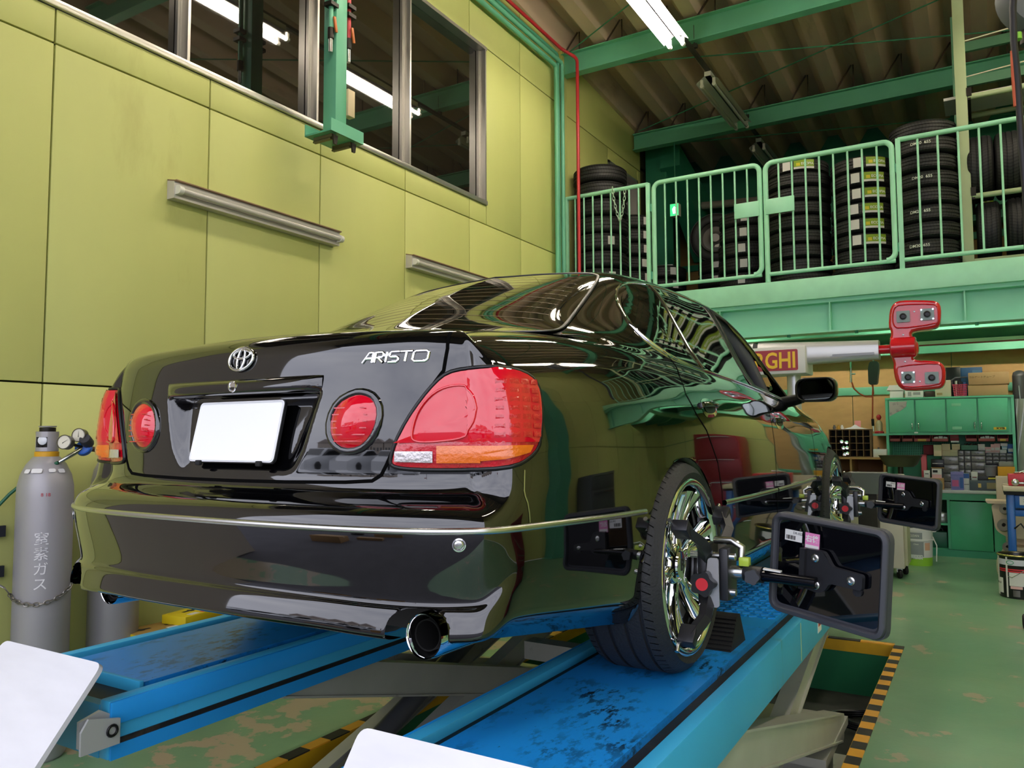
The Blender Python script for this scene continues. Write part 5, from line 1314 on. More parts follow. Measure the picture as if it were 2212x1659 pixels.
# upright wheel on the teal stack
c = at(1545, 500, Y=9.45)
t = thing('spare_wheel', 'tyre with bare steel wheel standing upright on the teal-labelled stack', 'wheel', (c[0], 9.45, 2.85+4*.172+.30))
b = MB(); b.lathe(tyre_profile(.30, .16, .19), 44, closed=True, axis=(.25,-1,0)); b.build('tyre', M_side, t, 38, local=True)
b = MB(); b.lathe([(.19,.05),(.185,.075),(.17,.06),(.15,.0),(.10,.015),(.06,.03),(.05,.05),(0,.05)], 32, axis=(.25,-1,0)); b.build('steel_wheel', mat('steel_wheel', '#6f6c68', rough=.45, metal=.7), t, 45, local=True)
b = MB(); b.add([(.02,-.085,-.10),(.07,-.08,-.09),(.06,-.08,-.13),(.01,-.085,-.125)], [(0,1,2,3)]); b.build('paper_slip', M_lab, t, 0, local=True)
c = at(1425, 514, Y=9.3); b = MB(); b.box((c[0]+.02, 9.25, 2.85+4*.163+.008), (.34,.26,.012), rotm(rz=.2)); tag(b.build('paper_sheet', mat('paper_white', '#d9d8d2', rough=.7)), 'white paper sheet lying on the short stack under the exit sign', 'paper')
# ------------------------------------------------------------------ tyre rack at the right
M_post = mat('rack_cream', '#b9c79c', rough=.45, var=.04)
M_postd = mat('rack_green', '#5f8f72', rough=.45)
xp = at(2085, 400, Y=7.95)[0]
t = thing('tyre_rack', 'tall pale green tyre rack at the right end of the mezzanine', 'rack', (xp, 8.2, 2.85))
b = MB(); b.b2((xp-.045,7.92,2.85),(xp+.045,7.975,5.5), ch=.003); b.build('post', M_post, t, 30)
b = MB(); b.b2((xp-.07,8.5,2.85),(xp+.02,8.55,5.45)); b.build('post', M_postd, t, 0)
b = MB(); b.b2((1.75,7.92,2.85),(1.84,7.975,5.5)); b.build('post', M_post, t, 0)
b = MB(); b.b2((1.75,8.5,2.85),(1.84,8.55,5.45)); b.build('post', M_postd, t, 0)
for z in (3.52, 4.42):
    for y, r, dz in ((7.95,.024,0.0),(8.45,.024,.0)):
        b = MB(); b.tube([(xp+.05,y,z+dz),(1.76,y,z+dz)], r, 10); b.build('tyre_bar', M_post, t, 60)
    for x in (xp+.06, 1.74):
        b = MB(); b.b2((x-.012,7.93,z-.03),(x+.012,8.5,z+.03)); b.build('bar_bracket', M_drk, t, 0)
        b = MB(); b.b2((x-.02,7.915,z-.0),(x+.02,7.935,z+.075)); b.build('bar_bracket', M_drk, t, 0)
for z, y, h in ((2.93,7.95,.06),):
    b = MB(); b.b2((xp+.045,y-.02,z-h/2),(1.75,y+.02,z+h/2)); b.build('shelf_beam', M_post, t, 0)
for z in (4.78, 5.12):
    b = MB(); b.b2((xp+.0,8.49,z-.045),(1.8,8.53,z+.045)); b.build('shelf_beam', M_postd, t, 0)
for p, q in (((xp+.04,7.93,4.93),(1.6,7.93,5.05)),((xp+.04,7.93,4.60),(1.6,7.93,4.72))):
    b = MB(); b.tube([p,q], .006, 6); b.build('cord', mat('cord_cream', '#dcd8bf', rough=.7), t, 60)
# upright tyres in the rack
for i in range(5):
    R, w = .30, .215; x = at(2113, 300, Y=8.2)[0] + i*.225
    tyre((x, 8.2, 3.545+R*.91+.0), R, w, .19, 'upright black tyre on the upper rack bar, %s from the post' % ORD[i], 'upright tyres on the upper rack bar', (0, math.pi/2, 0))
    R, w = .275, .185; x = at(2135, 480, Y=8.2)[0] + i*.225
    tyre((x, 8.2, 2.965+R), R, w, .18, 'upright black tyre on the lowest rack shelf, %s from the post' % ORD[i], 'upright tyres on the lowest rack shelf', (0, math.pi/2, 0), 'eco' if i == 0 else None, 180)
c = at(2150, 182, Y=8.15)
for i, (px, py, w_) in enumerate(((2175,158,.5),)):
    b = MB(); c = at(px, py, Y=8.2); b.b2((c[0]-w_, 8.0, 4.445), (c[0]+.6, 8.4, 4.47)); tag(b.build('carton_sheet', M_lab), 'flat white carton lying on the top rack bar', 'carton')
# cable and fitting hanging at the right picture edge
t = thing('hanging_cable', 'thick black cable with an orange strap hanging at the right edge', 'cable', at(2200,150,Y=3.6))
b = MB(); b.tube([at(2193,-60,Y=3.6), at(2188,20,Y=3.6), at(2190,90,Y=3.6), at(2199,180,Y=3.6), at(2206,300,Y=3.6), at(2216,420,Y=3.6), at(2222,600,Y=3.6)], .013, 10); b.build('cable', mat('cable_black', '#26242a', rough=.45), t, 60)
b = MB(); b.tube([at(2187,110,Y=3.6), at(2189,160,Y=3.6), at(2194,230,Y=3.6)], .008, 8); b.build('strap', mat('strap_orange', '#d0603c', rough=.5), t, 60)
b = MB(); b.cyl(at(2197,72,Y=3.62), at(2198,86,Y=3.62), .016, 10); b.build('green_tape', mat('tape_green', '#8fd04a', rough=.5), t, 60)
t = thing('reel_housing', 'grey round cable reel cut by the right picture edge', 'cable reel', at(2225,0,Y=3.75))
c = at(2235,-5,Y=3.75); b = MB(); b.lathe([(0,-.06),(.10,-.06),(.135,-.045),(.14,0),(.135,.045),(.10,.06),(0,.06)], 32, o=c, axis=(.6,-1,0)); b.build('reel_cover', mat('reel_grey', '#77787c', rough=.5), t, 45)
b = MB(); b.tube([c+np.array([-.02,0,-.10]), c+np.array([-.03,0,-.19])], .03, 10); b.build('cable_guide', M_drk, t, 50)
# ------------------------------------------------------------------ wheel alignment camera tower
M_silver = mat('tower_silver', '#c9c9c9', rough=.28, metal=.35, coat=.3)
M_tred = mat('tower_red', '#c4121f', rough=.22, coat=.8)
YT = 6.75
t = thing('alignment_tower', 'silver wheel alignment tower with two red camera pods beyond the car', 'alignment tower', (at(1715,820,Y=YT+.1)[0], YT+.1, 0))
xc = at(1715,820,Y=YT+.1)[0]
b = MB(); b.cyl((xc,YT+.1,.05),(xc,YT+.1,2.0),.055,20); b.build('column', M_silver, t, 50)
b = MB(); b.b2((xc-.3,YT-.15,0),(xc+.3,YT+.4,.05), ch=.01); b.build('base', M_silver, t, 30)
# arm: tapered boom to each side
rows = []
xl, xr = at(1560,760,Y=YT)[0]-1.3, at(1899,754,Y=YT)[0]
zt1, zb1 = at(1899,735,Y=YT)[2], at(1899,776,Y=YT)[2]
for x in np.linspace(-1.60, xr, 24):
    s = (x+1.60)/(xr+1.60); zc = (zt1+zb1)/2 + .006*(1-s); hz = (zt1-zb1)/2*(1+.42*(1-s)**1.2); hy = .075 + .03*(1-s)
    rows.append([(x, YT+.02+a, zc+c) for a, c in rrect(2*hy, 2*hz, min(hy, hz)*.55, 5)])
P = np.array(rows); P = np.concatenate([P, P[:, :1]], 1); b = MB(); b.grid(P); n = P.shape[1]-1; b.f.append([ (len(rows)-1)*(n+1)+i for i in range(n)]); b.fm.append(0); b.build('right_boom', M_silver, t, 45)
P2 = P.copy(); P2[..., 0] = 2*(-1.62) - P2[..., 0]; b = MB(); b.grid(P2, True); b.build('left_boom', M_silver, t, 45)
b = MB(); b.b2((-1.35,YT-.066,zb1+.032),(xr-.03,YT-.058,zb1+.052)); b.build('boom_groove', mat('groove_grey', '#8b8c90', rough=.4, metal=.4), t, 0)
p0 = at(1570,756,Y=YT-.12); p1 = at(1741,806,Y=YT-.12)
b = MB(); b.b2((-1.98,YT-.12,p1[2]),(p1[0],YT+.2,p0[2]), ch=.012); b.build('sign_box', mat('sign_box', '#d9d9d6', rough=.35), t, 30)
q0, q1 = at(1580,762,Y=YT-.125), at(1724,799,Y=YT-.125)
xs0 = -1.86
b = MB(); b.prism(rrect(q1[0]-xs0, q0[2]-q1[2], .012, 4, (xs0+q1[0])/2, (q0[2]+q1[2])/2), (0,YT-.121,0), (1,0,0), (0,0,1), (0,-.003,0)); sg_ = b.build('name_plate', mat('plate_maroon', '#9a2230', rough=.35), t, 0)
V, F = text_geo('CORGHI', .14, .002, bold=.003); V = np.array(V); hgt = V[:, 1].max()-V[:, 1].min(); wid = V[:, 0].max()-V[:, 0].min()
sc = (q0[2]-q1[2])*.80/hgt; 
Wn = (q1[0]-xs0)*.93; V[:, 1] = (V[:, 1]-(V[:, 1].max()+V[:, 1].min())/2)*sc; V[:, 0] = (V[:, 0]-(V[:, 0].max()+V[:, 0].min())/2)*Wn/wid
b = MB(); b.add(np.stack([(xs0+q1[0])/2+V[:, 0], np.full(len(V), YT-.1245)-V[:, 2], (q0[2]+q1[2])/2+V[:, 1]], 1), F); b.build('lettering', mat('letter_yellow', '#f0c428', rough=.4), t, 0)
b = MB(); b.tube([(xr-.01,YT,(zt1+zb1)/2),(xr+.10,YT,(zt1+zb1)/2)], .035, 16); b.build('pod_axle', M_tred, t, 50)
# camera pods outline
O = [(1160,260),(1180,212),(1220,180),(1300,172),(1500,175),(1545,190),(1565,230),(1562,330),(1545,375),(1500,395),(1345,415),(1330,440),(1350,465),(1385,505),(1388,560),(1370,600),(1340,622),(1375,645),(1500,645),(1565,657),(1598,700),(1600,800),(1580,850),(1540,868),(1300,885),(1240,860),(1205,800),(1190,700),(1195,680),(1185,640),(1160,600),(1160,480),(1172,450),(1170,410),(1152,380)]
pod = [at(1600+a*.2767, 600+c*.2767, Y=YT-.06)[[0, 2]] for a, c in O]
pod = np.array(pod); cen = pod.mean(0)
sm = smooth_closed(pod, 1)
def inset(P, d):
    a = np.roll(P, 1, 0); c = np.roll(P, -1, 0); tg = c-a; tg /= np.linalg.norm(tg, axis=1)[:, None]; nn = np.stack([-tg[:, 1], tg[:, 0]], 1)
    ar = .5*np.sum(P[:, 0]*np.roll(P[:, 1], -1) - np.roll(P[:, 0], -1)*P[:, 1]); nn = nn if ar > 0 else -nn
    return P + nn*d
rows = []
for d, y in ((.018,-.068),(.005,-.062),(.0,-.048),(.0,.05),(.012,.07)):
    Q = inset(sm, d); rows.append([(q[0], YT+y, q[1]) for q in Q])
P = np.array(rows); P = np.concatenate([P, P[:, :1]], 1); b = MB(); b.grid(P); n = P.shape[1]-1
b.f.append(list(range(n))); b.fm.append(0); b.f.append([4*(n+1)+i for i in range(n)]); b.fm.append(0)
pd = b.build('camera_pods', M_tred, t, 50)
b = MB(); J = at(1953,752,Y=YT); b.lathe([(0,-.09),(.065,-.09),(.078,-.08),(.078,.08),(.065,.09),(0,.09)], 28, o=(J[0],YT-.06,J[2]+.0), axis=(1,0,0)); b.build('pod_joint', M_tred, pd, 45)
def camera(px, py, lit, s=.046):
    c = at(px, py, Y=YT-.075)
    b = MB(); b.prism(rrect(2*s, 1.9*s, .006, 3), c, (1,0,0), (0,0,1), (0,-.006,0)); k = b.build('camera_plate', mat('cam_plate', '#7d8a86', rough=.4, metal=.3), pd, 0)
    b = MB(); b.lathe([(.019,.0),(.024,.0),(.024,.02),(.016,.022),(.014,.012),(0,.012)], 20, o=c+np.array([0,-.006,0]), axis=(0,-1,0)); b.build('lens', M_trim, pd, 40)
    if lit:
        for dx in (-.85, .85):
            for dz in (-.8, .8):
                b = MB(); o = c+np.array([dx*s,-.008,dz*s]); b.lathe([(.0055,0),(.0045,.004),(0,.005)], 10, o=o, axis=(0,-1,0)); b.build('led', mat('led_white', '#ffffff', rough=.3, emit='#cfe4ff', estr=6), pd, 50)
for px, py, lit in ((1951,684,0),(2003,679,1),(1962,815,1),(2013,816,0)): camera(px, py, lit)
for ring in ([(1600+a*.2767, 600+c*.2767) for a, c in ((1185,290),(1200,235),(1240,210),(1500,205),(1540,225),(1545,330),(1525,360),(1230,400),(1190,370))], [(1600+a*.2767, 600+c*.2767) for a, c in ((1215,720),(1235,690),(1540,665),(1575,700),(1578,800),(1545,840),(1280,860),(1240,820))]):
    Q = smooth_closed([at(x, y, Y=YT-.07)[[0, 2]] for x, y in ring], 1); b = MB(); b.tube([(q[0], YT-.068, q[1]) for q in Q], .006, 6, True); b.build('pod_rim', M_tred, pd, 60)
for px, py in ((1975,673),(1951,723),(1955,781),(1987,824)):
    b = MB(); b.lathe([(.007,0),(.006,.004),(0,.005)], 10, o=at(px,py,Y=YT-.07), axis=(0,-1,0)); b.build('screw', M_satin, pd, 50)
# ------------------------------------------------------------------ workbench, cabinet and everything on it
M_cab = mat('cabinet_green', '#58b08a', rough=.35, var=.05, vscale=5, dirt='#84b89a', dscale=4, damt=.6)
M_cabd = mat('cabinet_inner', '#1f4a38', rough=.6)
M_bench = mat('bench_green', '#409a72', rough=.35, var=.05)
def pb(b, x0, y0, x1, y1, Y, d, ch=0., z0=None, z1=None):
    p, q = at(x0, y1, Y=Y), at(x1, y0, Y=Y)
    return b.b2((p[0], Y, p[2] if z0 is None else z0), (q[0], Y+d, q[2] if z1 is None else z1), ch)
YC = 10.9
zc0, zc1 = at(2050,937,Y=YC)[2], at(2050,860,Y=YC)[2]; xc0, xc1 = at(1913,900,Y=YC)[0], at(2192,900,Y=YC)[0]
ZW = .775
t = thing('wall_cabinet', 'green steel wall cabinet with four doors above the workbench', 'cabinet', ((xc0+xc1)/2, YC, zc0))
b = MB(); b.b2((xc0,YC+.02,zc0),(xc1,YB-.04,zc1)); b.build('body', M_cab, t, 0)
for (x, w) in ((xc0,.03),(xc1-.03,.03)):
    b = MB(); b.b2((x,YC+.0,ZW+.0),(x+w,YB-.04,zc1+.012)); b.build('side_panel', M_cab, t, 0)
b = MB(); b.b2((xc0,YC-.01,zc1),(xc1,YB-.04,zc1+.02)); b.build('top_panel', M_cab, t, 0)
b = MB(); b.b2((xc0,YC-.005,zc0-.012),(xc1,YB-.04,zc0+.004)); b.build('bottom_panel', M_cab, t, 0)
dx = [1919,1977,2044,2112,2180]
for i in range(4):
    x0, x1 = at(dx[i],900,Y=YC)[0], at(dx[i+1],900,Y=YC)[0]
    b = MB(); b.b2((x0+.008,YC-.004,zc0+.022),(x1-.008,YC+.022,zc1-.012), ch=.004); d = b.build('door', M_cab, t, 30)
    xh = x1-.035 if i % 2 == 0 else x0+.035
    b = MB(); b.tube([(xh,YC-.004,zc0+.055),(xh,YC-.028,zc0+.065),(xh,YC-.028,zc0+.125),(xh,YC-.004,zc0+.135)], .006, 8); b.build('handle', M_satin, d, 60)
    if i == 0:
        b = MB(); xa = x0+.015; b.add([(xa,YC-.0055,zc1-.025),(xa+.20,YC-.0055,zc1-.025),(xa+.19,YC-.0055,zc1-.09),(xa+.13,YC-.0055,zc1-.14),(xa+.09,YC-.0055,zc1-.16),(xa,YC-.0055,zc1-.21)], [(0,1,2,3,4,5)][::-1]); b.build('torn_poster', mat('poster_grey', '#a7a29c', rough=.6, dirt='#54545a', dscale=14, damt=.45), d, 0)
    if i == 2:
        for zz in (zc1-.10, zc0+.05):
            b = MB(); b.b2((x0+.06,YC-.0052,zz),(x0+.16,YC-.0045,zz+.035)); b.build('tape_mark', mat('tape_pale', '#7fc09c', rough=.6), d, 0)
    if i == 3:
        b = MB(); b.b2((x1-.16,YC-.0055,zc0+.045),(x1-.035,YC-.0045,zc0+.075)); s = b.build('maker_badge', mat('badge_yellow', '#d8b42c', rough=.5), d, 0)
        b = MB(); add_text(b, 'KYB', (x1-.09,YC-.0057,zc0+.060), (1,0,0), (0,0,1), .030, .0006, bold=.001, sx=1.5); b.build('badge_text', M_ink, d, 0)
b = MB(); pb(b,1975,936,1983,933,YC-.012,.01); b.build('paper_tag', MATS['label_white'], t, 0)
# perforated back panel
t0_ = t
b = MB(); b.b2((xc0+.03,YB-.07,ZW+.001),(xc1-.03,YB-.05,zc0-.014)); pg_ = b.build('peg_sheet', mat('peg_green', '#3a9570', rough=.45), t0_, 0)
b = MB()
for i in range(34):
    for j in range(12):
        x, z = xc0+.05+i*.021, zc0-.04-j*.021; b.b2((x,YB-.072,z),(x+.009,YB-.0695,z+.009))
h_ = b.build('peg_holes', M_gap, pg_, 0); h_['kind'] = 'stuff'
# workbench
xb0, xb1 = at(1908,1060,Y=10.62)[0], at(2200,1060,Y=10.62)[0]
t = thing('workbench', 'green steel workbench with an open shelf bay and a large door', 'workbench', ((xb0+xb1)/2, 10.9, 0))
b = MB(); b.b2((xb0,10.60,ZW-.035),(xb1,YB-.04,ZW), ch=.004); b.build('worktop', mat('worktop_white', '#cfd0cc', rough=.35, var=.06, vscale=12), t, 30)
b = MB(); b.b2((xb0,10.63,ZW-.115),(xb1,10.66,ZW-.035)); b.build('apron', M_bench, t, 0)
xd = at(2052,1100,Y=10.65)[0]; xe = at(2143,1100,Y=10.65)[0]
b = MB(); b.b2((xd,10.635,.085),(xe,10.665,ZW-.13), ch=.004); d = b.build('door', M_bench, t, 30)
b = MB(); pb(b,2058,1067,2084,1073,10.632,.006); b.build('slot_handle', M_gap, d, 0)
b = MB(); b.b2((xe+.012,10.64,.085),(xb1,10.665,ZW-.13)); b.build('end_panel', M_bench, t, 0)
b = MB(); b.b2((xb0,10.66,0),(xb0+.03,YB-.05,ZW-.04)); b.b2((xd-.03,10.66,0.0),(xd,YB-.05,ZW-.04)); b.build('bay_sides', M_bench, t, 0)['kind'] = 'stuff'
b = MB(); b.b2((xb0,YB-.06,0),(xb1,YB-.045,ZW-.04)); b.build('back_sheet', M_cabd, t, 0)
b = MB(); b.b2((xb0+.03,10.66,.36),(xd-.03,YB-.06,.385)); b.build('shelf', M_bench, t, 0)
b = MB(); b.b2((xb0,10.66,.06),(xb1,YB-.06,.085)); b.build('shelf', M_bench, t, 0)
b = MB(); b.b2((xb0,10.64,.0),(xb1,10.665,.08)); b.build('plinth', M_greend, t, 0)
# generic boxes -----------------------------------------------------------
def item(name, lab, cat, px, Y, d, m, base=None, ch=.004, parts=None, grp=None):
    """carton-like thing with its own lid/face parts; px = photo box (x0,y0,x1,y1), base = height it stands on"""
    x0, y0, x1, y1 = px; p, q = at(x0, y1, Y=Y), at(x1, y0, Y=Y)
    z0 = p[2] if base is None else base; z1 = max(q[2], z0+.01)
    t = thing(name, lab, cat, ((p[0]+q[0])/2, Y+d/2, z0), grp)
    b = MB(); b.b2((p[0],Y,z0),(q[0],Y+d,z1), ch=ch); b.build('body', m, t, 30)
    for k in (parts or []):
        nm, (a, c, e, f), mm = k[:3]
        b = MB(); b.b2((p[0]+(q[0]-p[0])*a, Y-.0015, z0+(z1-z0)*c), (p[0]+(q[0]-p[0])*e, Y+.0005, z0+(z1-z0)*f)); b.build(nm, mm, t, 0)
        if len(k) > 3:
            bb = MB(); add_text(bb, k[3], ((p[0]+(q[0]-p[0])*(a+e)/2), Y-.0022, z0+(z1-z0)*(c+f)/2), (1,0,0), (0,0,1), k[4], .0005); bb.build('print', k[5], t, 0)
    return t, p, q, z0, z1
def Z(a): return 1910+a*.13653
def W(b): return 920+b*.13653
M_cream = mat('box_cream', '#d8c6a4', rough=.7, var=.04); M_white = mat('box_white', '#dedad8', rough=.65); M_pink = mat('box_pink', '#e3b3b4', rough=.65)
M_kraft = mat('kraft', '#b08a5a', rough=.75, var=.05); M_kraft2 = mat('kraft_dull', '#a1825b', rough=.75, var=.05)
M_dgrey = mat('dark_plastic', '#34333a', rough=.45); M_clearp = mat('clear_plastic', '#6f6c6a', rough=.25, coat=.4, var=.2, vscale=40)
M_orange = mat('box_orange', '#d99a1e', rough=.6); M_bluep = mat('box_blue', '#3a62a8', rough=.55); M_purple = mat('box_purple', '#7a78b8', rough=.5, dirt='#c8b8d8', dscale=30, damt=.5)
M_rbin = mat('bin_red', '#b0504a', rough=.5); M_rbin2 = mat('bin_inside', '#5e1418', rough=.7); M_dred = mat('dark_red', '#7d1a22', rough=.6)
# red picking bins under the cabinet
for i, (a0, a1, con) in enumerate(((85,255,0),(280,450,0),(465,730,1),(750,1015,2),(1285,1470,0),(1485,1760,2),(1785,1970,1))):
    x0, x1 = at(Z(a0),945,Y=YC+.03)[0], at(Z(a1),945,Y=YC+.03)[0]; z0 = at(2050,W(250),Y=YC+.03)[2]; z1 = zc0-.016
    t = thing('picking_bin', 'red open bin under the wall cabinet, %s from the left%s' % (ORD[i], [', empty', ' holding a yellow card', ' with white parts'][con]), 'bin', ((x0+x1)/2, YC+.1, z0), 'red picking bins')
    h = z1-z0
    b = MB(); b.b2((x0,YC+.03,z0),(x1,YC+.20,z0+.006)); b.build('bin_base', M_rbin, t, 0)
    b = MB(); b.b2((x0,YC+.03,z0),(x1,YC+.036,z0+h*.48)); b.build('front_lip', M_rbin, t, 0)
    for x in (x0, x1-.006):
        b = MB(); b.prism([(0,0),(.17,0),(.17,h),(.05,h),(0,h*.48)], (x,YC+.03,z0), (0,1,0), (0,0,1), (.006,0,0)); b.build('bin_side', M_rbin, t, 0)
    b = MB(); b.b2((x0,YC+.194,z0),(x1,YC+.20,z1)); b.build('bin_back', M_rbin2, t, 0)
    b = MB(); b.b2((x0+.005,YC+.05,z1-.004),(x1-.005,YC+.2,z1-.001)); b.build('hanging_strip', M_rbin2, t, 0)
    if con == 1:
        b = MB(); b.b2((x0+(x1-x0)*.25,YC+.0285,z0+h*.08),(x0+(x1-x0)*.75,YC+.0298,z0+h*.42)); b.build('yellow_card', mat('card_yellow', '#d6a64e', rough=.6), t, 0)
    if con == 2:
        for k in range(3):
            b = MB(); xx = x0+(x1-x0)*(.15+.27*k); b.box((xx+.02,YC+.1,z0+h*(.45+.1*(k % 2))), (.045,.06,h*.6), rotm(ry=.2*k-.2), ch=.006); b.build('loose_part', M_white, t, 30)
t = thing('small_bin', 'small dark red double tray between the bins under the wall cabinet', 'bin', at(Z(1105),W(200),Y=YC+.05))
b = MB(); pb(b,Z(1040),W(130),Z(1172),W(175),YC+.05,.14); b.build('upper_tray', M_dred, t, 0)
b = MB(); pb(b,Z(1045),W(180),Z(1180),W(240),YC+.04,.14); b.build('lower_tray', M_dred, t, 0)
b = MB(); pb(b,Z(1055),W(236),Z(1182),W(262),YC+.035,.10); b.build('tray_tab', M_white, t, 0)
# drawer organisers
def organiser(lab, a0, b0, a1, b1, cols, rows, Y, d, base=None, grp='drawer organisers'):
    p, q = at(Z(a0), W(b1), Y=Y), at(Z(a1), W(b0), Y=Y); z0 = p[2] if base is None else base; z1 = q[2]
    t = thing('drawer_organiser', lab, 'organiser', ((p[0]+q[0])/2, Y+d/2, z0), grp)
    b = MB(); b.b2((p[0],Y+.006,z0),(q[0],Y+d,z1)); b.build('casing', mat('casing_black', '#1d1b20', rough=.5), t, 0)
    cs = np.cumsum([0]+list(cols))/sum(cols); rs = np.cumsum([0]+list(rows))/sum(rows)
    for i in range(len(cols)):
        for j in range(len(rows)):
            x0 = p[0]+(q[0]-p[0])*cs[i]; x1 = p[0]+(q[0]-p[0])*cs[i+1]; za = z0+(z1-z0)*rs[j]; zb = z0+(z1-z0)*rs[j+1]
            b = MB(); b.b2((x0+.006,Y,za+.005),(x1-.006,Y+.02,zb-.005), ch=.002); dr = b.build('drawer', M_clearp, t, 30)
            b = MB(); b.b2(((x0+x1)/2-.012,Y-.006,(za+zb)/2-.004),((x0+x1)/2+.012,Y,(za+zb)/2+.004)); b.build('pull', M_dgrey, dr, 0)
    return t
organiser('clear drawer organiser with three columns in the middle of the bench', 1185, 390, 1600, 930, (95,100,215), (60,55,70,70,60,50), 10.98, .25, ZW+.001)
organiser('low clear drawer organiser at the right of the shelf', 1608, 432, 2045, 600, (110,105,110,110), (50,55,55), 11.0, .22, None)
organiser('dark drawer organiser with one column of deep drawers', 925, 480, 1178, 930, (1,), (90,110,120,110), 10.97, .25, ZW+.001)
p = at(Z(1608),W(600),Y=11.0)[2]
item('storage_case', 'dark grey plastic case under the low drawer organiser', 'case', (Z(1606),W(602),Z(2045),W(800)), 11.05, .17, M_dgrey, ZW+.001)
zo1 = at(Z(1300),W(390),Y=10.98)[2]+.001; zo2 = at(Z(1700),W(432),Y=11.0)[2]+.001; zo3 = at(Z(1000),W(480),Y=10.97)[2]+.001
Yb = 11.02
item('cream_box', 'cream carton, leftmost of the cream ones above the dark drawers', 'box', (Z(785),W(300),Z(905),W(475)), Yb-.05, .12, M_cream, zo3-.0+.0, parts=[('label',(.15,.2,.85,.8),M_cream)])
item('cream_box', 'tall cream carton in the middle above the dark drawers', 'box', (Z(916),W(285),Z(1040),W(468)), Yb, .12, M_cream, zo3, parts=[('seam',(.05,.45,.95,.47),M_kraft)])
t_, p_, q_, z0_, z1_ = item('cream_box', 'lower cream carton at the right above the dark drawers', 'box', (Z(1047),W(378),Z(1172),W(468)), Yb, .12, M_cream, zo3, parts=[('seam',(.1,.5,.9,.53),M_kraft)])
item('cream_box', 'upper cream carton stacked at the right above the dark drawers', 'box', (Z(1070),W(285),Z(1195),W(377)), Yb, .12, M_cream, z1_+.001, parts=[('seam',(.1,.5,.9,.53),M_kraft)])
t = thing('parts_tray', 'green tray heaped with metal parts on the drawer organiser', 'tray', at(Z(1345),W(388),Y=Yb))
b = MB(); p, q = at(Z(1212),W(388),Y=Yb), at(Z(1482),W(305),Y=Yb); zt_ = q[2]; b.b2((p[0],Yb,zo1),(q[0],Yb+.14,zo1+.006)); b.build('tray_base', mat('tray_green', '#1f6e45', rough=.4), t, 0)
for lo, hi in (((p[0],Yb,zo1),(q[0],Yb+.005,zt_)),((p[0],Yb+.135,zo1),(q[0],Yb+.14,zt_)),((p[0],Yb,zo1),(p[0]+.005,Yb+.14,zt_)),((q[0]-.005,Yb,zo1),(q[0],Yb+.14,zt_))):
    b = MB(); b.b2(lo, hi); b.build('tray_wall', MATS['tray_green'], t, 0)
for k in range(8):
    b = MB(); x = p[0]+.02+k*.022; b.cyl((x,Yb+.05,zt_-.02),(x+.03,Yb+.07+.01*(k % 3),zt_+.012+.006*(k % 2)),.008,8); b.build('metal_part', M_satin, t, 50)
SM = [('white and pink carton left of the pink group', 1486,288,1592,388,M_white,zo1,0),('small pink carton, lower left of the pink group',1600,335,1688,404,M_pink,None,0),('narrow pink carton in the pink group',1690,290,1742,404,M_pink,None,0),('tall pink carton in the pink group',1746,280,1832,404,M_pink,None,0),('pale blue carton at the right of the pink group',1862,322,1946,374,mat('box_paleblue', '#a9c8d8', rough=.6),None,0),('flat white carton on top of the pale blue one',1842,275,1950,319,M_white,None,0),('blue carton standing against the cabinet side',1956,287,2042,430,M_bluep,zo2,1),('long flat pink carton under the pink group',1602,406,1824,432,M_pink,zo2,0),('white carton under the pale blue one',1830,377,1936,432,M_white,zo2,0)]
for lab, a0, b0, a1, b1, m, base, k in SM:
    item('small_carton', lab, 'box', (Z(a0),W(b0),Z(a1),W(b1)), Yb+.02, .1, m, base, .002, parts=[('label',(.1,.15,.9,.5),M_white)], grp='small parts cartons')
item('red_box', 'dark red box behind the metal pan on the bench', 'box', (Z(622),W(302),Z(776),W(458)), 11.2, .1, M_dred, None, parts=[('face',(.05,.1,.95,.9),M_dred)])
item('red_box', 'narrow red box standing right of the metal pan', 'box', (Z(592),W(455),Z(668),W(800)), 11.0, .1, mat('red_card', '#b8404e', rough=.6), ZW+.001, parts=[('label',(.1,.5,.9,.95),mat('red_label', '#c8606a', rough=.6))])
item('black_carton', 'black carton with a white brand line beside the dark drawers', 'box', (Z(745),W(528),Z(946),W(668)), 10.93, .1, M_trim, None, parts=[('band',(.1,.5,.9,.56),M_white),('foot',(.0,.0,1,.08),M_kraft)])
item('tool_crate', 'dark crate under the black carton on the bench', 'crate', (Z(735),W(668),Z(935),W(830)), 10.97, .16, M_dgrey, ZW+.06)
item('kraft_carton', 'open brown carton of small boxes on the bench edge', 'box', (Z(668),W(830),Z(940),W(935)), 10.68, .16, M_kraft, ZW+.001, parts=[('tape',(.45,0,.55,1),M_kraft2)])
zk = at(Z(800),W(830),Y=10.68)[2]+.001
item('white_packet', 'white packet with black print sticking out of the brown carton', 'packet', (Z(758),W(680),Z(905),W(830)), 10.70, .05, M_white, zk, .002, parts=[('print_block',(.1,.6,.6,.85),M_ink),('pink_band',(.0,.0,1,.4),M_pink)])
item('white_packet', 'white packet leaning at the left of the brown carton', 'packet', (Z(630),W(705),Z(720),W(830)), 10.70, .04, M_white, zk, .002, parts=[('print_block',(.2,.5,.8,.6),M_dgrey)])
item('bulb_carton', 'purple and pink printed carton at the bench edge', 'box', (Z(1058),W(730),Z(1252),W(935)), 10.66, .14, M_purple, ZW+.001, parts=[('band',(.0,.85,1,1),mat('lilac', '#8f86c8', rough=.5)),('splash',(.08,.2,.6,.55),mat('hot_pink', '#c85a8c', rough=.5)),('window',(.7,.1,.95,.7),M_bluep)])
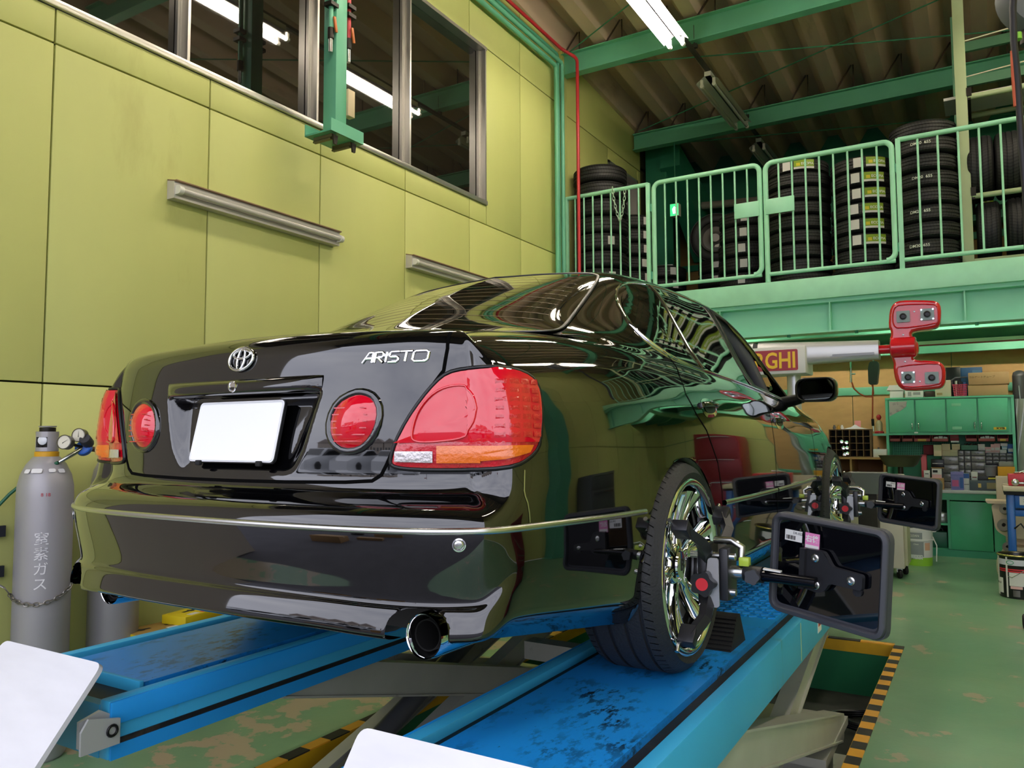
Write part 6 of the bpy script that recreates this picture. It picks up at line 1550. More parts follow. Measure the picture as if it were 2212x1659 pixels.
item('bulb_carton', 'blue and white carton right of the purple carton', 'box', (Z(1256),W(755),Z(1345),W(935)), 10.68, .12, M_white, ZW+.001, parts=[('band',(.0,.72,1,1),M_bluep),('line',(.1,.33,.9,.36),M_ink)])
item('white_carton', 'small white carton standing on the dark tool tray', 'box', (Z(1380),W(730),Z(1476),W(868)), 10.72, .07, M_white, None, .002, parts=[('print_block',(.15,.35,.85,.45),M_dred)])
item('tool_tray', 'dark grey tool tray along the bench edge', 'tray', (Z(1350),W(870),Z(1838),W(935)), 10.66, .16, mat('tray_grey', '#4d5560', rough=.5), ZW+.001, parts=[('brass_clip',(.28,.3,.38,.7),mat('brass', '#b59a52', rough=.4, metal=.8)),('card',(.56,.2,.9,.8),mat('card_tan', '#9b8a6a', rough=.7))])
item('dark_case', 'dark plastic case lying on the tool tray', 'case', (Z(1480),W(800),Z(1650),W(869)), 10.70, .1, M_dgrey, None)
b = MB(); p, q = at(Z(1645),W(845),Y=10.68), at(Z(1842),W(822),Y=10.68); b.b2((p[0],10.68,p[2]),(q[0],10.70,q[2]), ch=.004); tag(b.build('yellow_ruler', mat('ruler_yellow', '#cfc04a', rough=.5)), 'yellow rule lying on the tool tray', 'ruler')
t = thing('clear_tub', 'clear plastic tub with lid in front of the drawer organisers', 'tub', at(Z(1690),W(800),Y=10.85))
p, q = at(Z(1590),W(800),Y=10.85), at(Z(1795),W(640),Y=10.85); cx_ = (p[0]+q[0])/2; r_ = (q[0]-p[0])/2
b = MB(); b.lathe([(0,p[2]),(r_*.86,p[2]),(r_*.97,q[2]-.01),(r_*.9,q[2]-.01)], 24, o=(cx_,10.97,0)); b.build('tub_body', mat('tub_grey', '#83838a', rough=.3, coat=.3), t, 40)
b = MB(); b.lathe([(r_*1.06,q[2]-.012),(r_*1.06,q[2]),(r_*.8,q[2]+.008),(0,q[2]+.008)], 24, o=(cx_,10.97,0)); b.build('tub_lid', mat('lid_grey', '#6d6d75', rough=.35), t, 40)
item('orange_carton', 'orange carton, left of the pair at the right of the bench', 'box', (Z(1808),W(648),Z(1932),W(930)), 10.82, .13, M_orange, ZW+.001, parts=[('band',(.0,.55,1,.62),mat('box_yellow', '#e0c040', rough=.6))])
item('orange_carton', 'orange carton, right of the pair beside the cabinet side', 'box', (Z(1938),W(648),Z(2068),W(930)), 10.82, .13, M_orange, ZW+.001, parts=[('band',(.0,.55,1,.62),MATS['box_yellow'])])
zo_ = at(Z(1900),W(648),Y=10.82)[2]+.001
item('grey_carton', 'flat grey carton on the orange cartons', 'box', (Z(1815),W(573),Z(2046),W(647)), 10.84, .12, mat('box_grey', '#8b8c86', rough=.6), zo_)
# metal pan and jars left of the drawers
c = at(1945,1000,Y=10.3); rx, rz0, rz1 = (at(1990,985,Y=10.3)[0]-at(1896,985,Y=10.3)[0])/2, at(1940,1008,Y=10.3)[2], at(1940,984,Y=10.3)[2]
t = thing('metal_pan', 'large dented olive metal pan on a stand in front of the bench', 'pan', (c[0],10.3,0))
b = MB(); b.lathe([(0,0),(.62,0),(.78,.22),(1.0,1.0),(1.03,1.02),(1.0,.96),(.76,.26),(.6,.06),(0,.06)], 36); V = np.array(b.v); V = np.stack([c[0]+V[:, 0]*rx, 10.3+V[:, 1]*.16, rz0+V[:, 2]*(rz1-rz0)], 1); mobj('pan_bowl', V, b.f, mat('pan_olive', '#5d5a48', rough=.4, metal=.6, var=.1), t, 40)
b = MB(); b.cyl((c[0],10.3,.03),(c[0],10.3,rz0+.01),.03,12); b.build('stand_post', M_drk, t, 50)
b = MB(); b.lathe([(0,.0),(.2,.0),(.2,.02),(.04,.04),(0,.04)], 20, o=(c[0],10.3,0)); b.build('stand_foot', M_drk, t, 40)
# things on top of the wall cabinet
def U(a): return 1890+a*.14557
def T(b): return 780+b*.14557
ztop = zc1+.021
t_, p_, q_, _, z1_ = item('white_carton', 'white carton with overhanging lid on the left of the wall cabinet', 'box', (U(222),T(430),U(415),T(550)), 10.93, .2, M_white, ztop)
b = MB(); pp_ = at(U(170),T(430),Y=10.92); qq_ = at(U(415),T(345),Y=10.92); b.prism([(pp_[0]-.0,0),(qq_[0]+.005,0),(qq_[0]+.005,qq_[2]-pp_[2]),(pp_[0]+.035,qq_[2]-pp_[2])], (0,10.92,z1_), (1,0,0), (0,0,1), (0,.22,0)); b.build('lid', M_white, t_, 0)
item('white_carton', 'low white carton with grey print second from the left on the wall cabinet', 'box', (U(450),T(430),U(712),T(548)), 10.93, .2, M_white, ztop, parts=[('print_block',(.15,.2,.35,.8),mat('print_grey', '#9a9a9a', rough=.6)),('print_block',(.45,.35,.85,.75),MATS['print_grey'])])
item('dark_bag', 'small dark bag between the white carton and the tan carton on the cabinet', 'bag', (U(730),T(440),U(892),T(548)), 10.98, .16, mat('bag_brown', '#4a3c34', rough=.8), ztop, .02)
item('tan_carton', 'pale tan carton behind the lower red camera pod', 'box', (U(897),T(280),U(1122),T(548)), 10.95, .2, mat('carton_pale', '#c9bda4', rough=.7), ztop, parts=[('print_block',(.1,.1,.45,.24),M_kraft2)])
t_, p_, q_, _, zk1 = item('kraft_carton', 'lower of two wide brown cartons on the wall cabinet', 'box', (U(1385),T(340),U(1972),T(548)), 10.93, .28, M_kraft2, ztop, parts=[('tape',(.0,.93,1,1),M_kraft)])
t_, p_, q_, z0_, z1_ = item('kraft_carton', 'upper of two wide brown cartons on the wall cabinet, with brown lettering', 'box', (U(1388),T(152),U(1988),T(335)), 10.92, .28, M_kraft2, zk1+.002)
b = MB(); add_text(b, 'コルゲートチューブ', (p_[0]+(q_[0]-p_[0])*.33,10.918,z0_+(z1_-z0_)*.62), (1,0,0), (0,0,1), .030, .0006, shear=.15); b.build('lettering', mat('ink_brown', '#4f3f24', rough=.7), t_, 0)
item('black_case', 'black case standing against the wall behind the cartons', 'case', (U(1055),T(85),U(1265),T(300)), 11.2, .1, M_trim, ztop)
item('blue_folder', 'blue folder standing against the wall behind the brown cartons', 'folder', (U(1268),T(85),U(1590),T(250)), 11.24, .08, mat('folder_blue', '#2f567f', rough=.5), ztop, parts=[('label',(.55,.3,.95,.9),mat('folder_pale', '#4d7396', rough=.5))])
t = thing('basket', 'pink plastic basket with grey handle between the cartons on the cabinet', 'basket', at(U(1262),T(530),Y=10.97))
p, q = at(U(1160),T(548),Y=10.95), at(U(1368),T(340),Y=10.95); M_bk = mat('basket_pink', '#c4455e', rough=.5)
x0, x1, zb_, zt_ = p[0], q[0], ztop, q[2]; tp = .012
for k in range(9):
    x = x0+.006+k*(x1-x0-.012)/8; xb_ = (x-(x0+x1)/2)*.84+(x0+x1)/2
    b = MB(); b.prism([(xb_-.004,0),(xb_+.004,0),(x+.004,zt_-zb_),(x-.004,zt_-zb_)], (0,10.95,zb_), (1,0,0), (0,0,1), (0,.005,0)); b.build('slat', M_bk, t, 0)
for f in (.0,.2,.4,.6,.8,.97):
    s = .84+.16*f; xm = (x0+x1)/2; hw = (x1-x0)/2*s; z = zb_+(zt_-zb_)*f
    b = MB(); b.tube([(xm-hw,10.95,z),(xm+hw,10.95,z),(xm+hw,11.12,z),(xm-hw,11.12,z)], .004 if f < .9 else .007, 6, True); b.build('band', M_bk, t, 40)
b = MB(); b.b2((x0+.02,10.97,zb_),(x1-.02,11.10,zb_+.005)); b.build('basket_base', M_bk, t, 0)
b = MB(); b.tube([(x0,11.03,zt_-.02),(x0-.012,11.03,zt_+.055),(x0+.03,11.03,zt_+.085),(x1,11.03,zt_+.088)], .009, 8); b.build('handle', mat('handle_grey', '#57565c', rough=.5), t, 60)
for k in range(3):
    b = MB(); x = x0+.04+k*.045; b.cyl((x,11.0,zb_+.01),(x,11.0,zt_+.045-.01*k),.017,12); b.build('spray_can', [M_satin, M_dgrey, M_bluep][k], t, 50)
# duct and plastic sheet at the right
c = at(2206,900,Y=11.05)[0]
t = thing('exhaust_duct', 'dark grey vertical duct right of the wall cabinet', 'duct', (c,11.1,0))
b = MB(); b.cyl((c,11.1,0),(c,11.1,2.12),.072,20); b.lathe([(.072,2.12),(.06,2.16),(.03,2.18),(0,2.185)], 20, o=(c,11.1,0)); b.build('duct_tube', mat('duct_grey', '#4a4b4d', rough=.3), t, 50)
b = MB(); b.tube([(c-.01,11.025,2.0),(c+.015,11.0,1.4),(c+.03,11.0,.6)], .006, 6); b.build('duct_wire', M_satin, t, 60)
t = thing('plastic_sheet', 'crumpled clear plastic sheet hanging beside the wall cabinet', 'plastic sheet', (c-.02,10.93,.9))
rows = [[(c-.06+.10*s+.05*f*s+.008*math.sin(9*s+4*f), 10.94-.02*math.sin(5*s+7*f), 1.84-1.0*f) for s in np.linspace(0,1,9)] for f in np.linspace(0,1,14)]
b = MB(); b.grid(np.array(rows)); b.build('sheet', mat('plastic_film', '#8f948f', rough=.12, coat=.6), t, 60)
# hose reel with orange hose
c = at(1888,806,Y=10.4)
t = thing('hose_reel', 'grey air hose reel with an orange hose hanging under the mezzanine', 'hose reel', (c[0],10.4,c[2]))
b = MB(); b.prism(rpoly([(-.06,-.14),(.035,-.14),(.06,.05),(.055,.14),(-.04,.14),(-.06,.06)], .03, 4), (c[0],10.34,c[2]), (1,0,0), (0,0,1), (0,.12,0)); b.build('reel_case', mat('reel_dark', '#4d5049', rough=.5), t, 40)
b = MB(); b.tube([(c[0],10.4,c[2]+.13),(c[0],10.4,2.78)], .01, 8); b.build('hanger', M_satin, t, 60)
b = MB(); b.tube([at(1886,826,Y=10.38), at(1885,850,Y=10.38), at(1885,880,Y=10.38), at(1885,912,Y=10.38)], .0085, 8); b.build('drop_hose', mat('hose_orange', '#c05a34', rough=.5), t, 60)
b = MB(); b.tube([at(1885,905,Y=10.38), at(1886,920,Y=10.38)], .016, 8); b.build('hose_grip', M_rubber, t, 60)
b = MB(); b.tube([at(1886,920,Y=10.38), at(1887,932,Y=10.38)], .010, 8); b.build('coupler', M_satin, t, 60)
b = MB(); b.tube([at(1838,795,Y=10.4), at(1838,826,Y=10.4)], .012, 8); b.tube([at(1836,808,Y=10.4), at(1848,808,Y=10.4)], .01, 6); b.build('ball_valve', M_satin, t, 60)
b = MB(); b.tube([at(1837,770,Y=10.4), at(1838,795,Y=10.4)], .01, 8); b.build('feed_pipe', M_green, t, 60)
pts = [(1840,826),(1845,840),(1856,850),(1870,857),(1883,857),(1887,850),(1886,838),(1881,820),(1880,808)]
b = MB(); b.tube(smooth_closed([at(x,y,Y=10.38) for x,y in pts],0), .0085, 8); b.build('feed_hose', MATS['hose_orange'], t, 60)
# pigeonhole shelf on the wooden shelf
def V1(a): return 1780+a*.19530
def V2(b): return 780+b*.19530
Yp = 10.8; p, q = at(V1(60),V2(1060),Y=Yp), at(V1(512),V2(752),Y=Yp)
M_wood = mat('shelf_wood', '#b98f5c', rough=.7, var=.06, vscale=8); M_wdk = mat('old_wood', '#6a5238', rough=.75, var=.1, vscale=10)
t = thing('wooden_shelf', 'tan wooden shelf unit left of the workbench', 'shelf', ((p[0]+q[0])/2-.1,Yp+.2,0))
b = MB(); b.b2((p[0]-.3,Yp-.05,p[2]-.025),(q[0]+.16,YB-.05,p[2])); b.build('top_board', M_wood, t, 0)
for x in (p[0]-.3, (p[0]+q[0])/2, q[0]+.135):
    b = MB(); b.b2((x,Yp-.04,0.0),(x+.022,YB-.05,p[2]-.026)); b.build('upright', M_wood, t, 0)
b = MB(); b.b2((p[0]-.28,YB-.065,0.02),(q[0]+.13,YB-.05,p[2]-.03)); b.build('back_board', mat('board_brown', '#8d6743', rough=.8), t, 0)
b = MB(); zz = at(1830,V2(1232),Y=Yp)[2]; b.b2((p[0]-.28,Yp-.03,zz-.02),(q[0]+.13,YB-.07,zz)); b.build('middle_board', M_wood, t, 0)
t = thing('pigeonhole_rack', 'dark wooden pigeonhole rack standing on the tan shelf', 'rack', ((p[0]+q[0])/2,Yp+.1,p[2]))
b = MB(); b.b2((p[0],Yp+.16,p[2]+.001),(q[0],Yp+.18,q[2])); b.build('back', mat('rack_dark', '#1d1714', rough=.8), t, 0)
for i in range(7):
    x = p[0]+(q[0]-p[0]-.012)*i/6; b = MB(); b.b2((x,Yp,p[2]+.001),(x+(.02 if i == 6 else .010),Yp+.16,q[2])); b.build('divider', M_wdk, t, 0)
for j in range(5):
    z = p[2]+.001+(q[2]-p[2]-.012)*j/4; b = MB(); b.b2((p[0],Yp+.004,z),(q[0],Yp+.16,z+(.012 if j == 4 else .008))); b.build('shelf_board', M_wdk, t, 0)
for i, (a, bb) in enumerate(((195,890),(250,900),(255,958),(258,1020),(215,960),(228,1030))):
    c = at(V1(a),V2(bb),Y=Yp-.03); b = MB(); b.lathe([(0,-.03),(.026,-.03),(.029,-.02),(.029,.0),(.02,.012),(0,.014)], 18, o=c, axis=(.2,-1,.1)); tag(b.build('chrome_socket', M_chrome, None, 45), 'shiny round socket on the pigeonhole rack, %s of the cluster' % ['leftmost','topmost','in the middle','lowest','second from the left','lower left'][i], 'socket', 'sockets on the pigeonhole rack')
zt_ = q[2]
for i, a in enumerate((115,160,200)):
    c = at(V1(a),V2(740),Y=Yp+.06); b = MB(); b.lathe([(0,0),(.018,0),(.02,.03),(.012,.04),(.012,.055),(0,.055)], 14, o=(c[0],Yp+.06,zt_+.001)); tag(b.build('small_jar', [M_clearp, mat('jar_amber', '#b98a34', rough=.3), M_white][i], None, 45), ['small grey jar at the left end of the pigeonhole rack','small amber jar on top of the pigeonhole rack','small white jar beside the cloth on the pigeonhole rack'][i], 'jar')
rows = []
pc = at(V1(360),V2(735),Y=Yp+.08); 
for i, s in enumerate(np.linspace(-1,1,15)):
    rows.append([(pc[0]+s*.16, Yp+.01+.15*(f), zt_+.004+.045*math.exp(-((s+.1)*2.0)**2)*math.sin(math.pi*f)*(1+.25*math.sin(9*s+5*f))) for f in np.linspace(0,1,9)])
b = MB(); b.grid(np.array(rows)); tag(b.build('shop_cloth', mat('cloth_white', '#d5d1d6', rough=.9), None, 60), 'crumpled white cloth on top of the pigeonhole rack', 'cloth')
item('pink_box', 'small pink box behind the white cloth on the pigeonhole rack', 'box', (V1(340),V2(660),V1(405),V2(745)), Yp+.165, .014, mat('box_rose', '#e08f92', rough=.6), zt_+.001, .002)
# red and clear spray bottle on the green rail
c = at(V1(612),V2(800),Y=10.95)
t = thing('spray_bottle', 'clear bottle with red ball top and red base left of the wall cabinet', 'bottle', (c[0],10.95,c[2]))
z0_ = c[2]
b = MB(); b.lathe([(0,0),(.055,0),(.055,.022),(.04,.03),(0,.03)], 20, o=(c[0],10.95,z0_)); b.build('base_cup', mat('cup_red', '#a8282c', rough=.4), t, 40)
b = MB(); b.lathe([(.038,.03),(.04,.12),(.03,.15),(.012,.165),(.012,.185)], 20, o=(c[0],10.95,z0_)); b.build('bottle_body', mat('bottle_clear', '#a89c78', rough=.2, coat=.5), t, 45)
b = MB(); b.lathe([(0,.17),(.012,.17),(.024,.185),(.03,.205),(.024,.225),(.012,.237),(0,.24)], 20, o=(c[0],10.95,z0_)); b.build('ball_top', MATS['cup_red'], t, 50)
b = MB(); b.b2((c[0]-.07,10.9,z0_-.03),(c[0]+.09,11.38,z0_-.002)); b.build('bracket', M_green, t, 0)
t_, p_, q_, _, _ = item('white_carton', 'plain white carton on the tan shelf right of the pigeonhole rack', 'box', (V1(545),V2(975),V1(690),V2(1060)), 10.78, .15, M_white, p[2]+.001)
c = at(V1(600),V2(900),Y=11.0); b = MB(); b.lathe([(0,0),(.03,0),(.034,.06),(.02,.085),(.012,.1),(.012,.12),(0,.12)], 18, o=(c[0],11.0,p[2]+.001)); tag(b.build('glass_flask', M_clearp, None, 45), 'small clear flask behind the plain white carton', 'flask')
# open bay contents
t = thing('foil_roll', 'shiny wrapped roll on the shelf in the open bay of the workbench', 'roll', at(V1(1290),1104,Y=10.8))
c = at(2034,1090,Y=10.8); b = MB(); b.lathe([(0,0),(.085,0),(.09,.01),(.09,.10),(.085,.11),(.03,.11),(.028,.10)], 26, o=(c[0],10.82,.386)); b.build('roll', mat('foil', '#b8b8ba', rough=.22, metal=.7, bump=.6, bscale=30), t, 35)
t = thing('green_toolbox', 'dark green tool box low in the open bay of the workbench', 'tool box', at(2030,1170,Y=10.8))
c = at(2028,1160,Y=10.75); b = MB(); b.b2((c[0]-.18,10.75,.086),(c[0]+.09,11.1,.27), ch=.008); b.build('case', mat('case_green', '#1c5a42', rough=.4), t, 30)
b = MB(); b.tube([(c[0]-.12,10.9,.27),(c[0]-.11,10.9,.30),(c[0]+.03,10.9,.30),(c[0]+.04,10.9,.27)], .009, 8); b.build('carry_handle', M_trim, t, 60)
# ------------------------------------------------------------------ things on the floor at the right
# white trolley partly behind the front target
def G1(a): return 1780+a*.13867
def G2(b): return 1030+b*.13864
Yt = 8.75; p, q = at(G1(620),G2(1400),Y=Yt), at(G1(1220),G2(400),Y=Yt)
t = thing('white_trolley', 'off-white cabinet trolley on castors behind the front wheel target', 'trolley', ((p[0]+q[0])/2,Yt+.2,0))
b = MB(); b.b2((p[0]-.12,Yt,.10),(q[0],Yt+.4,1.02), ch=.012); b.build('body', mat('trolley_white', '#cfc6ba', rough=.45, var=.03), t, 30)
b = MB(); b.b2((q[0],Yt+.02,.13),(q[0]+.03,Yt+.38,.85), ch=.006); b.build('side_flap', mat('flap_cream', '#b9b59a', rough=.5), t, 30)
for x, y in ((q[0]-.05,Yt+.06),(q[0]-.02,Yt+.33),(p[0]-.05,Yt+.06),(p[0]-.05,Yt+.33)):
    b = MB(); b.b2((x-.025,y-.02,.06),(x+.025,y+.02,.10)); ca = b.build('castor_fork', M_satin, t, 0)
    b = MB(); b.lathe([(0,-.015),(.042,-.015),(.046,0),(.042,.015),(0,.015)], 18, o=(x,y-.02,.046), axis=(1,.5,0)); b.build('castor_wheel', M_rubber, ca, 45)
# printed pail
Yq = 9.75; c = at(G1(1470),G2(1340),Y=Yq); r_ = .145
t = thing('printed_pail', 'white and green printed pail on the floor beside the trolley', 'pail', (c[0],Yq+.1,0))
zt_ = .37
b = MB(); b.lathe([(0,0.0),(r_*.92,0.0),(r_*.94,.09)], 32, o=(c[0],Yq+.1,0)); b.build('green_foot', mat('pail_green', '#8fc43a', rough=.35), t, 45)
b = MB(); b.lathe([(r_*.94,.09),(r_*.985,.27),(r_*1.04,.27),(r_*1.04,.285),(r_*.99,.285),(r_,zt_),(r_*1.03,zt_),(r_*1.03,zt_+.012),(r_*.96,zt_+.012),(r_*.92,.20)], 32, o=(c[0],Yq+.1,0)); b.build('pail_body', mat('pail_white', '#dcdcdc', rough=.35), t, 45)
def wrap(R0, R1, z0, z1, a0, a1, o, n=10):
    b = MB(); P = np.array([[(o[0]+R*math.cos(a), o[1]+R*math.sin(a), z) for a in np.linspace(math.radians(a0), math.radians(a1), n)] for R, z in ((R0, z0), (R1, z1))]); b.grid(P); return b
o_ = (c[0],Yq+.1); rz = lambda z: r_*(.94+(z-.09)*.25)+.0015
wrap(rz(.10),rz(.26),.10,.26,-165,-65,o_).build('printed_panel', mat('print_slate', '#8d9296', rough=.5), t, 60)
wrap(rz(.03)-.004,rz(.12)+.001,.03,.12,-160,-70,o_).build('printed_panel', mat('print_pale', '#d3d5d6', rough=.5), t, 60)
wrap(rz(.17),rz(.25),.17,.25,-60,-35,o_,5).build('printed_badge', mat('print_salmon', '#d9a890', rough=.5), t, 60)
wrap(rz(.29),rz(.36),.29,.36,-165,-70,o_).build('printed_panel', MATS['print_slate'], t, 60)
for s, zc_, sz, a_, mm in (('ECO CLEAN', .325, .034, -118, M_ltxt), ('ECO', .235, .022, -140, M_ltxt), ('Clean', .235, .022, -95, M_ltxt), ('DPF', .195, .018, -140, M_ltxt), ('1010', .075, .024, -115, M_ink)):
    V, F = text_geo(s, sz, .0004); b = MB(); R = rz(zc_)+.0012
    b.add([(o_[0]+(R+v[2])*math.cos(math.radians(a_)+v[0]/R), o_[1]+(R+v[2])*math.sin(math.radians(a_)+v[0]/R), zc_+v[1]) for v in V], F); b.build('print', mm, t, 0)
b = MB(); b.tube([(c[0]+r_*.98,Yq+.1,.31),(c[0]+r_*1.25,Yq+.06,.22),(c[0]+r_*1.2,Yq+.05,.05)], .006, 6); b.build('bail_wire', M_white, t, 60)
b = MB(); b.box((c[0]+r_*1.1,Yq+.05,.40),(.05,.05,.07), ch=.015); b.build('dispenser_tap', M_white, t, 30)
# beige balancing machine
Yd = 9.4
M_bei = mat('machine_beige', '#cdb99a', rough=.45, var=.03); M_cone = mat('cone_grey', '#6e6a66', rough=.4, metal=.5)
p, q = at(2162,1100,Y=Yd), at(2260,1030,Y=Yd); xm0 = p[0]
t = thing('balancing_machine', 'beige wheel balancing machine with grey cones at the right edge', 'balancing machine', (xm0+.25,Yd+.3,0))
b = MB(); b.b2((xm0+.04,Yd+.22,.0),(xm0+.62,Yd+.62,.74), ch=.03); b.build('cabinet', M_bei, t, 30)
b = MB(); pz = at(2170,1030,Y=Yd+.22)[2]; b.b2((xm0-.03,Yd+.35,.5),(xm0+.62,Yd+.42,pz), ch=.01); b.build('back_panel', mat('machine_panel', '#b9ad98', rough=.5), t, 30)
c0 = at(2128,1084,Y=Yd); b = MB(); b.prism(rpoly([(0,0),(.45,0),(.45,-.028),(.02,-.028)], .008, 3), (c0[0],Yd,c0[2]+.012), (1,0,0), (0,0,1), (0,.3,0)); b.build('tool_shelf', M_bei, t, 30)
c1 = at(2140,1140,Y=Yd); b = MB(); b.prism(rpoly([(0,0),(.42,0),(.42,-.34),(.14,-.34),(.03,-.27)], .05, 5), (c0[0]+.05,Yd+.03,c0[2]-.018), (1,0,0), (0,0,1), (0,.22,0)); b.build('weight_tray', M_bei, t, 40)
for i, (px, py, s) in enumerate(((2172,1100,.055),(2170,1135,.065),(2178,1182,.05))):
    cc = at(px, py, Y=Yd-.03); b = MB(); b.lathe([(s*.6,-.06),(s,.0),(s*.95,.02),(s*.3,.02),(s*.3,-.06)], 24, o=cc, axis=(-.4,-1,.35)); b.build('centring_cone', M_cone, t, 45)
b = MB(); b.prism(rpoly([(0,.0),(.5,.0),(.5,.30),(.10,.30),(.0,.14)], .06, 5), (at(2152,1200,Y=Yd)[0],Yd+.0,0.0), (1,0,0), (0,0,1), (0,.3,0)); b.build('foot_cover', M_bei, t, 40)
# blue trolley with red tool box
Yu = 8.75; x0 = at(2176,1100,Y=Yu)[0]
M_tbl = mat('trolley_blue', '#2660ad', rough=.35)
t = thing('blue_trolley', 'blue tool trolley with cream top cut by the right picture edge', 'trolley', (x0+.3,Yu+.2,0))
zt_ = at(2190,1062,Y=Yu)[2]
for x in (x0, x0+.62):
    for y in (Yu, Yu+.38):
        b = MB(); b.b2((x,y,.03),(x+.062,y+.05,zt_), ch=.012); b.build('leg', M_tbl, t, 30)
b = MB(); b.b2((x0-.03,Yu-.03,zt_),(x0+.72,Yu+.47,zt_+.05), ch=.015); b.build('top_tray', mat('tray_cream', '#cdbfa6', rough=.4), t, 30)
b = MB(); b.b2((x0-.02,Yu-.02,zt_-.03),(x0+.71,Yu+.46,zt_)); b.build('rubber_edge', M_rubber, t, 0)
zd = at(2200,1098,Y=Yu)[2]
b = MB(); b.b2((x0+.062,Yu+.01,zd),(x0+.62,Yu+.40,zt_-.035), ch=.006); dr = b.build('drawer', M_tbl, t, 30)
b = MB(); b.b2((x0+.10,Yu+.007,zd+.03),(x0+.30,Yu+.0095,zd+.11)); b.build('drawer_label', M_white, dr, 0)
b = MB(); add_text(b, 'オイル', (x0+.20,Yu+.006,zd+.07), (1,0,0), (0,0,1), .05, .0006); b.build('label_text', M_ink, dr, 0)
b = MB(); b.b2((x0+.062,Yu+.015,zd-.075),(x0+.62,Yu+.40,zd-.02), ch=.004); b.build('shelf', M_tbl, t, 30)
b = MB(); b.tube([(x0+.05,Yu-.01,.55),(x0+.10,Yu-.03,.60),(x0+.15,Yu-.02,.52),(x0+.20,Yu-.01,.30),(x0+.24,Yu,.2)], .008, 8); b.build('black_cable', M_trim, t, 60)
for x, y in ((x0+.03,Yu+.03),(x0+.65,Yu+.03),(x0+.03,Yu+.41),(x0+.65,Yu+.41)):
    b = MB(); b.lathe([(0,-.012),(.028,-.012),(.03,0),(.028,.012),(0,.012)], 14, o=(x,y,.03), axis=(1,0,0)); b.build('castor_wheel', M_rubber, t, 45)
xr0 = at(2178,1040,Y=Yu+.05)[0]
t = thing('red_tool_box', 'red metal tool box with wrenches on top of the blue trolley', 'tool box', (xr0+.2,Yu+.2,zt_+.05))
b = MB(); b.b2((xr0,Yu+.05,zt_+.051),(xr0+.4,Yu+.25,zt_+.16), ch=.006); b.build('case', mat('tool_red', '#c0303c', rough=.35), t, 30)
b = MB(); b.tube([(xr0+.05,Yu+.1,zt_+.17),(xr0+.12,Yu+.12,zt_+.175),(xr0+.20,Yu+.12,zt_+.185)], .010, 8); b.tube([(xr0+.09,Yu+.08,zt_+.17),(xr0+.14,Yu+.15,zt_+.19)], .008, 8); b.build('wrench', M_satin, t, 60)
b = MB(); b.lathe([(0,0),(.03,0),(.032,.02),(.02,.03),(0,.03)], 16, o=(xr0+.055,Yu+.046,zt_+.085), axis=(0,-1,0)); b.build('air_ratchet_head', M_satin, t, 45)
b = MB(); b.tube([(xr0+.085,Yu+.03,zt_+.08),(xr0+.26,Yu+.03,zt_+.08)], .012, 10); b.build('air_ratchet_body', M_satin, t, 60)
# paint can at the right edge
Yg = 8.2; o_ = at(2208,1284,Y=Yg); r_ = .148; c = (at(2157,1240,Y=Yg)[0]+r_, Yg+.12)
t = thing('oil_pail', 'white and black metal pail with a gold rim and red lines at the right edge', 'pail', (c[0],c[1],0))
b = MB(); b.lathe([(0,0),(r_*.97,0),(r_*.985,.01),(r_,.355),(r_*1.02,.36),(r_*1.02,.372),(r_*.98,.374),(r_*.95,.36),(r_*.9,.2),(0,.2)], 40, o=(c[0],c[1],0)); b.build('pail_body', mat('pail_black', '#171719', rough=.3), t, 45)
b = MB(); b.tube([(c[0]+r_*1.02*math.cos(a), c[1]+r_*1.02*math.sin(a), .368) for a in np.linspace(0, 2*math.pi, 40, endpoint=False)], .008, 8, True); b.build('gold_rim', mat('gold_tin', '#c9b673', rough=.25, metal=1.), t, 60)
for nm, z0, z1, a0, a1, m in (('white_panel',.02,.355,-185,-158,M_white),('white_stripe',.01,.355,-128,-122,M_white),('white_panel',.285,.335,-178,-72,mat('panel_lilac', '#d5d3e0', rough=.4)),('red_line',.245,.255,-185,-60,M_kred),('red_line',.228,.238,-185,-60,M_kred),('white_panel',.11,.225,-118,-70,M_white),('pink_panel',.085,.108,-115,-80,M_pink),('grey_panel',.02,.075,-108,-88,M_cone),('white_tag',.04,.17,-178,-140,M_white)):
    wrap(r_+.0015,r_+.0015,z0,z1,a0,a1,c).build(nm, m, t, 60)
b = MB()
V, F = text_geo('W-30', .026, .0004); R = r_+.0025; b.add([(c[0]+(R+v[2])*math.cos(math.radians(-160)+v[0]/R), c[1]+(R+v[2])*math.sin(math.radians(-160)+v[0]/R), .125+v[1]) for v in V], F); b.build('print', M_ink, t, 0)
b = MB(); b.tube([(c[0]+.02+R*math.cos(a)*.3, c[1]-r_-.003, .31+.016*math.sin(a)) for a in np.linspace(0, 2*math.pi, 20, endpoint=False)][:0] or [(c[0]-.06+.026*math.cos(a), c[1]-math.sqrt(max(r_**2-(.06-.026*math.cos(a))**2, 0))-.003, .31+.016*math.sin(a)) for a in np.linspace(0, 2*math.pi, 20, endpoint=False)], .003, 6, True); b.build('green_mark', mat('mark_green', '#3f9a72', rough=.4), t, 60)
b = MB(); b.tube([(c[0]-r_-.004,c[1],.20),(c[0]-.05,c[1]-r_-.02,.185),(c[0]+.06,c[1]-r_-.01,.26)], .003, 6); b.build('bail_wire', M_satin, t, 60)
b = MB(); b.b2((c[0]-.02,6.9,0.0),(c[0]+.25,7.05,.10), ch=.02); tag(b.build('rubber_block', M_rubber, None, 30), 'dark rubber block on the green floor at the right edge', 'block')
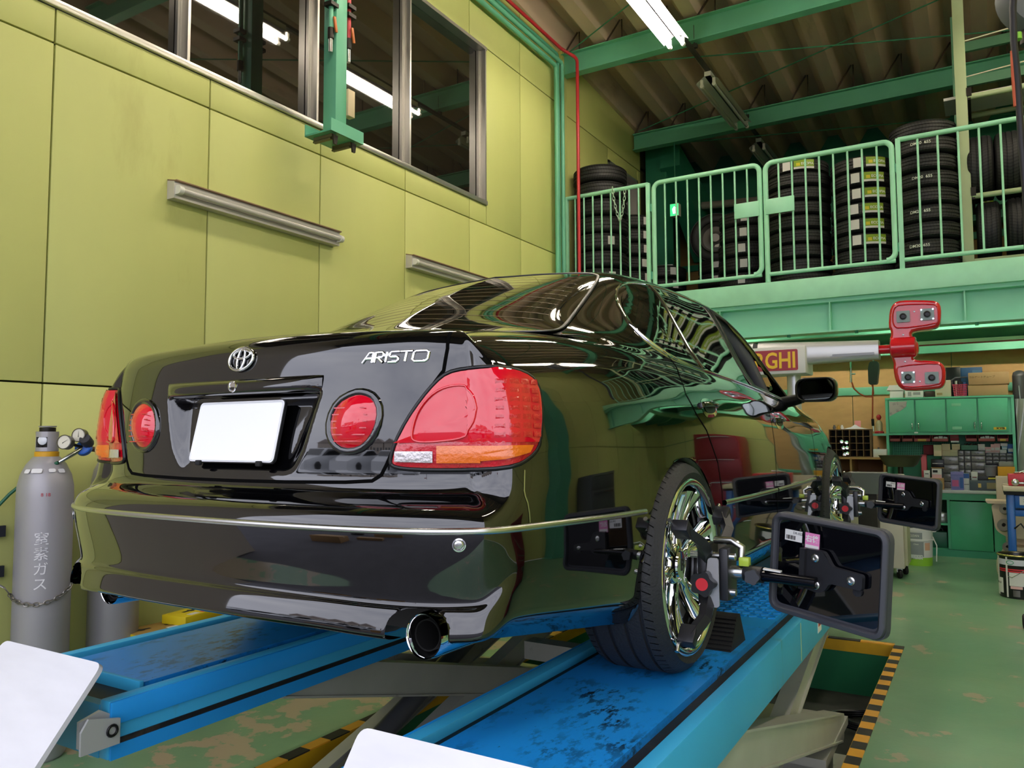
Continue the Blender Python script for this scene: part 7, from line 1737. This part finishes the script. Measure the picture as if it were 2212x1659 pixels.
# small clutter behind front wheel
t = thing('parts_stand', 'grey parts washer bin behind the front wheel', 'bin', at(1855,1070,Y=8.2))
p, q = at(1838,1048,Y=8.3), at(1882,1024,Y=8.3); b = MB(); b.prism([(0,0),(.26,0),(.30,.20),(-.04,.20)], (p[0],8.3,p[2]-.08), (1,0,0), (0,0,1), (0,.3,0)); b.build('basin', mat('basin_grey', '#5c605f', rough=.45), t, 0)
b = MB(); b.b2((p[0]+.05,8.35,0),(p[0]+.22,8.55,p[2]-.08)); b.build('stand', M_drk, t, 0)
t = thing('gas_bottle', 'small teal bottle with yellow cap behind the front wheel', 'bottle', (at(1864,1120,Y=8.4)[0],8.4,0))
x = at(1864,1120,Y=8.4)[0]; zt_ = at(1864,1118,Y=8.4)[2]; b = MB(); b.lathe([(0,0),(.03,0),(.032,.01),(.032,zt_-.02),(.02,zt_),(0,zt_)], 16, o=(x,8.4,0)); b.build('bottle_body', mat('bottle_teal', '#1f6f78', rough=.35), t, 45)
b = MB(); b.lathe([(.024,zt_-.005),(.026,zt_+.05),(.015,zt_+.07),(0,zt_+.07)], 16, o=(x,8.4,0)); b.build('bottle_cap', mat('cap_yellow', '#dba81c', rough=.4), t, 45)
# ------------------------------------------------------------------ gas cylinders by the left wall
M_cyl = mat('cylinder_grey', '#a3a0a4', rough=.42, metal=.25, var=.05, vscale=3, dirt='#8a5f45', dscale=7, damt=.54, stretch=(1,1,.45))
M_sten = mat('stencil_white', '#dedcde', rough=.6)
def gas_cyl(x, y, h, lab, chars, a_txt):
    t = thing('gas_cylinder', lab, 'gas cylinder', (x, y, 0)); r = .116; hs = h-.13
    b = MB(); b.lathe([(0,.004),(r-.012,.0),(r,.015),(r,hs-.12),(r*.985,hs-.07),(r*.90,hs-.02),(r*.70,hs+.03),(.055,hs+.062),(.042,hs+.068),(0,hs+.068)], 40, o=(x,y,0)); b.build('shell', M_cyl, t, 50)
    b = MB(); b.lathe([(.046,hs+.060),(.050,hs+.062),(.050,hs+.085),(.044,hs+.088),(0,hs+.088)], 30, o=(x,y,0)); b.build('yellow_collar', mat('collar_yellow', '#d8a021', rough=.5, dirt='#7a4a18', dscale=20, damt=.6), t, 40)
    R = r+.0012
    zt = at(90,1166,X=-3.61)[2]
    b = MB()
    for i, ch_ in enumerate(chars):
        V, F = text_geo(ch_, .062, .0005, bold=0.)
        b.add([(x+(R+v[2])*math.cos(math.radians(a_txt)+v[0]/R), y+(R+v[2])*math.sin(math.radians(a_txt)+v[0]/R), zt-i*.066+v[1]) for v in V], F)
    b.build('stencil', M_sten, t, 0)
    return t, hs
cA = (-3.705, 2.02); hA = at(95,955,X=-3.705)[2]
t, hs = gas_cyl(*cA, hA, 'grey gas cylinder with a yellow collar at the left, in front of its twin', ['窒','素','ガ','ス'], -33)
b = MB(); x, y = cA; n = 30   # valve guard with window openings
R_ = .047; z0, z1 = hs+.088, hs+.178
segs = [(-95,-28,'w'),(-28,60,'s'),(60,130,'w'),(130,265,'s')]
P0 = []
for a0, a1, k in segs:
    aa = np.radians(np.linspace(a0, a1, 9))
    zs = ((z0, z0+.018),(z1-.025, z1)) if k == 'w' else ((z0, z1),)
    for za, zb in zs: b.grid(np.array([[(x+R_*math.cos(a), y+R_*math.sin(a), za) for a in aa],[(x+R_*math.cos(a), y+R_*math.sin(a), zb) for a in aa]]))
    for za, zb in zs: b.grid(np.array([[(x+(R_-.006)*math.cos(a), y+(R_-.006)*math.sin(a), za) for a in aa],[(x+(R_-.006)*math.cos(a), y+(R_-.006)*math.sin(a), zb) for a in aa]]), True)
b.lathe([(R_-.006,z1-.001),(R_,z1)], 30, o=(x,y,0)); b.lathe([(R_-.012,z1+.02),(R_-.010,z1+.026),(0,z1+.026)], 30, o=(x,y,0)); b.build('valve_guard', M_cyl, t, 50)
b = MB(); b.lathe([(.0,z0),(.022,z0),(.024,z1-.03),(.034,z1-.005),(.034,z1+.018),(0,z1+.02)], 20, o=(x,y,0)); b.build('valve_stem', M_drk, t, 45)
d = np.array([math.cos(math.radians(-58)), math.sin(math.radians(-58)), 0]); b = MB(); b.lathe([(0,.0),(.021,.0),(.021,.014),(.016,.018),(0,.019)], 20, o=np.array([x,y,z0+.05])+d*.026, axis=d); b.build('outlet_cap', mat('cap_white', '#e4e6ee', rough=.3), t, 45)
for i, (a, zz, w_, h_) in enumerate(((-50,hs,.045,.022),(-15,hs+.004,.028,.018),(-75,hs-.008,.028,.02),(8,hs-.006,.03,.02))):
    aa = math.radians(a); rr_ = .100; b = MB(); dd = np.array([math.cos(aa), math.sin(aa), .55]); dd /= np.linalg.norm(dd); u_ = np.array([-math.sin(aa), math.cos(aa), 0]); v_ = np.cross(dd, u_)
    o_ = np.array([x+.0965*math.cos(aa), y+.0965*math.sin(aa), hs-.0])+dd*.0035 + v_*(zz-hs)*.3
    b.prism(rrect(w_, h_, .006, 3), o_, u_, v_, dd*.0008); b.build('shoulder_sticker', M_sten, t, 0)
b = MB(); aa = math.radians(-28); R = .1175; V, F = text_geo('8 18', .022, .0005); b.add([(x+(R+v[2])*math.cos(aa+v[0]/R), y+(R+v[2])*math.sin(aa+v[0]/R), hs-.105+v[1]) for v in V], F); b.build('red_number', mat('num_red', '#b8434a', rough=.6), t, 0)
cB = (-3.735, 2.385)
t2, hs2 = gas_cyl(*cB, hA+.01, 'grey gas cylinder half hidden behind the car bumper', ['窒','素','ガ','ス'], -76)
# regulator on the second cylinder
t = thing('gas_regulator', 'blue gas regulator with two round gauges beside the tail lamp', 'gas regulator', at(180,965,X=-3.6))
c = at(180,967,X=-3.60)
b = MB(); b.lathe([(0,-.025),(.03,-.025),(.036,-.015),(.036,.005),(.028,.012),(0,.012)], 24, o=c, axis=(.55,-.75,.45)); b.build('body', mat('reg_blue', '#1f5fc0', rough=.35), t, 45)
ax = np.array([.55,-.75,.45]); ax /= np.linalg.norm(ax)
kc = at(187,953,X=-3.575); b = MB(); b.lathe([(0,-.03),(.022,-.03),(.026,-.02),(.026,.02),(.023,.026),(0,.026)], 12, o=kc, axis=(.5,-.7,.5)); b.build('adjusting_knob', M_dgrey, t, 30)
for i, (px, py, r_) in enumerate(((139,955,.032),(170,940,.031))):
    g = at(px, py, X=-3.57-.02*i); fx = np.array([.45,-.85,.12]); fx /= np.linalg.norm(fx)
    b = MB(); b.lathe([(0,-.028),(r_,-.028),(r_,.0),(r_*1.04,.004),(r_*.93,.006),(r_*.93,.001)], 28, o=g, axis=fx); ga = b.build('gauge_case', mat('gauge_steel', '#6b675f', rough=.35, metal=.8), t, 45)
    b = MB(); b.lathe([(0,.002),(r_*.93,.002)], 28, o=g, axis=fx); b.build('gauge_dial', mat('dial_cream', '#ddd6c4', rough=.4), ga, 0)
    u_, v_, a_ = frame_from(fx); b = MB(); dd = (u_*math.cos(.6+i)+v_*math.sin(.6+i)); sd = np.cross(fx, dd); b.add([g+fx*.0035-dd*r_*.3-sd*.0015, g+fx*.0035-dd*r_*.3+sd*.0015, g+fx*.0035+dd*r_*.7], [(0,1,2)]); b.build('gauge_needle', M_ink, ga, 0)
    b = MB(); b.tube([g-fx*.02, c], .007, 8); b.build('gauge_stem', M_drk, ga, 60)
b = MB(); b.tube([c, at(150,985,X=-3.60), at(128,998,X=-3.62)], [.012,.010,.008], 10); b.build('outlet_barrel', M_satin, t, 60)
b = MB(); b.tube([c, at(205,971,X=-3.62), at(225,972,X=-3.66)], .013, 6); b.build('inlet_nut', mat('brass_dark', '#6b4a34', rough=.4, metal=.7), t, 30)
b = MB(); b.tube([at(225,972,X=-3.66), (cB[0]+.02,cB[1]-.02,hs2+.12), (cB[0],cB[1],hs2+.09)], .010, 8); b.build('inlet_pipe', M_drk, t, 60)
b = MB(); b.tube([at(126,999,X=-3.62), at(100,1010,X=-3.66), at(60,1035,X=-3.78), at(20,1068,X=-3.82), at(-30,1120,X=-3.83), at(-60,1250,X=-3.83)], .008, 8); b.build('green_hose', mat('hose_green', '#1f5c40', rough=.4), t, 60)
# chain around the cylinders
ch = thing('cylinder_chain', 'steel chain slung around the front gas cylinder', 'chain', (cA[0]+.1, cA[1]-.1, .72))
P = [at(12,1254,X=-3.72)]
P = [np.array([-3.79,1.84,.80]), np.array([-3.75,1.88,.765])]
for s in np.linspace(0, 1, 17):
    a = math.radians(-108+150*s); P.append(np.array([cA[0]+.126*math.cos(a), cA[1]+.126*math.sin(a), .735-.055*math.sin(math.pi*s)*1.0+.03*s]))
P += [np.array([-3.70,2.20,.85]), np.array([-3.68,2.27,.90]), np.array([-3.72,2.30,.92])]
for i in range(len(P)-1):
    d = P[i+1]-P[i]; L = np.linalg.norm(d); d /= L
    k = max(1, int(round(L/.028)))
    for q_ in range(k):
        c = P[i]+d*L*(q_+.5)/k; out = np.array([c[0]-cA[0], c[1]-cA[1], 0]); out /= np.linalg.norm(out)+1e-9; s = np.cross(d, out) if (i+q_) % 2 else out
        b = MB(); b.tube([c + d*L/k*.66*math.cos(tt_) + s*.0085*math.sin(tt_) for tt_ in np.linspace(0, 2*math.pi, 10, endpoint=False)], .0028, 5, True); b.build('link', mat('chain_steel', '#8a8680', rough=.4, metal=.8), ch, 60)
# dark stand at the left edge
t = thing('cylinder_stand', 'dark steel stand at the left edge holding the cylinder chain', 'stand', (-3.80,1.78,0))
b = MB(); b.b2((-3.85,1.735,0),(-3.80,1.80,1.06)); b.build('upright', mat('stand_dark', '#33353c', rough=.45, metal=.4), t, 0)
for z in (.83,1.01):
    b = MB(); b.b2((-3.85,1.80,z-.03),(-3.835,1.92,z+.02)); b.build('arm', MATS['stand_dark'], t, 0)
b = MB(); b.b2((-3.86,2.50,.74),(-3.84,2.6,.78)); b.build('wall_hook', MATS['stand_dark'], t, 0)
# yellow cartons on the floor behind the lift
M_yel = mat('carton_yellow', '#dcc31d', rough=.5)
z_ = 0.30
for i, (px, py, w_, d_, h_, rz, lab) in enumerate(((352,1347,.50,.20,.30,.35,'long yellow carton lying by the wall behind the left runway'),(388,1338,.26,.16,.045,.30,'flat yellow carton with black print on top of the long yellow one'))):
    c = at(px+28, py, X=-3.62); t = thing('yellow_carton', lab, 'box', (c[0],c[1],0))
    R_ = rotm(rz=math.pi/2-.06 if i == 0 else math.pi/2+.15)
    zc = c[2]-h_/2 if i == 0 else c[2]
    if i == 0: hh = c[2]; b = MB(); b.box((c[0],c[1],hh/2+.0), (w_,d_,hh), R_, ch=.003); b.build('carton_body', mat('carton_brown', '#9a7a3c', rough=.7), t, 30); b = MB(); b.box((c[0],c[1],hh-.012), (w_+.003,d_+.003,.022), R_); b.build('yellow_band', M_yel, t, 0); zz = hh; 
    else:
        zz0 = zz; b = MB(); b.box((c[0],c[1],zz0+h_/2+.001), (w_,d_,h_), R_ @ rotm(rx=0), ch=.003); b.build('carton_body', M_yel, t, 30); zz = zz0+h_
    u_ = R_[:, 0]; v_ = R_[:, 1]
    n_ = 3 if i == 0 else 1
    for k in range(n_):
        o_ = np.array([c[0],c[1],zz+.0016]) + u_*((k-1)*.18 if i == 0 else 0)
        b = MB(); b.prism([(-.05,-.012),(-.012,-.012),(-.012,-.022),(.012,-.022),(.012,-.012),(.05,-.012),(.05,.008),(.014,.008),(.0,.02),(-.014,.008),(-.05,.008)], o_+v_*.02, u_, v_, (0,0,.0006)); b.build('hand_hole', M_ink, t, 0)
    b = MB(); b.prism([(-.08,-.07),(-.02,-.07),(-.02,-.035),(-.08,-.035)], np.array([c[0],c[1],zz+.0012]), u_, v_, (0,0,.0006)); b.build('print_block', M_white, t, 0)
    b = MB(); b.prism([(.0,-.07),(.06,-.07),(.06,-.045),(.0,-.045)], np.array([c[0],c[1],zz+.0012]), u_, v_, (0,0,.0006)); b.build('print_block', M_kred, t, 0)
# ------------------------------------------------------------------ outside and the right half of the shop (seen mirrored in the car)
M_asph = mat('asphalt', '#5c5b60', rough=.85, var=.12, vscale=3)
b = MB(); b.add([(-60,YF-70,-.02),(60,YF-70,-.02),(60,YF,-.02),(-60,YF,-.02)], [(0,1,2,3)]); tag(b.build('ground', M_asph, None, 0), 'grey asphalt forecourt mirrored in the bumper', 'ground', kind='structure')
def simple_car(x, y, rz, lab, m, roofh=1.45, L=4.4):
    t = thing('parked_car', lab, 'car', (x, y, -.02), 'cars parked outside'); t.rotation_euler = (0,0,rz)
    prof = [(-L/2,.35),(-L/2+.05,.75),(-L/2+.6,.92),(-L/2+.9,.95),(-L/2+1.5,roofh-.03),(-.2,roofh),(.5,roofh-.05),(1.15,.98),(L/2-.1,.72),(L/2,.4),(L/2-.1,.25),(-L/2+.1,.25)]
    b = MB(); rows = []
    for s, k in ((-.86,.90),(-.80,.98),(0,1.0),(.80,.98),(.86,.90)): rows.append([(s, a*k, .25+(c-.25)*(k if abs(s) > .82 else 1)) for a, c in prof])
    P = np.array(rows); P = np.concatenate([P, P[:, :1]], 1); b.grid(P); n = len(prof); b.f.append(list(range(n))); b.fm.append(0); b.f.append([4*(n+1)+i for i in range(n)]); b.fm.append(0)
    b.build('body', m, t, 40, local=True)
    for s in (-1, 1):
        b = MB(); b.prism([(-L/2+1.05,.98),(-L/2+1.6,roofh-.08),(-.2,roofh-.06),(.45,roofh-.1),(1.0,.98)], (s*.862,0,0), (0,1,0), (0,0,1), (s*.006,0,0)); b.build('side_window', M_glass, t, 0, local=True)
    b = MB(); b.add([(-.7,.62,roofh-.09),(.7,.62,roofh-.09),(.76,1.12,1.02),(-.76,1.12,1.02)], [(0,1,2,3)]); V = np.array(b.v); V[:, 2] += .012; V[:, 1] += .02; mobj('windscreen', V, b.f, M_glass, t, 0, local=True)
    for yy in (-L/2+.85, L/2-.85):
        for s in (-1, 1):
            b = MB(); b.lathe([(0,-.1),(.3,-.1),(.32,-.08),(.32,.08),(.3,.1),(.19,.1),(.17,.06),(0,.06)], 20, o=(s*.80,yy,.32), axis=(s,0,0)); b.build('wheel', M_rubber, t, 45, local=True)
    return t
M_wcar = mat('car_white', '#dfe2e6', rough=.1, coat=1.0); M_gcar = mat('car_grey', '#8a8f98', rough=.12, coat=1.0)
for i, (x, y, m, l) in enumerate(((-11.0,-11,M_wcar,'white parked car mirrored below the inner boot lamp, nearest the gate'),(-8.3,-11.4,M_wcar,'second white parked car outside the gate'),(-5.6,-11.8,M_wcar,'third white parked car outside the gate'),(-2.9,-12.2,M_gcar,'grey parked car outside the gate, right of the white ones'),(-13.8,-11,M_wcar,'white parked car outside the gate at the far left'))):
    simple_car(x, y, .2, l, m, 1.45 if i else 1.62)
t = thing('far_building', 'long pale house row with red roofs far beyond the forecourt', 'building', (-34,-62,0))
for i in range(5):
    x = -52+i*7
    b = MB(); b.b2((x,-66,-.02),(x+6.4,-60,4.6)); w_ = b.build('wall', mat('house_wall', '#c9bcae', rough=.8), t, 0)
    b = MB(); b.prism([(-.3,4.6),(6.7,4.6),(3.2,6.2)], (x,-66.3,0), (1,0,0), (0,0,1), (0,6.6,0)); b.build('roof', mat('house_roof', '#a89a90', rough=.8), t, 0)
    for k in range(3):
        b = MB(); b.b2((x+.8+k*1.9,-59.99,1.2),(x+1.9+k*1.9,-59.96,2.6)); b.build('window', M_glass, t, 0)
# street pole with sign
t = thing('street_pole', 'utility pole with a red sign beyond the forecourt', 'pole', (1,-45,0))
b = MB(); b.cyl((1,-45,-.02),(1,-45,8.5),.14,10); b.build('pole', mat('pole_grey', '#77736c', rough=.7), t, 50)
b = MB(); b.b2((-.4,-45.1,5.2),(.8,-44.95,6.6)); b.build('sign', mat('sign_red', '#b02a2a', rough=.5), t, 0)
# partition with stacked tyres and cartons at the left of the gateway
b = MB(); b.b2((-4.3,-.78,-.02),(-4.15,-.45,3.2)); tag(b.build('wall_partition', mat('partition_taupe', '#8f857b', rough=.7)), kind='structure')
for i in range(4):
    tyre((-3.75,-4.6,-.02+.11+i*.22), .33, .21, .21, 'black bagged tyre outside by the partition, %s' % ['lowest','second from below','third from below','topmost'][i], 'tyres by the gateway partition', (0,0,i))
for i, (x, y, w_, d_, h_) in enumerate(((-3.5,-2.2,.6,.5,.28),(-2.1,-4.2,1.2,.6,.7),(-2.6,-2.9,.9,.35,.14))):
    t = thing('forecourt_carton', 'brown carton on the ground outside the gateway, %s' % ['squarest of the three','largest of the three','flattest of the three'][i], 'box', (x,y,-.02), 'cartons outside the gateway')
    b = MB(); b.b2((x-w_/2,y-d_/2,-.02 if y < YF else 0),(x+w_/2,y+d_/2,h_), ch=.004); b.build('body', M_kraft, t, 30)
    b = MB(); b.b2((x-w_/2-.001,y-.03,h_-.1),(x+w_/2+.001,y+.03,h_+.001)); b.build('tape', M_cream, t, 0)
# right half of the shop
def cab(x, y, w, d, h, name, lab, cat, m, n, grp=None):
    t = thing(name, lab, cat, (x,y,0), grp)
    b = MB(); b.b2((x-d/2,y-w/2,.06),(x+d/2,y+w/2,h), ch=.01); b.build('body', m, t, 30)
    for i in range(n):
        z0 = .10+(h-.14)*i/n; z1 = .10+(h-.14)*(i+1)/n-.012
        b = MB(); b.b2((x-d/2-.015,y-w/2+.02,z0),(x-d/2,y+w/2-.02,z1), ch=.003); dr = b.build('drawer', m, t, 30)
        b = MB(); b.b2((x-d/2-.03,y-w/2+.08,z1-.03),(x-d/2-.015,y+w/2-.08,z1-.015)); b.build('pull', M_satin, dr, 0)
    for a in (-1, 1):
        for c_ in (-1, 1):
            b = MB(); b.lathe([(0,-.015),(.028,-.015),(.03,0),(.028,.015),(0,.015)], 14, o=(x+a*(d/2-.05),y+c_*(w/2-.06),.03), axis=(1,0,0)); b.build('castor_wheel', M_rubber, t, 45)
    return t
for args in ((1.55, 10.95, .75, .5, 1.75, 'tall_cabinet', 'tall red cabinet right of the workbench, mirrored in the rear door', 'cabinet', mat('cab_red', '#a02434', rough=.4), 4), (2.55, 10.95, .8, .5, 1.0, 'tool_chest', 'blue drawer tool chest beyond the red cabinet, mirrored in the rear door', 'tool chest', mat('chest_blue', '#2a5cb0', rough=.35), 6)):
    r_ = cab(0, 0, *args[2:]); r_.location = (args[0], args[1], 0); r_.rotation_euler = (0, 0, math.pi/2)
cab(2.9, 6.4, .9, .5, 1.3, 'tool_chest', 'grey drawer tool chest by the right wall, mirrored behind the rear wheel', 'tool chest', mat('chest_grey', '#55585c', rough=.4), 5)
cab(2.9, 3.4, .8, .5, 1.1, 'tool_chest', 'dark red drawer tool chest by the right wall near the gateway', 'tool chest', mat('chest_red', '#7a1c22', rough=.4), 6)
t = thing('green_column', 'green steel column standing against the right wall, mirrored in the car side', 'column', (3.05,5.3,0))
b = MB(); b.b2((2.88,5.18,0),(3.18,5.42,5.6)); b.build('shaft', M_greenm, t, 0)
b = MB(); b.b2((2.8,5.1,0),(3.19,5.5,.02)); b.build('foot_plate', M_greenm, t, 0)
